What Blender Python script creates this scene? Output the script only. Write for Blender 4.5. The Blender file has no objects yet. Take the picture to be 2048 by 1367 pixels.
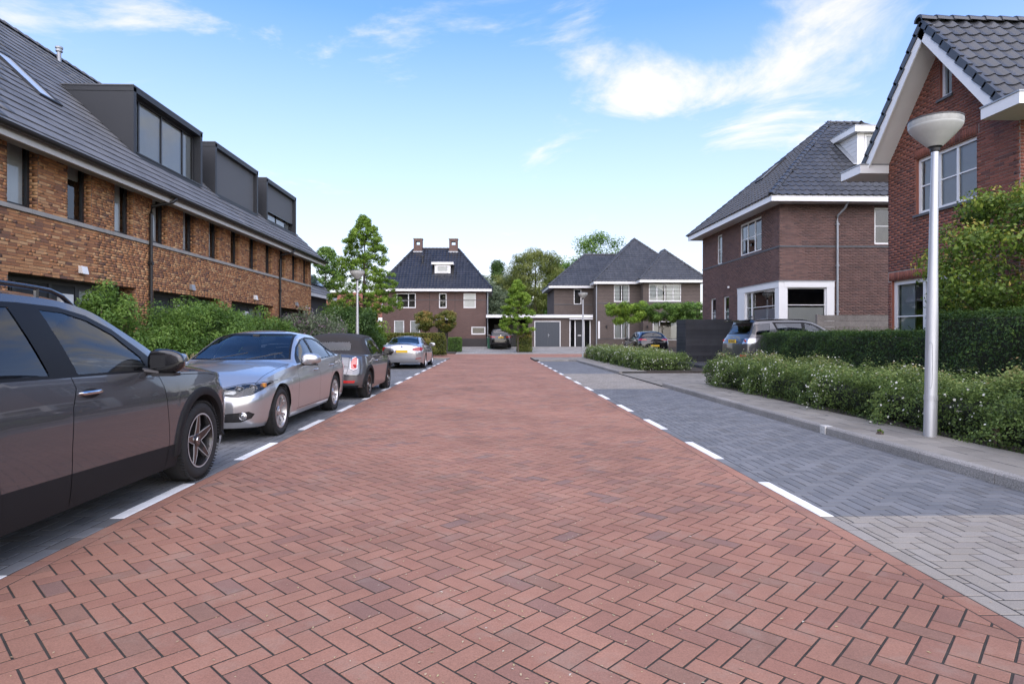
import bpy, bmesh, math, random
import numpy as np
from mathutils import Vector, Matrix
from mathutils.bvhtree import BVHTree

scene = bpy.context.scene
COL = scene.collection
R = math.radians
# ------------------------------------------------------------------ camera
F_PX = 1225.0                                   # focal length in pixels of the 2048 px wide photograph
YAW = math.atan(38 / F_PX)
CAM_Z = 1.31
cam_d = bpy.data.cameras.new('camera')
cam = bpy.data.objects.new('camera', cam_d)
COL.objects.link(cam)
cam.location = (0, 0, CAM_Z)
cam.rotation_euler = (R(90), 0, -YAW)
cam_d.sensor_width = 36.0
cam_d.lens = F_PX / 2048 * 36.0
cam_d.shift_y = -(683.5 - 670.0) / 2048
cam_d.clip_start = 0.05
cam_d.clip_end = 2000
scene.camera = cam
# ------------------------------------------------------------------ sky and sun
SUN_EL, SUN_AZ = R(42), R(172)                  # azimuth clockwise from +Y: behind the camera, a little to the left
world = bpy.data.worlds.new('World')
scene.world = world
world.use_nodes = True
def build_world():
    nt = world.node_tree
    nt.nodes.clear()
    N, L = nt.nodes.new, nt.links.new
    out = N('ShaderNodeOutputWorld'); bg = N('ShaderNodeBackground')
    sky = N('ShaderNodeTexSky'); sky.sky_type = 'NISHITA'; sky.sun_disc = False
    sky.sun_elevation = SUN_EL; sky.sun_rotation = SUN_AZ
    sky.altitude = 0; sky.air_density = 1.0; sky.dust_density = 0.6; sky.ozone_density = 2.0
    tc = N('ShaderNodeTexCoord')
    sep = N('ShaderNodeSeparateXYZ'); L(tc.outputs['Generated'], sep.inputs[0])
    def math_(op, a, b=None, c=None, clamp=False):
        n = N('ShaderNodeMath'); n.operation = op; n.use_clamp = clamp
        for i, v in enumerate((a, b, c)):
            if v is None: continue
            if isinstance(v, (int, float)): n.inputs[i].default_value = v
            else: L(v, n.inputs[i])
        return n.outputs[0]
    # clouds on a flat deck: direction divided by its height
    zc = math_('MAXIMUM', sep.outputs[2], 0.02)
    zc = math_('ADD', zc, 0.12)
    comb = N('ShaderNodeCombineXYZ')
    L(math_('DIVIDE', sep.outputs[0], zc), comb.inputs[0]); L(math_('DIVIDE', sep.outputs[1], zc), comb.inputs[1])
    n1 = N('ShaderNodeTexNoise'); n1.inputs['Scale'].default_value = 1.7; n1.inputs['Detail'].default_value = 9; n1.inputs['Roughness'].default_value = 0.62
    n1.inputs['Distortion'].default_value = 0.6
    mp = N('ShaderNodeMapping'); mp.inputs['Location'].default_value = CLOUD_OFFSET
    L(comb.outputs[0], mp.inputs[0]); L(mp.outputs[0], n1.inputs['Vector'])
    n2 = N('ShaderNodeTexNoise'); n2.inputs['Scale'].default_value = 0.30; n2.inputs['Detail'].default_value = 3
    mp2 = N('ShaderNodeMapping'); mp2.inputs['Location'].default_value = CLOUD_OFFSET2
    L(comb.outputs[0], mp2.inputs[0]); L(mp2.outputs[0], n2.inputs['Vector'])
    dens = math_('ADD', math_('MULTIPLY', n1.outputs['Fac'], 1.5), math_('MULTIPLY', n2.outputs['Fac'], -0.05))
    sp2 = N('ShaderNodeSeparateXYZ'); L(comb.outputs[0], sp2.inputs[0])
    for cx, cy, rx, ry, amp in CLOUD_BANKS:          # where the larger banks drift
        gx = math_('DIVIDE', math_('SUBTRACT', sp2.outputs[0], cx), rx); gy = math_('DIVIDE', math_('SUBTRACT', sp2.outputs[1], cy), ry)
        e = math_('POWER', 2.718, math_('MULTIPLY', math_('ADD', math_('MULTIPLY', gx, gx), math_('MULTIPLY', gy, gy)), -1.0))
        dens = math_('ADD', dens, math_('MULTIPLY', e, amp))
    cl = N('ShaderNodeMapRange'); cl.interpolation_type = 'SMOOTHSTEP'
    L(dens, cl.inputs[0]); cl.inputs[1].default_value = CLOUD_LO; cl.inputs[2].default_value = CLOUD_HI
    cl.inputs[3].default_value = 0; cl.inputs[4].default_value = 0.93
    # pale haze low over the horizon
    hz = N('ShaderNodeMapRange'); L(sep.outputs[2], hz.inputs[0])
    hz.inputs[1].default_value = 0.0; hz.inputs[2].default_value = 0.46; hz.inputs[3].default_value = 0.95; hz.inputs[4].default_value = 0.0
    mixh = N('ShaderNodeMix'); mixh.data_type = 'RGBA'
    hs = N('ShaderNodeHueSaturation'); hs.inputs['Saturation'].default_value = SKY_SAT; hs.inputs['Value'].default_value = SKY_VAL
    L(sky.outputs[0], hs.inputs['Color'])
    tn = N('ShaderNodeMix'); tn.data_type = 'RGBA'; tn.blend_type = 'MULTIPLY'; tn.inputs[0].default_value = 1; L(hs.outputs[0], tn.inputs[6]); tn.inputs[7].default_value = (.95, .89, 1.06, 1)
    L(hz.outputs[0], mixh.inputs[0]); L(tn.outputs[2], mixh.inputs[6]); mixh.inputs[7].default_value = SKY_HAZE
    mixc = N('ShaderNodeMix'); mixc.data_type = 'RGBA'
    L(cl.outputs[0], mixc.inputs[0]); L(mixh.outputs[2], mixc.inputs[6]); mixc.inputs[7].default_value = CLOUD_COL
    L(mixc.outputs[2], bg.inputs[0]); bg.inputs[1].default_value = SKY_STRENGTH
    L(bg.outputs[0], out.inputs[0])
CLOUD_BANKS = [(0.64, 1.88, 0.28, 0.22, 0.3), (0.9, 1.77, 0.35, 0.25, 0.32), (0.9, 1.48, 0.3, 0.2, 0.3), (0.26, 1.74, 0.08, 0.16, 0.22), (-0.41, 2.29, 0.14, 0.35, 0.16), (-1.16, 1.5, 0.14, 0.16, 0.34), (-0.9, 1.5, 0.2, 0.1, 0.2), (0.43, 1.83, 0.1, 0.15, 0.2)]
CLOUD_OFFSET, CLOUD_OFFSET2 = (3.1, 1.7, 0), (0.4, 0.9, 0)
CLOUD_LO, CLOUD_HI = 0.84, 1.22
SKY_SAT, SKY_VAL = 1.25, 1.22
SKY_HAZE = (2.80, 2.96, 3.45, 1)
CLOUD_COL = (3.75, 3.78, 3.85, 1)
SKY_STRENGTH = 0.10
build_world()
sun_d = bpy.data.lights.new('sun', 'SUN')
sun_d.energy = 1.5; sun_d.angle = R(115); sun_d.color = (1.0, 0.95, 0.88)
sun = bpy.data.objects.new('sun', sun_d); COL.objects.link(sun)
sdir = Vector((math.sin(SUN_AZ) * math.cos(SUN_EL), math.cos(SUN_AZ) * math.cos(SUN_EL), math.sin(SUN_EL)))
sun.rotation_euler = sdir.to_track_quat('Z', 'Y').to_euler()
sun.location = (0, 0, 40)
vs = scene.view_settings
vs.view_transform = 'Standard'; vs.look = 'None'; vs.gamma = 1.0; vs.use_curve_mapping = False
vs.exposure = 1.6
try:
    vs.use_white_balance = True; vs.white_balance_temperature = 7300; vs.white_balance_tint = 10
except AttributeError:
    pass
scene.cycles.max_bounces = 8
scene.cycles.transparent_max_bounces = 12
scene.cycles.caustics_reflective = False; scene.cycles.caustics_refractive = False

# ------------------------------------------------------------------ helpers
def gz(y):
    """height of the street: it falls very slightly away from the camera, the far drives climb again"""
    if y <= 49: return -0.0036 * y
    return -0.1764 + min(1.0, (y - 49) / 7.5) * 0.42

def tag(o, label=None, cat=None, group=None, kind=None):
    if label: o['label'] = label
    if cat: o['category'] = cat
    if group: o['group'] = group
    if kind: o['kind'] = kind
    return o
def empty(name, loc=(0, 0, 0), rz=0.0, parent=None):
    o = bpy.data.objects.new(name, None); COL.objects.link(o)
    o.location = loc; o.rotation_euler = (0, 0, rz); o.empty_display_size = 0.2
    if parent: o.parent = parent
    return o
def link(name, me, parent=None, loc=None, rot=None, scale=None):
    o = bpy.data.objects.new(name, me); COL.objects.link(o)
    if parent: o.parent = parent
    if loc is not None: o.location = loc
    if rot is not None: o.rotation_euler = rot
    if scale is not None: o.scale = scale
    return o
def copy_tree(o, parent=None):
    c = o.copy(); COL.objects.link(c); c.parent = parent
    for ch in list(o.children): copy_tree(ch, c)
    return c

class MB:
    """collects simple shapes; build() links them as one mesh object"""
    def __init__(s): s.v = []; s.f = []
    def add(s, vs, fs):
        b = len(s.v); s.v += [tuple(p) for p in vs]; s.f += [tuple(i + b for i in f) for f in fs]; return s
    def box(s, x0, x1, y0, y1, z0, z1):
        x0, x1 = min(x0, x1), max(x0, x1); y0, y1 = min(y0, y1), max(y0, y1); z0, z1 = min(z0, z1), max(z0, z1)
        return s.add([(x0, y0, z0), (x1, y0, z0), (x1, y1, z0), (x0, y1, z0), (x0, y0, z1), (x1, y0, z1), (x1, y1, z1), (x0, y1, z1)],
                     [(0, 3, 2, 1), (4, 5, 6, 7), (0, 1, 5, 4), (1, 2, 6, 5), (2, 3, 7, 6), (3, 0, 4, 7)])
    def quad(s, *p): return s.add(p, [tuple(range(len(p)))])
    def prism(s, poly, vec):
        """polygon (list of 3d points) swept along vec"""
        n = len(poly); vec = Vector(vec)
        a = [Vector(p) for p in poly]; b = [p + vec for p in a]
        return s.add(a + b, [tuple(reversed(range(n))), tuple(range(n, 2 * n))] + [(i, (i + 1) % n, n + (i + 1) % n, n + i) for i in range(n)])
    def tube(s, pts, r, seg=8, caps=True):
        pts = [Vector(p) for p in pts]; n = len(pts)
        rs = r if isinstance(r, (list, tuple)) else [r] * n
        rings = []; up = Vector((0, 0, 1))
        for i, p in enumerate(pts):
            d = (pts[min(i + 1, n - 1)] - pts[max(i - 1, 0)]).normalized()
            a = d.cross(up if abs(d.z) < .95 else Vector((1, 0, 0))).normalized(); b = a.cross(d)
            rings.append([p + (a * math.cos(2 * math.pi * k / seg) + b * math.sin(2 * math.pi * k / seg)) * rs[i] for k in range(seg)])
        fs = []
        for i in range(n - 1):
            for k in range(seg):
                k2 = (k + 1) % seg; fs.append((i * seg + k, i * seg + k2, (i + 1) * seg + k2, (i + 1) * seg + k))
        if caps: fs += [tuple(reversed(range(seg))), tuple(range((n - 1) * seg, n * seg))]
        return s.add([v for r_ in rings for v in r_], fs)
    def lathe(s, prof, seg=32, M=None):
        """profile of (radius, height) turned about Z; M places it"""
        vs_, fs = [], []; n = len(prof)
        for r, z in prof:
            for k in range(seg):
                a = 2 * math.pi * k / seg; vs_.append(Vector((r * math.cos(a), r * math.sin(a), z)))
        for i in range(n - 1):
            for k in range(seg):
                k2 = (k + 1) % seg; fs.append((i * seg + k, i * seg + k2, (i + 1) * seg + k2, (i + 1) * seg + k))
        if M is not None: vs_ = [M @ v for v in vs_]
        return s.add(vs_, fs)
    def xf(s, M): s.v = [tuple(M @ Vector(p)) for p in s.v]; return s
    def mesh(s, name, mat, smooth=False):
        me = bpy.data.meshes.new(name); me.from_pydata(s.v, [], s.f)
        if mat: me.materials.append(mat)
        if smooth is not False:
            me.polygons.foreach_set('use_smooth', [True] * len(me.polygons))
            if smooth is not True:
                me.set_sharp_from_angle(angle=R(smooth))
        me.update(); return me
    def build(s, name, mat, parent=None, smooth=False, bevel=0.0, **k):
        me = s.mesh(name, mat, smooth)
        if bevel:
            bm = bmesh.new(); bm.from_mesh(me); bmesh.ops.remove_doubles(bm, verts=bm.verts, dist=1e-5)
            bmesh.ops.bevel(bm, geom=bm.edges[:], offset=bevel, segments=2, affect='EDGES', profile=.6, clamp_overlap=True)
            bm.to_mesh(me); bm.free()
        return link(name, me, parent, **k)

def np_mesh(name, verts, faces, mat, attr=None, smooth=False):
    """verts (n,3), faces (m,k) arrays; attr: per-face float 'rnd'"""
    me = bpy.data.meshes.new(name)
    verts = np.asarray(verts, np.float32); faces = np.asarray(faces, np.int32); m, k = faces.shape
    me.vertices.add(len(verts)); me.vertices.foreach_set('co', verts.ravel())
    me.loops.add(m * k); me.loops.foreach_set('vertex_index', faces.ravel())
    me.polygons.add(m); me.polygons.foreach_set('loop_start', np.arange(0, m * k, k, dtype=np.int32))
    if attr is not None:
        a = me.attributes.new('rnd', 'FLOAT', 'FACE'); a.data.foreach_set('value', np.asarray(attr, np.float32))
    if smooth: me.polygons.foreach_set('use_smooth', np.ones(m, bool))
    if mat: me.materials.append(mat)
    me.update(calc_edges=True)
    return me

# ------------------------------------------------------------------ materials
MATS = {}
def nodes_of(m):
    m.use_nodes = True; nt = m.node_tree; nt.nodes.clear()
    return nt, nt.nodes.new, nt.links.new
def ramp(N, stops, interp='LINEAR'):
    r = N('ShaderNodeValToRGB'); cr = r.color_ramp; cr.interpolation = interp
    while len(cr.elements) < len(stops): cr.elements.new(0.5)
    for e, (p, c) in zip(cr.elements, stops): e.position = p; e.color = (*c, 1)
    return r
def plain(name, col, rough=.55, metal=0.0, var=.12, scale=6.0, bump=0.0, coat=0.0, spec=.5, bscale=None, stretch=None, rvar=.06):
    """painted / plain surface with faint mottling so that it is never one flat colour"""
    if name in MATS: return MATS[name]
    m = MATS[name] = bpy.data.materials.new(name); nt, N, L = nodes_of(m)
    out = N('ShaderNodeOutputMaterial'); b = N('ShaderNodeBsdfPrincipled'); L(b.outputs[0], out.inputs[0])
    tc = N('ShaderNodeTexCoord'); nz = N('ShaderNodeTexNoise'); nz.inputs['Scale'].default_value = scale; nz.inputs['Detail'].default_value = 6; nz.inputs['Roughness'].default_value = .65
    src = tc.outputs['Object']
    if stretch:
        mp = N('ShaderNodeMapping'); mp.inputs['Scale'].default_value = stretch; L(src, mp.inputs[0]); src = mp.outputs[0]
    L(src, nz.inputs['Vector'])
    r = ramp(N, [(.25, [c * (1 - var) for c in col]), (.75, [min(1, c * (1 + var)) for c in col])]); L(nz.outputs['Fac'], r.inputs[0])
    L(r.outputs[0], b.inputs['Base Color'])
    mr = N('ShaderNodeMapRange'); mr.inputs[3].default_value = max(.02, rough - rvar); mr.inputs[4].default_value = min(1, rough + rvar); L(nz.outputs['Fac'], mr.inputs[0]); L(mr.outputs[0], b.inputs['Roughness'])
    b.inputs['Metallic'].default_value = metal; b.inputs['Coat Weight'].default_value = coat; b.inputs['Coat Roughness'].default_value = .03
    b.inputs['Specular IOR Level'].default_value = spec
    if bump:
        n2 = N('ShaderNodeTexNoise'); n2.inputs['Scale'].default_value = bscale or scale * 8; n2.inputs['Detail'].default_value = 5; L(src, n2.inputs['Vector'])
        bp = N('ShaderNodeBump'); bp.inputs['Strength'].default_value = bump; bp.inputs['Distance'].default_value = .01; L(n2.outputs['Fac'], bp.inputs['Height']); L(bp.outputs[0], b.inputs['Normal'])
    return m
def pieces(name, stops, rough=.8, grain=120, gamt=.25, stain=.25, stain_scale=.7, bump=.3, spec=.35, stain_col=None, wet=None):
    """bricks, pavers, tiles: each piece takes its colour from its own random number"""
    if name in MATS: return MATS[name]
    m = MATS[name] = bpy.data.materials.new(name); nt, N, L = nodes_of(m)
    out = N('ShaderNodeOutputMaterial'); b = N('ShaderNodeBsdfPrincipled'); L(b.outputs[0], out.inputs[0])
    at = N('ShaderNodeAttribute'); at.attribute_name = 'rnd'
    oi = N('ShaderNodeObjectInfo'); ad = N('ShaderNodeMath'); ad.operation = 'ADD'; L(at.outputs['Fac'], ad.inputs[0]); L(oi.outputs['Random'], ad.inputs[1])
    fr = N('ShaderNodeMath'); fr.operation = 'FRACT'; L(ad.outputs[0], fr.inputs[0])
    r = ramp(N, stops); L(fr.outputs[0], r.inputs[0])
    geo = N('ShaderNodeNewGeometry')
    g = N('ShaderNodeTexNoise'); g.inputs['Scale'].default_value = grain; g.inputs['Detail'].default_value = 4; g.inputs['Roughness'].default_value = .7; L(geo.outputs['Position'], g.inputs['Vector'])
    gm = N('ShaderNodeMapRange'); gm.inputs[1].default_value = .25; gm.inputs[2].default_value = .75; gm.inputs[3].default_value = 1 - gamt; gm.inputs[4].default_value = 1 + gamt; L(g.outputs['Fac'], gm.inputs[0])
    st = N('ShaderNodeTexNoise'); st.inputs['Scale'].default_value = stain_scale; st.inputs['Detail'].default_value = 7; st.inputs['Roughness'].default_value = .7; L(geo.outputs['Position'], st.inputs['Vector'])
    sm = N('ShaderNodeMapRange'); sm.inputs[1].default_value = .3; sm.inputs[2].default_value = .72; sm.inputs[3].default_value = 1 - stain; sm.inputs[4].default_value = 1 + stain; L(st.outputs['Fac'], sm.inputs[0])
    mu = N('ShaderNodeMath'); mu.operation = 'MULTIPLY'; L(gm.outputs[0], mu.inputs[0]); L(sm.outputs[0], mu.inputs[1])
    vm = N('ShaderNodeVectorMath'); vm.operation = 'SCALE'; L(r.outputs[0], vm.inputs[0]); L(mu.outputs[0], vm.inputs['Scale'])
    colout = vm.outputs[0]
    if stain_col:      # grey dust and lichen with a shape of its own
        s2 = N('ShaderNodeTexNoise'); s2.inputs['Scale'].default_value = 2.3; s2.inputs['Detail'].default_value = 9; s2.inputs['Roughness'].default_value = .75; L(geo.outputs['Position'], s2.inputs['Vector'])
        m2 = N('ShaderNodeMapRange'); m2.inputs[1].default_value = .52; m2.inputs[2].default_value = .75; m2.inputs[3].default_value = 0; m2.inputs[4].default_value = stain_col[1]; L(s2.outputs['Fac'], m2.inputs[0])
        mx = N('ShaderNodeMix'); mx.data_type = 'RGBA'; L(m2.outputs[0], mx.inputs[0]); L(colout, mx.inputs[6]); mx.inputs[7].default_value = (*stain_col[0], 1); colout = mx.outputs[2]
    L(colout, b.inputs['Base Color']); b.inputs['Roughness'].default_value = rough; b.inputs['Specular IOR Level'].default_value = spec
    if bump:
        bp = N('ShaderNodeBump'); bp.inputs['Strength'].default_value = bump; bp.inputs['Distance'].default_value = .004; L(g.outputs['Fac'], bp.inputs['Height']); L(bp.outputs[0], b.inputs['Normal'])
    return m
def leafmat(name, stops, trans=.35, rough=.5, spec=.35):
    if name in MATS: return MATS[name]
    m = MATS[name] = bpy.data.materials.new(name); nt, N, L = nodes_of(m)
    out = N('ShaderNodeOutputMaterial'); b = N('ShaderNodeBsdfPrincipled'); t = N('ShaderNodeBsdfTranslucent'); mx = N('ShaderNodeMixShader')
    at = N('ShaderNodeAttribute'); at.attribute_name = 'rnd'; r = ramp(N, stops); L(at.outputs['Fac'], r.inputs[0])
    L(r.outputs[0], b.inputs['Base Color']); L(r.outputs[0], t.inputs['Color']); b.inputs['Roughness'].default_value = rough; b.inputs['Specular IOR Level'].default_value = spec
    mx.inputs[0].default_value = trans; L(b.outputs[0], mx.inputs[1]); L(t.outputs[0], mx.inputs[2]); L(mx.outputs[0], out.inputs[0])
    return m
def glass(name, tint=(.8, .88, .86), ior=1.5, rough=.0, opac=0.0, dark=(.02, .02, .025)):
    """a thin pane: reflects by Fresnel, lets the rest through with a tint"""
    if name in MATS: return MATS[name]
    m = MATS[name] = bpy.data.materials.new(name); nt, N, L = nodes_of(m)
    out = N('ShaderNodeOutputMaterial'); tr = N('ShaderNodeBsdfTransparent'); gl = N('ShaderNodeBsdfGlossy'); fr = N('ShaderNodeFresnel'); mx = N('ShaderNodeMixShader')
    tr.inputs[0].default_value = (*tint, 1); gl.inputs['Roughness'].default_value = rough; fr.inputs['IOR'].default_value = ior
    gl.inputs['Color'].default_value = (.95, .97, 1, 1)
    k = N('ShaderNodeMath'); k.operation = 'MULTIPLY_ADD'; k.inputs[1].default_value = 1.15; k.inputs[2].default_value = .02; k.use_clamp = True; L(fr.outputs[0], k.inputs[0])
    L(k.outputs[0], mx.inputs[0]); L(tr.outputs[0], mx.inputs[1]); L(gl.outputs[0], mx.inputs[2]); L(mx.outputs[0], out.inputs[0])
    return m

WHITE = plain('white_paint', (.78, .78, .77), .38, var=.035, scale=2.5)
BLACK = plain('black_plastic', (.018, .018, .019), .45, var=.3, scale=20)
ANTHRA = plain('anthracite_metal', (.036, .039, .044), .5, var=.05, scale=2, spec=.3)
ANTHRA_FRAME = plain('anthracite_frame', (.022, .024, .028), .35, var=.12, scale=3)
ZINC = plain('zinc', (.33, .35, .37), .45, metal=.35, var=.15, scale=5)
ALU = plain('aluminium_pole', (.50, .51, .52), .42, metal=.55, var=.10, scale=3, stretch=(6, 6, .6))
SOIL = plain('soil', (.045, .035, .027), .95, var=.5, scale=9, bump=.8, bscale=40)
DARK_INT = plain('dark_room', (.012, .012, .013), .8, var=.3)
WIN_GLASS = glass('window_glass', (.86, .89, .88), 1.5)
# ------------------------------------------------------------------ the street
rng = random.Random(11)
def project(p):
    x, y, z = p[0], p[1], p[2] - CAM_Z
    cx = x * math.cos(YAW) - y * math.sin(YAW); cy = x * math.sin(YAW) + y * math.cos(YAW)
    if cy < .1: return None
    return (1024 + F_PX * cx / cy, 670 - F_PX * z / cy, cy)
def in_view(p, m=0):
    q = project(p)
    return q is not None and -m < q[0] < 2048 + m and -m < q[1] < 1367 + m

def clip_poly(poly, x0, x1, y0, y1):
    for axis, lim, sgn in ((0, x0, 1), (0, x1, -1), (1, y0, 1), (1, y1, -1)):
        res = []; n = len(poly)
        for i in range(n):
            a, b = poly[i], poly[(i + 1) % n]; da, db = (a[axis] - lim) * sgn, (b[axis] - lim) * sgn
            if da >= 0: res.append(a)
            if (da > 0 > db) or (da < 0 < db):
                t = da / (da - db); res.append((a[0] + (b[0] - a[0]) * t, a[1] + (b[1] - a[1]) * t))
        poly = res
        if len(poly) < 3: return []
    return poly
def area(p): return .5 * sum(p[i][0] * p[(i + 1) % len(p)][1] - p[(i + 1) % len(p)][0] * p[i][1] for i in range(len(p)))
def inset(poly, d):
    """offset a convex counter-clockwise polygon inwards"""
    n = len(poly); res = []
    for i in range(n):
        p0, p1, p2 = poly[i - 1], poly[i], poly[(i + 1) % n]
        e1 = (p1[0] - p0[0], p1[1] - p0[1]); e2 = (p2[0] - p1[0], p2[1] - p1[1])
        l1, l2 = math.hypot(*e1) or 1e-9, math.hypot(*e2) or 1e-9
        n1 = (-e1[1] / l1, e1[0] / l1); n2 = (-e2[1] / l2, e2[0] / l2)
        k = 1 + n1[0] * n2[0] + n1[1] * n2[1]
        k = max(k, .25); res.append((p1[0] + d * (n1[0] + n2[0]) / k, p1[1] + d * (n1[1] + n2[1]) / k))
    return res
def herringbone(w, x0, x1, y0, y1, diag):
    """1:2 bricks, lattice (w,w) and (2w,-2w); diag turns the bond by 45 degrees to the street"""
    c, s = (math.cos(-math.pi / 4), math.sin(-math.pi / 4)) if diag else (1, 0)
    rot = lambda x, y: (x * c - y * s, x * s + y * c)
    polys = []
    if diag:
        # translations after turning: along X sqrt2*w, along Y -2*sqrt2*w
        px, py = math.sqrt(2) * w, 2 * math.sqrt(2) * w
        ia = range(int(x0 / px) - 4, int(x1 / px) + 5); ib = range(int(y0 / py) - 3, int(y1 / py) + 4)
        org = [(a * px, b * py) for a in ia for b in ib]
    else:
        org = []
        for b in range(int((x0 - y1) / (4 * w)) - 3, int((x1 - y0) / (4 * w)) + 4):
            for a in range(int((x0 - 2 * w * b) / w) - 5, int((x1 - 2 * w * b) / w) + 6):
                x, y = a * w + 2 * w * b, a * w - 2 * w * b
                if x0 - 3 * w < x < x1 + 3 * w and y0 - 3 * w < y < y1 + 3 * w: org.append((x, y))
    for ox, oy in org:
        for kind, (bx0, by0, bx1, by1) in ((0, (0, 0, 2 * w, w)), (1, (2 * w, -w, 3 * w, w))):
            q = [rot(*p) for p in ((bx0, by0), (bx1, by0), (bx1, by1), (bx0, by1))]
            q = [(x + ox, y + oy) for x, y in q]
            if max(x for x, y in q) <= x0 or min(x for x, y in q) >= x1 or max(y for x, y in q) <= y0 or min(y for x, y in q) >= y1: continue
            r_ = clip_poly(q, x0, x1, y0, y1)
            if len(r_) < 3: continue
            A = area(r_)
            if A < .02 * 2 * w * w: continue
            polys.append((r_, A > .999 * 2 * w * w, (0 if kind == 0 else 1)))
    return polys
def courses(x0, x1, y0, y1, lx, ly, shift=.5, along='x'):
    """rectangular slabs in half bond"""
    res = []
    if along == 'x':
        j = 0; y = y0
        while y < y1 - 1e-4:
            ye = min(y + ly, y1); x = x0 - (lx * shift if j % 2 else 0)
            while x < x1 - 1e-4:
                a, b = max(x, x0), min(x + lx, x1)
                if b - a > .02 and ye - y > .02: res.append(([(a, y), (b, y), (b, ye), (a, ye)], b - a > lx * .999 and ye - y > ly * .999, 0))
                x += lx
            y += ly; j += 1
    else:
        j = 0; x = x0
        while x < x1 - 1e-4:
            xe = min(x + lx, x1); y = y0 - (ly * shift if j % 2 else 0)
            while y < y1 - 1e-4:
                a, b = max(y, y0), min(y + ly, y1)
                if b - a > .02 and xe - x > .02: res.append(([(x, a), (xe, a), (xe, b), (x, b)], b - a > ly * .999 and xe - x > lx * .999, 0))
                y += ly
            x += lx; j += 1
    return res

def lay(parent, name, polys, mat, gap=.006, cham=.005, depth=.014, zoff=0.0, zvar=.0007, limit=300, dims=None, rot=(0, 0), mass_name=None, zf=gz, far_plain=1e9):
    """sets paving pieces: the largest in view become objects of their own, the rest one joined part"""
    full = []; rest = []
    for p, f, k in polys:
        c = (sum(q[0] for q in p) / len(p), sum(q[1] for q in p) / len(p))
        if f and dims and in_view((c[0], c[1], zf(c[1]))): full.append((c[1] ** 2 + c[0] ** 2, p, k, c))
        else: rest.append((p, c))
    full.sort(key=lambda t: t[0])
    rest += [(p, c) for _, p, k, c in full[limit:]]
    full = full[:limit]
    if full:
        lx, ly = dims; a, b = lx / 2 - gap / 2, ly / 2 - gap / 2; a2, b2 = a - cham, b - cham
        vs_ = [(-a, -b, -depth), (a, -b, -depth), (a, b, -depth), (-a, b, -depth), (-a, -b, -cham * .6), (a, -b, -cham * .6), (a, b, -cham * .6), (-a, b, -cham * .6), (-a2, -b2, 0), (a2, -b2, 0), (a2, b2, 0), (-a2, b2, 0)]
        fs = [(8, 9, 10, 11)] + [(i, (i + 1) % 4, 4 + (i + 1) % 4, 4 + i) for i in range(4)] + [(4 + i, 4 + (i + 1) % 4, 8 + (i + 1) % 4, 8 + i) for i in range(4)]
        me = bpy.data.meshes.new(name); me.from_pydata(vs_, [], fs); me.materials.append(mat)
        for _, p, k, c in full:
            o = link(name, me, parent, (c[0], c[1], zf(c[1]) + zoff + rng.uniform(-zvar, zvar)), (rng.uniform(-.006, .006), rng.uniform(-.006, .006), rot[k] + rng.uniform(-.008, .008)))
    V = []; Fq = []; Ft = []; At = []
    fv = []; ff = []; fa = []
    for p, c in rest:
        q = inset(p, gap / 2); t = inset(p, gap / 2 + cham)
        if area(q) <= 1e-5: continue
        if area(t) <= 1e-6: t = q
        dz = zoff + rng.uniform(-zvar, zvar); r_ = rng.random(); n = len(p); b = len(fv)
        tx, ty = rng.uniform(-.008, .008), rng.uniform(-.008, .008)
        z_ = lambda x, y: zf(y) + dz + (x - c[0]) * tx + (y - c[1]) * ty
        fv += [(x, y, z_(x, y) - depth) for x, y in q] + [(x, y, z_(x, y) - cham * .6) for x, y in q] + [(x, y, z_(x, y)) for x, y in t]
        ff.append(tuple(range(b + 2 * n, b + 3 * n))); fa.append(r_)
        for i in range(n):
            j = (i + 1) % n
            ff.append((b + i, b + j, b + n + j, b + n + i)); ff.append((b + n + i, b + n + j, b + 2 * n + j, b + 2 * n + i)); fa += [r_, r_]
    me = bpy.data.meshes.new(mass_name or name + 's'); me.from_pydata(fv, [], ff); me.materials.append(mat)
    at = me.attributes.new('rnd', 'FLOAT', 'FACE'); at.data.foreach_set('value', fa)
    o = link(mass_name or name + 's', me, parent); o['kind'] = 'stuff'
    return o
def sheet(name, x0, x1, y0, y1, mat, zoff, step=4.0, parent=None, zf=gz):
    m = MB(); ys = np.arange(y0, y1, step).tolist() + [y1]
    if zf is gz and y0 < 49 < y1: ys = sorted(set(ys + [49.0, 56.5 if y1 > 56.5 else y1]))
    for a, b in zip(ys[:-1], ys[1:]):
        if b - a > 1e-6: m.quad((x0, a, zf(a) + zoff), (x1, a, zf(a) + zoff), (x1, b, zf(b) + zoff), (x0, b, zf(b) + zoff))
    for a, b in zip(ys[:-1], ys[1:]):                 # sides down into the ground
        for x in (x0, x1): m.quad((x, a, zf(a) + zoff), (x, b, zf(b) + zoff), (x, b, -.5), (x, a, -.5))
    for y in (y0, y1): m.quad((x0, y, zf(y) + zoff), (x1, y, zf(y) + zoff), (x1, y, -.5), (x0, y, -.5))
    return m.build(name, mat, parent)

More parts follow.
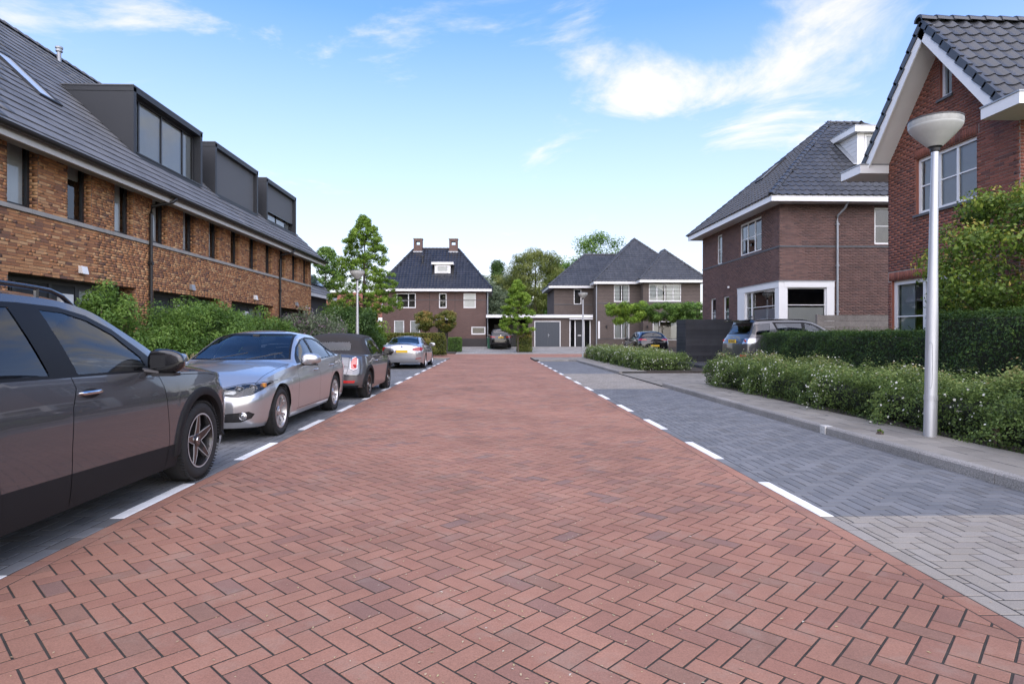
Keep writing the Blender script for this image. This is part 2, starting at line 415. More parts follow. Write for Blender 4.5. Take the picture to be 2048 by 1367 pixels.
RED = pieces('red_paving_brick', [(0, (.235, .130, .094)), (.10, (.30, .150, .104)), (.45, (.325, .163, .112)), (.75, (.295, .142, .098)), (.95, (.255, .130, .096)), (1, (.215, .128, .104))], .82, 160, .30, .26, .55, .35, stain_col=((.34, .28, .22), .42))
DGREY = pieces('dark_grey_paver', [(0, (.125, .130, .137)), (.5, (.152, .157, .164)), (.85, (.172, .175, .180)), (1, (.12, .12, .12))], .78, 200, .22, .18, .5, .3, stain_col=((.22, .21, .20), .35))
LGREY = pieces('light_grey_paver', [(0, (.255, .228, .192)), (.5, (.30, .27, .23)), (.8, (.283, .258, .228)), (1, (.235, .205, .173))], .85, 160, .28, .15, .6, .4, stain_col=((.2, .18, .16), .3))
TILE = pieces('concrete_slab', [(0, (.21, .192, .165)), (.5, (.255, .235, .203)), (1, (.19, .174, .15))], .85, 150, .2, .2, .8, .3, stain_col=((.16, .15, .13), .4))
KERB = pieces('kerb_concrete', [(0, (.27, .255, .235)), (1, (.23, .22, .205))], .9, 90, .75, .2, 1.2, .8)
WLINE = pieces('white_marking_brick', [(0, (.72, .72, .70)), (1, (.80, .80, .78))], .7, 120, .12, .10, 2, .2, stain_col=((.42, .39, .35), .75))
JOINT = plain('joint_sand', (.036, .030, .024), .95, var=.55, scale=14, bump=.6, bscale=180)
JOINTD = plain('joint_sand_dark', (.026, .026, .025), .95, var=.5, scale=14, bump=.6, bscale=180)
GRAVEL = plain('black_gravel', (.045, .045, .048), .9, var=.7, scale=60, bump=1.0, bscale=120)
FARGROUND = plain('garden_ground', (.055, .075, .035), .95, var=.4, scale=.8, bump=.5, bscale=20)

W = 0.1065
XL, XR = -2.676, 2.40
# ground under everything, out to the horizon
g = MB(); g.quad((-600, -80, -.34), (600, -80, -.34), (600, 900, -.34), (-600, 900, -.34))
tag(g.build('ground', FARGROUND), kind='structure')

road = tag(sheet('road', XL, XR, -2.5, 38.5, JOINT, -.0026), kind='structure')
for sgn, xa in ((1, XL), (-1, XR)):        # stretcher row along each edge
    a, b = (xa, xa + W) if sgn > 0 else (xa - W, xa)
    lay(road, 'edge_brick', courses(a, b, -2.5, 38.5, W, 2 * W, 0, 'y'), RED, dims=(W, 2 * W), limit=60, mass_name='edge_bricks')
lay(road, 'paving_brick', herringbone(W, XL + W, XR - W, -1.0, 38.5, True), RED, gap=.0102, cham=.002, depth=.018, dims=(2 * W, W), rot=(-math.pi / 4, math.pi / 4), limit=300, mass_name='paving_bricks')
# the cross street at the end
cross = tag(sheet('cross_street', -22, 26, 38.5, 48.6, JOINT, -.0026), kind='structure')
lay(cross, 'paving_brick', herringbone(W * 1.0, -10, 12, 38.5, 48.6, True), RED, gap=.0065, limit=0, mass_name='paving_bricks')

def bay(name, x0, x1, y0, y1, mat, joint, limit, xb):
    """parking bay in straight herringbone with a stretcher row beside the road"""
    s = tag(sheet(name, x0, x1, y0, y1, joint, -.0026), kind='structure')
    lay(s, 'paver', herringbone(W, x0 + (W if xb < 0 else 0), x1 - (W if xb > 0 else 0), y0, y1, False), mat, gap=.0095, cham=.003, dims=(2 * W, W), rot=(0, math.pi / 2), limit=limit, mass_name='pavers')
    return s
def edge_row(s, xa, xb, y0, y1, mat, dashes):
    y = y0; pol = []; wh = []
    while y < y1 - .02:
        ye = min(y + 2 * W, y1); m = (y + ye) / 2
        (wh if any(a <= m <= b for a, b in dashes) else pol).append(([(xa, y), (xb, y), (xb, ye), (xa, ye)], ye - y > 2 * W * .999, 0)); y = ye
    lay(s, 'edge_paver', pol, mat, gap=.0055, dims=(W, 2 * W), limit=40, mass_name='edge_pavers')
    if wh: lay(s, 'white_marking_brick', wh, WLINE, gap=.003, dims=(W, 2 * W), limit=120, zoff=.001, mass_name='white_marking_bricks')
RB = 4.50
b0 = bay('crossing_pavement', XR, RB, -2.5, 4.42, LGREY, JOINTD, 180, -1); edge_row(b0, XR, XR + W, -2.5, 4.42, LGREY, [])
DR = [(5.48 + k * 2.13 - 1.07, 5.48 + k * 2.13) for k in range(14)]
DR = [(a, b) for a, b in DR]
b1 = bay('parking_bay', XR, RB, 4.42, 15.5, DGREY, JOINTD, 260, -1); edge_row(b1, XR, XR + W, 4.42, 15.5, DGREY, DR)
b2 = bay('crossing_pavement', XR, RB, 15.5, 22.0, LGREY, JOINTD, 40, -1); edge_row(b2, XR, XR + W, 15.5, 22.0, LGREY, DR)
b3 = bay('parking_bay', XR, RB, 22.0, 33.4, DGREY, JOINTD, 0, -1); edge_row(b3, XR, XR + W, 22.0, 33.4, DGREY, DR)
LB = -4.80
DL = [(4.56 + k * 2.13 - 6.39, 5.62 + k * 2.13 - 6.39) for k in range(22)]
b4 = bay('parking_bay', LB, XL, -2.5, 36.0, DGREY, JOINTD, 120, 1); edge_row(b4, XL - W, XL, -2.5, 36.0, DGREY, DL)

# kerbs: stones of one metre, 0.12 m wide, 0.10 m proud
def kerb_run(pts, name='kerb', h=.10, w=.13, limit=60, white=()):
    """pts: polyline of the kerb's street face; the stones stand to its right"""
    k = empty(name); tag(k, kind='structure')
    idx = 0
    for (xa, ya), (xb, yb) in zip(pts[:-1], pts[1:]):
        Ls = math.hypot(xb - xa, yb - ya); n = max(1, round(Ls / 1.0)); dx, dy = (xb - xa) / Ls, (yb - ya) / Ls; nx, ny = dy, -dx
        for i in range(n):
            a, b = Ls * i / n + .003, Ls * (i + 1) / n - .003
            m = MB(); c = .018
            def P(t, u, z): x, y = xa + dx * t + nx * u, ya + dy * t + ny * u; return (x, y, gz(y) + z)
            prof = [(0, -.12), (.012, h - c), (c + .012, h), (w, h), (w, -.12)]
            vsn = [P(a, u, z) for u, z in prof] + [P(b, u, z) for u, z in prof]; q = len(prof)
            m.add(vsn, [(i2, i2 + 1, q + i2 + 1, q + i2) for i2 in range(q - 1)] + [tuple(range(q)), tuple(reversed(range(q, 2 * q)))])
            o = m.build('kerb_stone', KERB, k)
            ym = ya + dy * (a + b) / 2
            idx += 1
    return k
kerb_run([(RB, -2.5), (RB, 16.2)])
m_ = MB(); m_.box(RB - .002, RB + .11, 8.17, 8.30, gz(8) - .02, gz(8.2) + .103); m_.build('painted_mark', plain('worn_white_paint', (.50, .49, .46), .8, var=.4, scale=30), bpy.data.objects['kerb'])
kerb_run([(RB, 21.8), (RB, 32.9), (RB - .35, 33.4), (XR + .1, 33.5)])
kerb_run([(LB, 36.0), (LB, -2.5)], h=.09)
kerb_run([(XL - .1, 36.1), (LB, 36.1)], h=.09)
flat = lambda z: (lambda y: gz(y) + z)
# pavement slabs 30 x 30 behind the kerb
def slabs(name, x0, x1, y0, y1, zf, limit, along='x', l=.30):
    s = tag(sheet(name, x0, x1, y0, y1, JOINTD, -.0028, zf=zf), kind='structure')
    lay(s, 'slab', courses(x0, x1, y0, y1, l, l, .5, along), TILE, gap=.009, cham=.004, dims=(l, l), limit=limit, zf=zf, zvar=.002, mass_name='slabs')
    return s
pv = slabs('pavement', RB + .132, RB + 1.035, -2.5, 16.2, flat(.095), 200, 'y')
slabs('driveway_pavement', RB + .002, 8.4, 16.2, 21.8, lambda y: gz(y) + .03, 60, 'y')
slabs('pavement', RB + .132, RB + 1.035, 21.8, 37.8, flat(.09), 0, 'y')
slabs('pavement', XR - .1, RB + .13, 33.52, 37.8, flat(.085), 0, 'y')
slabs('pavement', LB - .13, XL - .002, 36.235, 38.498, flat(.03), 0, 'y')
# far drives
FDR = pieces('far_drive_paver', [(0, (.24, .23, .215)), (1, (.30, .29, .275))], .85, 60, .15, .15, .5, .2)
fd = tag(sheet('driveway', -3.0, 24, 48.62, 75, JOINTD, -.006, step=1.0), kind='structure')
lay(fd, 'slab', courses(-3.0, 12, 48.62, 57, .5, .5, .5, 'x'), FDR, gap=.012, dims=None, limit=0, mass_name='slabs')
# gardens
def bed(name, x0, x1, y0, y1, z, mat): return tag(sheet(name, x0, x1, y0, y1, mat, z), kind='structure')
bed('garden_bed', RB + 1.037, 9.7, -2.5, 16.2, .075, SOIL)
bed('garden_bed', RB + 1.037, 8.3, 21.8, 37.8, .08, SOIL)
m_ = MB(); m_.box(8.302, 30, 21.802, 38.498, -.5, .10); m_.box(8.402, 30, 16.202, 21.798, -.5, .098); tag(m_.build('gravel_yard', GRAVEL), kind='structure')
bed('garden_bed', -9.1, LB - .13, -2.5, 36.1, .07, SOIL)
bed('garden_bed', -30, LB - .13, 36.1, 38.4, .05, SOIL)
bed('garden_bed', -30, -3.0, 48.62, 57.5, .06, SOIL)
bed('garden_bed', 12, 30, 48.62, 56.0, .08, SOIL)
bed('side_path', RB + 1.037, 30, 37.8, 38.5, .03, TILE)
bed('side_garden', -60, -9.1, 31.2, 36.1, .05, FARGROUND)
# dry bits lying in the joints
def litter():
    V = []; Fc = []; A = []; r2 = random.Random(5)
    for k in range(1300):
        y = 1.9 + 12 * r2.random() ** 1.8; x = r2.gauss(.1, .55) if r2.random() < .72 else r2.uniform(XL, RB)
        s_ = r2.uniform(.002, .006); a = r2.uniform(0, 6.3); z = gz(y) + .002 + r2.uniform(0, .003); l = r2.uniform(1, 2.4); b = len(V)
        for u, v, w_ in ((-l, -.5, 0), (0, -.8, .5), (l, 0, .2), (0, .8, .7)):
            V.append((x + s_ * (u * math.cos(a) - v * math.sin(a)), y + s_ * (u * math.sin(a) + v * math.cos(a)), z + s_ * w_ * .5))
        Fc.append((b, b + 1, b + 2, b + 3)); A.append(r2.random())
    me = np_mesh('leaf_litter', V, Fc, leafmat('dry_bits', [(0, (.38, .27, .15)), (.5, (.55, .42, .27)), (.8, (.5, .45, .2)), (1, (.65, .58, .48))], .15), A)
    tag(link('leaf_litter', me), 'dry leaf crumbs lying in the joints of the red brick road', 'leaf litter', kind='stuff')
litter()
# ------------------------------------------------------------------ building kit
class Frame:
    """a wall plane: u runs along the wall, n out of it, z up"""
    def __init__(s, o, u, n):
        s.o = Vector(o); s.u = Vector(u); s.n = Vector(n)
        s.M = Matrix(((s.u.x, s.n.x, 0, s.o.x), (s.u.y, s.n.y, 0, s.o.y), (s.u.z, s.n.z, 1, s.o.z), (0, 0, 0, 1)))
    def p(s, u, n, z): return s.M @ Vector((u, n, z))
def fbox(fr, u0, u1, n0, n1, z0, z1, m=None):
    m = m or MB(); k = MB().box(u0, u1, n0, n1, z0, z1).xf(fr.M); return m.add(k.v, k.f)
def fquad(fr, u0, u1, n, z0, z1):
    """one quad whose normal points out of the wall"""
    pts = [fr.p(u0, n, z0), fr.p(u1, n, z0), fr.p(u1, n, z1), fr.p(u0, n, z1)]
    if (pts[1] - pts[0]).cross(pts[2] - pts[1]).dot(fr.n) < 0: pts.reverse()
    return MB().quad(*pts)
def minus(iv, cuts):
    for a, b in cuts:
        nx = []
        for c, d in iv:
            if b <= c or a >= d: nx.append((c, d)); continue
            if c < a: nx.append((c, a))
            if b < d: nx.append((b, d))
        iv = nx
    return iv
BRICK_N = [(0, 4, 5, 1), (1, 5, 6, 2), (2, 6, 7, 3), (3, 7, 4, 0), (4, 7, 6, 5)]
def bricks(fr, L, z0, z1, opens=(), course=.0625, pitch=.22, joint=.011, proud=.008, bond='wild', outline=None, seed=1, var=.002, back=-.02):
    """list of (u0,u1,z0,z1) for every brick of a wall face"""
    rr = random.Random(seed); res = []; k = 0; z = z0
    while z < z1 - .02:
        zt = min(z + course, z1); zm = (z + zt) / 2
        iv = [outline(zm)] if outline else [(0, L)]
        if iv[0] and iv[0][1] > iv[0][0]:
            for c, d in minus(iv, [(a, b) for a, b, c_, d_ in opens if c_ < zm < d_]):
                u = c - (rr.random() * pitch if bond == 'wild' else (pitch * .5 * (k % 2)) + ((c / pitch) % 1) * pitch)
                while u < d - .012:
                    l = pitch if bond != 'wild' or rr.random() < .72 else pitch * .5
                    a, b = max(u, c), min(u + l, d)
                    if b - a > .03: res.append((a + joint / 2, b - joint / 2, z + joint / 2, zt - joint / 2))
                    u += l
        z += course; k += 1
    return res
UNITB = {}
def lay_bricks(parent, name, fr, bl, mat, proud=.008, limit=300, seed=1, full=.19, jitter=.002, mass='bricks', h=.045):
    rr = random.Random(seed); near = []; rest = []
    for b in bl:
        u0, u1, z0, z1 = b; c = fr.p((u0 + u1) / 2, proud, (z0 + z1) / 2)
        if limit and u1 - u0 > full and z1 - z0 > h and in_view(c): near.append(((c - Vector((0, 0, CAM_Z))).length, b, c))
        else: rest.append(b)
    near.sort(key=lambda t: t[0]); rest += [b for _, b, c in near[limit:]]; near = near[:limit]
    if near:
        if mat.name not in UNITB:
            me = MB().box(-.5, .5, -.02, 0, -.5, .5).mesh(name, mat); UNITB[mat.name] = me
        for _, (u0, u1, z0, z1), c in near:
            ang = math.atan2(fr.u.y, fr.u.x)
            side = 1 if Vector((-math.sin(ang), math.cos(ang), 0)).dot(fr.n) > 0 else -1
            link(name, UNITB[mat.name], parent, fr.p((u0 + u1) / 2, proud + rr.uniform(-jitter, jitter), (z0 + z1) / 2), (0, 0, ang if side > 0 else ang + math.pi), (u1 - u0, 1, z1 - z0))
    if rest:
        A = np.array(rest); n = len(A); pr = proud + np.array([rr.uniform(-jitter, jitter) for _ in range(n)])
        U = np.stack([A[:, 0], A[:, 1], A[:, 1], A[:, 0]], 1); Z = np.stack([A[:, 2], A[:, 2], A[:, 3], A[:, 3]], 1)
        loc = np.zeros((n, 8, 3)); loc[:, :4, 0] = U; loc[:, 4:, 0] = U; loc[:, :4, 2] = Z; loc[:, 4:, 2] = Z; loc[:, :4, 1] = -.02; loc[:, 4:, 1] = pr[:, None]
        M = np.array(fr.M); Vw = loc.reshape(-1, 3) @ M[:3, :3].T + M[:3, 3]
        Fc = (np.arange(n)[:, None, None] * 8 + np.array(BRICK_N)[None]).reshape(-1, 4)
        at = np.repeat(np.array([rr.random() for _ in range(n)]), 5)
        o = link(mass, np_mesh(mass, Vw, Fc, mat, at), parent); o['kind'] = 'stuff'
def wall_sheet(fr, L, z0, z1, opens, m=None, outline_pts=None):
    """backing of mortar with its openings cut out"""
    m = m or MB(); us = sorted({0, L, *[o[0] for o in opens], *[o[1] for o in opens]}); zs = sorted({z0, z1, *[min(max(o[2], z0), z1) for o in opens], *[min(max(o[3], z0), z1) for o in opens]})
    for a, b in zip(us[:-1], us[1:]):
        for c, d in zip(zs[:-1], zs[1:]):
            um, zm = (a + b) / 2, (c + d) / 2
            if a < 0 or b > L: continue
            if not any(o[0] < um < o[1] and o[2] < zm < o[3] for o in opens): k = fquad(fr, a, b, 0, c, d); m.add(k.v, k.f)
    return m
def window(parent, fr, u0, u1, z0, z1, recess=.09, fw=.06, mat=None, cols=None, rows=None, blind=None, room=.9, glassm=None, name='window', sill=None, fd=.06, casement=.0):
    """frame (with mullions) > panes, blind, room behind, sill"""
    mat = mat or WHITE; m = MB(); n0, n1 = -recess - fd, -recess
    fbox(fr, u0, u0 + fw, n0, n1, z0, z1, m); fbox(fr, u1 - fw, u1, n0, n1, z0, z1, m); fbox(fr, u0 + fw, u1 - fw, n0, n1, z1 - fw, z1, m); fbox(fr, u0 + fw, u1 - fw, n0, n1, z0, z0 + fw, m)
    us = [u0 + fw] + [u0 + (u1 - u0) * c for c in (cols or [])] + [u1 - fw]; zs = [z0 + fw] + [z0 + (z1 - z0) * c for c in (rows or [])] + [z1 - fw]
    mw = fw * .42
    for u in us[1:-1]: fbox(fr, u - mw, u + mw, n0 + .004, n1 - .006, z0 + fw, z1 - fw, m)
    for z in zs[1:-1]:
        for a, b in zip(us[:-1], us[1:]): fbox(fr, a + (mw if a != us[0] else 0), b - (mw if b != us[-1] else 0), n0 + .01, n1 - .012, z - .014, z + .014, m)
    w = m.build(name, mat, parent)
    if parent.parent is not None: w = parent            # already two levels down: panes join their dormer or bay
    for a, b in zip(us[:-1], us[1:]):
        for c, d in zip(zs[:-1], zs[1:]):
            fquad(fr, a, b, n1 - .03, c, d).build('pane', glassm or WIN_GLASS, w)
    if room:
        nb = n0 - room; r_ = MB(); q = [(u0 - .2, nb), (u1 + .2, nb)]
        pts = lambda u, n, z: fr.p(u, n, z)
        pad = .02 if w is parent else .25; a, b, c, d = u0 - pad, u1 + pad, z0 - min(pad, .2), z1 + min(pad, .12)
        e = n0 - .012
        r_.quad(pts(a, nb, c), pts(b, nb, c), pts(b, nb, d), pts(a, nb, d)); r_.quad(pts(a, e, c), pts(b, e, c), pts(b, nb, c), pts(a, nb, c)); r_.quad(pts(a, e, d), pts(b, e, d), pts(b, nb, d), pts(a, nb, d))
        r_.quad(pts(a, e, c), pts(a, nb, c), pts(a, nb, d), pts(a, e, d)); r_.quad(pts(b, e, c), pts(b, nb, c), pts(b, nb, d), pts(b, e, d))
        r_.build('room_behind', ROOM, w)
    if blind:
        kind, amount = blind; nb = n0 - .028; zb = z1 - (z1 - z0) * amount
        if kind == 'vertical':
            k = MB(); u = u0 + fw; i = 0
            while u < u1 - fw - .03:
                dn = .018 if i % 2 else -.018
                p0, p1 = fr.p(u, nb + dn, zb), fr.p(min(u + .05, u1 - fw), nb - dn, zb); k.quad(p0, p1, p1 + Vector((0, 0, z1 - zb)), p0 + Vector((0, 0, z1 - zb))); u += .05; i += 1
            k.build('blind', BLINDM, w)
        elif kind == 'slats':
            k = MB(); z = zb + .01
            while z < z1 - fw: k.quad(fr.p(u0 + fw, nb - .008, z), fr.p(u1 - fw, nb - .008, z), fr.p(u1 - fw, nb + .008, z + .02), fr.p(u0 + fw, nb + .008, z + .02)); z += .026
            k.build('blind', BLINDM, w)
        elif kind == 'low':      # a pleated blind standing on the sill
            fquad(fr, u0 + fw, u1 - fw, nb, z0, z0 + (z1 - z0) * amount).build('blind', BLINDM, w)
        elif kind == 'curtain':
            for a, b in ((u0 + fw, u0 + (u1 - u0) * amount), (u1 - (u1 - u0) * amount, u1 - fw)):
                k = MB(); n = max(4, int((b - a) / .04)); 
                for i in range(n):
                    ua, ub = a + (b - a) * i / n, a + (b - a) * (i + 1) / n; d = .03 * (1 if i % 2 else -1)
                    k.quad(fr.p(ua, nb + d, z0), fr.p(ub, nb - d, z0), fr.p(ub, nb - d, z1), fr.p(ua, nb + d, z1))
                k.build('curtain', BLINDM, w)
    if sill: fbox(fr, u0 - .05, u1 + .05, -.03 - recess, .05, z0 - .06, z0 - .005).build('sill', sill, w)
    return w
# profiled roof tiles ------------------------------------------------
def tile_mesh(tw, tl, kind, mat):
    m = MB()
    if kind == 'flat':
        m.box(.004, tw - .004, -.04, tl, 0, .022)
        m.v = [(x, y, z + .024 * (1 - (y + .04) / (tl + .04))) for x, y, z in m.v]
    else:
        xs = [0, .22, .50, .66, .82, .94, 1.0]; zs = [.030, .012, .010, .020, .052, .052, .034]
        zs2 = zs; n = len(xs)
        for y, lift in ((-.045, .026), (tl, .0)): m.v += [(x * tw, y, z + lift) for x, z in zip(xs, zs)]
        m.v += [(x * tw, -.045, z - .004) for x, z in zip(xs, zs)]
        m.f += [(i, i + 1, n + i + 1, n + i) for i in range(n - 1)] + [(2 * n + i, 2 * n + i + 1, i + 1, i) for i in range(n - 1)]
        m.f += [(0, n, 2 * n), (n - 1, 3 * n - 1, 2 * n - 1)]
    return m.mesh('tile', mat, 40 if kind != 'flat' else False)
def in_poly(x, y, poly):
    c = False; n = len(poly)
    for i in range(n):
        (x0, y0), (x1, y1) = poly[i], poly[(i + 1) % n]
        if (y0 > y) != (y1 > y) and x < (x1 - x0) * (y - y0) / (y1 - y0) + x0: c = not c
    return c
def tile_roof(parent, P0, u, s, poly, mat, tw=.30, tl=.34, kind='wave', holes=(), limit=0, under=None, seed=3, name='roof', half=False, zj=.003):
    """a roof plane; poly in (along the eave, up the slope) metres from P0"""
    P0, u, s = Vector(P0), Vector(u).normalized(), Vector(s).normalized(); n = u.cross(s)
    if n.z < 0: n = -n; 
    rr = random.Random(seed)
    base = MB().quad(*[P0 + u * a + s * b for a, b in poly])
    roof = base.build(name, under or UNDERROOF, parent)
    me = tile_mesh(tw, tl, kind, mat); M3 = Matrix((u, s, n)).transposed()
    flip = M3.determinant() < 0
    us = [p[0] for p in poly]; ss = [p[1] for p in poly]; spots = []
    j = 0; b = min(ss)
    while b < max(ss) - .05:
        a = min(us) - (tw * .5 if (half and j % 2) else 0)
        while a < max(us):
            ca, cb = a + tw / 2, b + tl * .5
            if in_poly(ca, cb, poly) and not any(in_poly(ca, cb, h) for h in holes): spots.append((a, b))
            a += tw
        b += tl; j += 1
    near = []; rest = []
    for a, b in spots:
        c = P0 + u * (a + tw / 2) + s * (b + tl / 2)
        (near if limit and in_view(c) else rest).append(((c - Vector((0, 0, CAM_Z))).length, a, b))
    near.sort(); rest += near[limit:]; near = near[:limit]
    rot = M3.to_4x4() if not flip else None
    for _, a, b in near:
        o = link('tile', me, roof); M = M3.to_4x4(); M.translation = P0 + u * a + s * b + n * (.004 + rr.uniform(-zj, zj)); o.matrix_local = M
    if rest:
        co = np.array([v.co for v in me.vertices]); fl = [list(p.vertices) for p in me.polygons]; nv = len(co)
        fq = np.array([f if len(f) == 4 else f + [f[-1]] for f in fl if len(f) == 4]); R3 = np.array(M3)
        Vs = []; 
        for _, a, b in rest: Vs.append(co @ R3.T + np.array(P0 + u * a + s * b + n * (.004 + rr.uniform(-zj, zj))))
        Fc = (np.arange(len(rest))[:, None, None] * nv + fq[None]).reshape(-1, 4)
        if flip: Fc = Fc[:, ::-1]
        at = np.repeat(np.array([rr.random() for _ in rest]), len(fq))
        me2 = np_mesh('tiles', np.concatenate(Vs), Fc, mat, at)
        if kind != 'flat':
            me2.polygons.foreach_set('use_smooth', [True] * len(me2.polygons)); me2.set_sharp_from_angle(angle=R(40))
        o = link('tiles', me2, roof); o['kind'] = 'stuff'
    return roof
def ridge_caps(parent, a, b, mat, r=.11, l=.34, name='ridge_tile', lift=.03):
    """overlapping half-round tiles along a ridge or hip"""
    a, b = Vector(a), Vector(b); d = b - a; n = max(1, int(d.length / l)); st = d / n; dn = d.normalized(); sd = dn.cross(Vector((0, 0, 1))).normalized(); up = sd.cross(dn)
    m = MB(); K = 7
    for k, (t, rr_) in enumerate(((-.06, r * 1.12), (l, r))):
        m.v += [tuple(Vector((t, math.cos(math.pi * i / (K - 1)) * rr_, math.sin(math.pi * i / (K - 1)) * rr_ - .03 + (.018 if k == 0 else 0)))) for i in range(K)]
    m.v += [(-.06, math.cos(math.pi * i / (K - 1)) * r * .8, math.sin(math.pi * i / (K - 1)) * r * .8 - .03) for i in range(K)]
    m.f = [(i, K + i, K + i + 1, i + 1) for i in range(K - 1)] + [(i, i + 1, 2 * K + i + 1, 2 * K + i) for i in range(K - 1)]
    me = m.mesh(name, mat, 40); M3 = Matrix((dn, sd, up)).transposed()
    for i in range(n):
        o = link(name, me, parent); M = M3.to_4x4(); M.translation = a + st * i + up * lift; o.matrix_local = M
ROOM = plain('room_interior', (.10, .095, .09), .9, var=.5, scale=1.5)
BLINDM = plain('blind_fabric', (.84, .85, .84), .8, var=.05, scale=3)
SCREENM = plain('screen_fabric', (.10, .105, .11), .75, var=.08, scale=30)
UNDERROOF = plain('roof_felt', (.02, .02, .021), .9)
ROOFT = pieces('anthracite_roof_tile', [(0, (.036, .039, .045)), (.5, (.045, .048, .055)), (1, (.056, .059, .066))], .38, 60, .12, .15, .8, .1, spec=.5)
ROOFG = pieces('black_glazed_tile', [(0, (.016, .018, .024)), (.5, (.021, .023, .030)), (1, (.028, .030, .038))], .30, 60, .15, .15, .8, .05, spec=.6)
ROOFF = pieces('grey_flat_roof_tile', [(0, (.125, .128, .133)), (.5, (.138, .141, .147)), (1, (.152, .155, .161))], .6, 70, .15, .2, .8, .2, spec=.4)
B_TER = pieces('multicoloured_brick', [(0, (.25, .12, .072)), (.14, (.34, .15, .075)), (.35, (.43, .195, .09)), (.55, (.50, .255, .122)), (.70, (.57, .335, .175)), (.80, (.45, .205, .095)), (.93, (.29, .135, .078)), (1, (.16, .09, .068))], .88, 140, .28, .16, .6, .5)
B_H1 = pieces('red_brown_brick', [(0, (0.180, 0.066, 0.047)), (.35, (0.242, 0.086, 0.059)), (.7, (0.288, 0.103, 0.070)), (.9, (0.203, 0.074, 0.056)), (1, (0.133, 0.062, 0.053))], .85, 150, .25, .14, .6, .45)
B_H2 = pieces('purple_brown_brick', [(0, (0.122, 0.071, 0.063)), (.4, (0.166, 0.095, 0.081)), (.75, (0.194, 0.109, 0.091)), (1, (0.108, 0.069, 0.064))], .85, 150, .25, .14, .6, .45)
MORTAR_T = plain('mortar_brown', (.19, .15, .115), .95, var=.2, scale=5, bump=.4)
MORTAR_1 = plain('mortar_grey', (.30, .26, .235), .95, var=.2, scale=5, bump=.4)
MORTAR_2 = plain('mortar_dark', (.15, .13, .12), .95, var=.2, scale=5, bump=.4)
STONE = plain('band_stone', (.33, .315, .29), .85, var=.2, scale=4, bump=.3)
SLATE = plain('slate_sill', (.09, .092, .098), .6, var=.2, scale=6)
def brick_tex(name, c1, c2, mortar, sx=.22, sz=.0625):
    """far walls: bond drawn by the material, with relief"""
    m = MATS[name] = bpy.data.materials.new(name); nt, N, L = nodes_of(m)
    out = N('ShaderNodeOutputMaterial'); b = N('ShaderNodeBsdfPrincipled'); L(b.outputs[0], out.inputs[0]); geo = N('ShaderNodeNewGeometry')
    sp = N('ShaderNodeSeparateXYZ'); L(geo.outputs['Position'], sp.inputs[0]); ad = N('ShaderNodeMath'); ad.operation = 'ADD'; L(sp.outputs[0], ad.inputs[0]); L(sp.outputs[1], ad.inputs[1])
    cb = N('ShaderNodeCombineXYZ'); L(ad.outputs[0], cb.inputs[0]); L(sp.outputs[2], cb.inputs[1])
    bt = N('ShaderNodeTexBrick'); L(cb.outputs[0], bt.inputs['Vector']); bt.inputs['Scale'].default_value = 1; bt.inputs['Brick Width'].default_value = sx; bt.inputs['Row Height'].default_value = sz; bt.inputs['Mortar Size'].default_value = .006; bt.inputs['Mortar Smooth'].default_value = .2
    bt.inputs['Color1'].default_value = (*c1, 1); bt.inputs['Color2'].default_value = (*c2, 1); bt.inputs['Mortar'].default_value = (*mortar, 1); bt.inputs['Bias'].default_value = 0
    nz = N('ShaderNodeTexNoise'); nz.inputs['Scale'].default_value = .8; nz.inputs['Detail'].default_value = 6; L(geo.outputs['Position'], nz.inputs['Vector'])
    mr = N('ShaderNodeMapRange'); mr.inputs[3].default_value = .75; mr.inputs[4].default_value = 1.25; L(nz.outputs['Fac'], mr.inputs[0]); vm = N('ShaderNodeVectorMath'); vm.operation = 'SCALE'; L(bt.outputs['Color'], vm.inputs[0]); L(mr.outputs[0], vm.inputs['Scale'])
    L(vm.outputs[0], b.inputs['Base Color']); b.inputs['Roughness'].default_value = .88; bp = N('ShaderNodeBump'); bp.invert = True; bp.inputs['Distance'].default_value = .01; bp.inputs['Strength'].default_value = .6; L(bt.outputs['Fac'], bp.inputs['Height']); L(bp.outputs[0], b.inputs['Normal'])
    return m
BT_FL = brick_tex('far_purple_brick', (.105, .060, .050), (.13, .072, .06), (.16, .13, .115))
BT_FR = brick_tex('far_grey_brown_brick', (.10, .076, .066), (.125, .095, .082), (.13, .115, .10))
BT_DK = brick_tex('far_dark_brick', (.045, .04, .04), (.055, .048, .046), (.07, .065, .06))
BT_RD = brick_tex('far_red_brick', (.22, .085, .055), (.27, .11, .07), (.25, .2, .17))
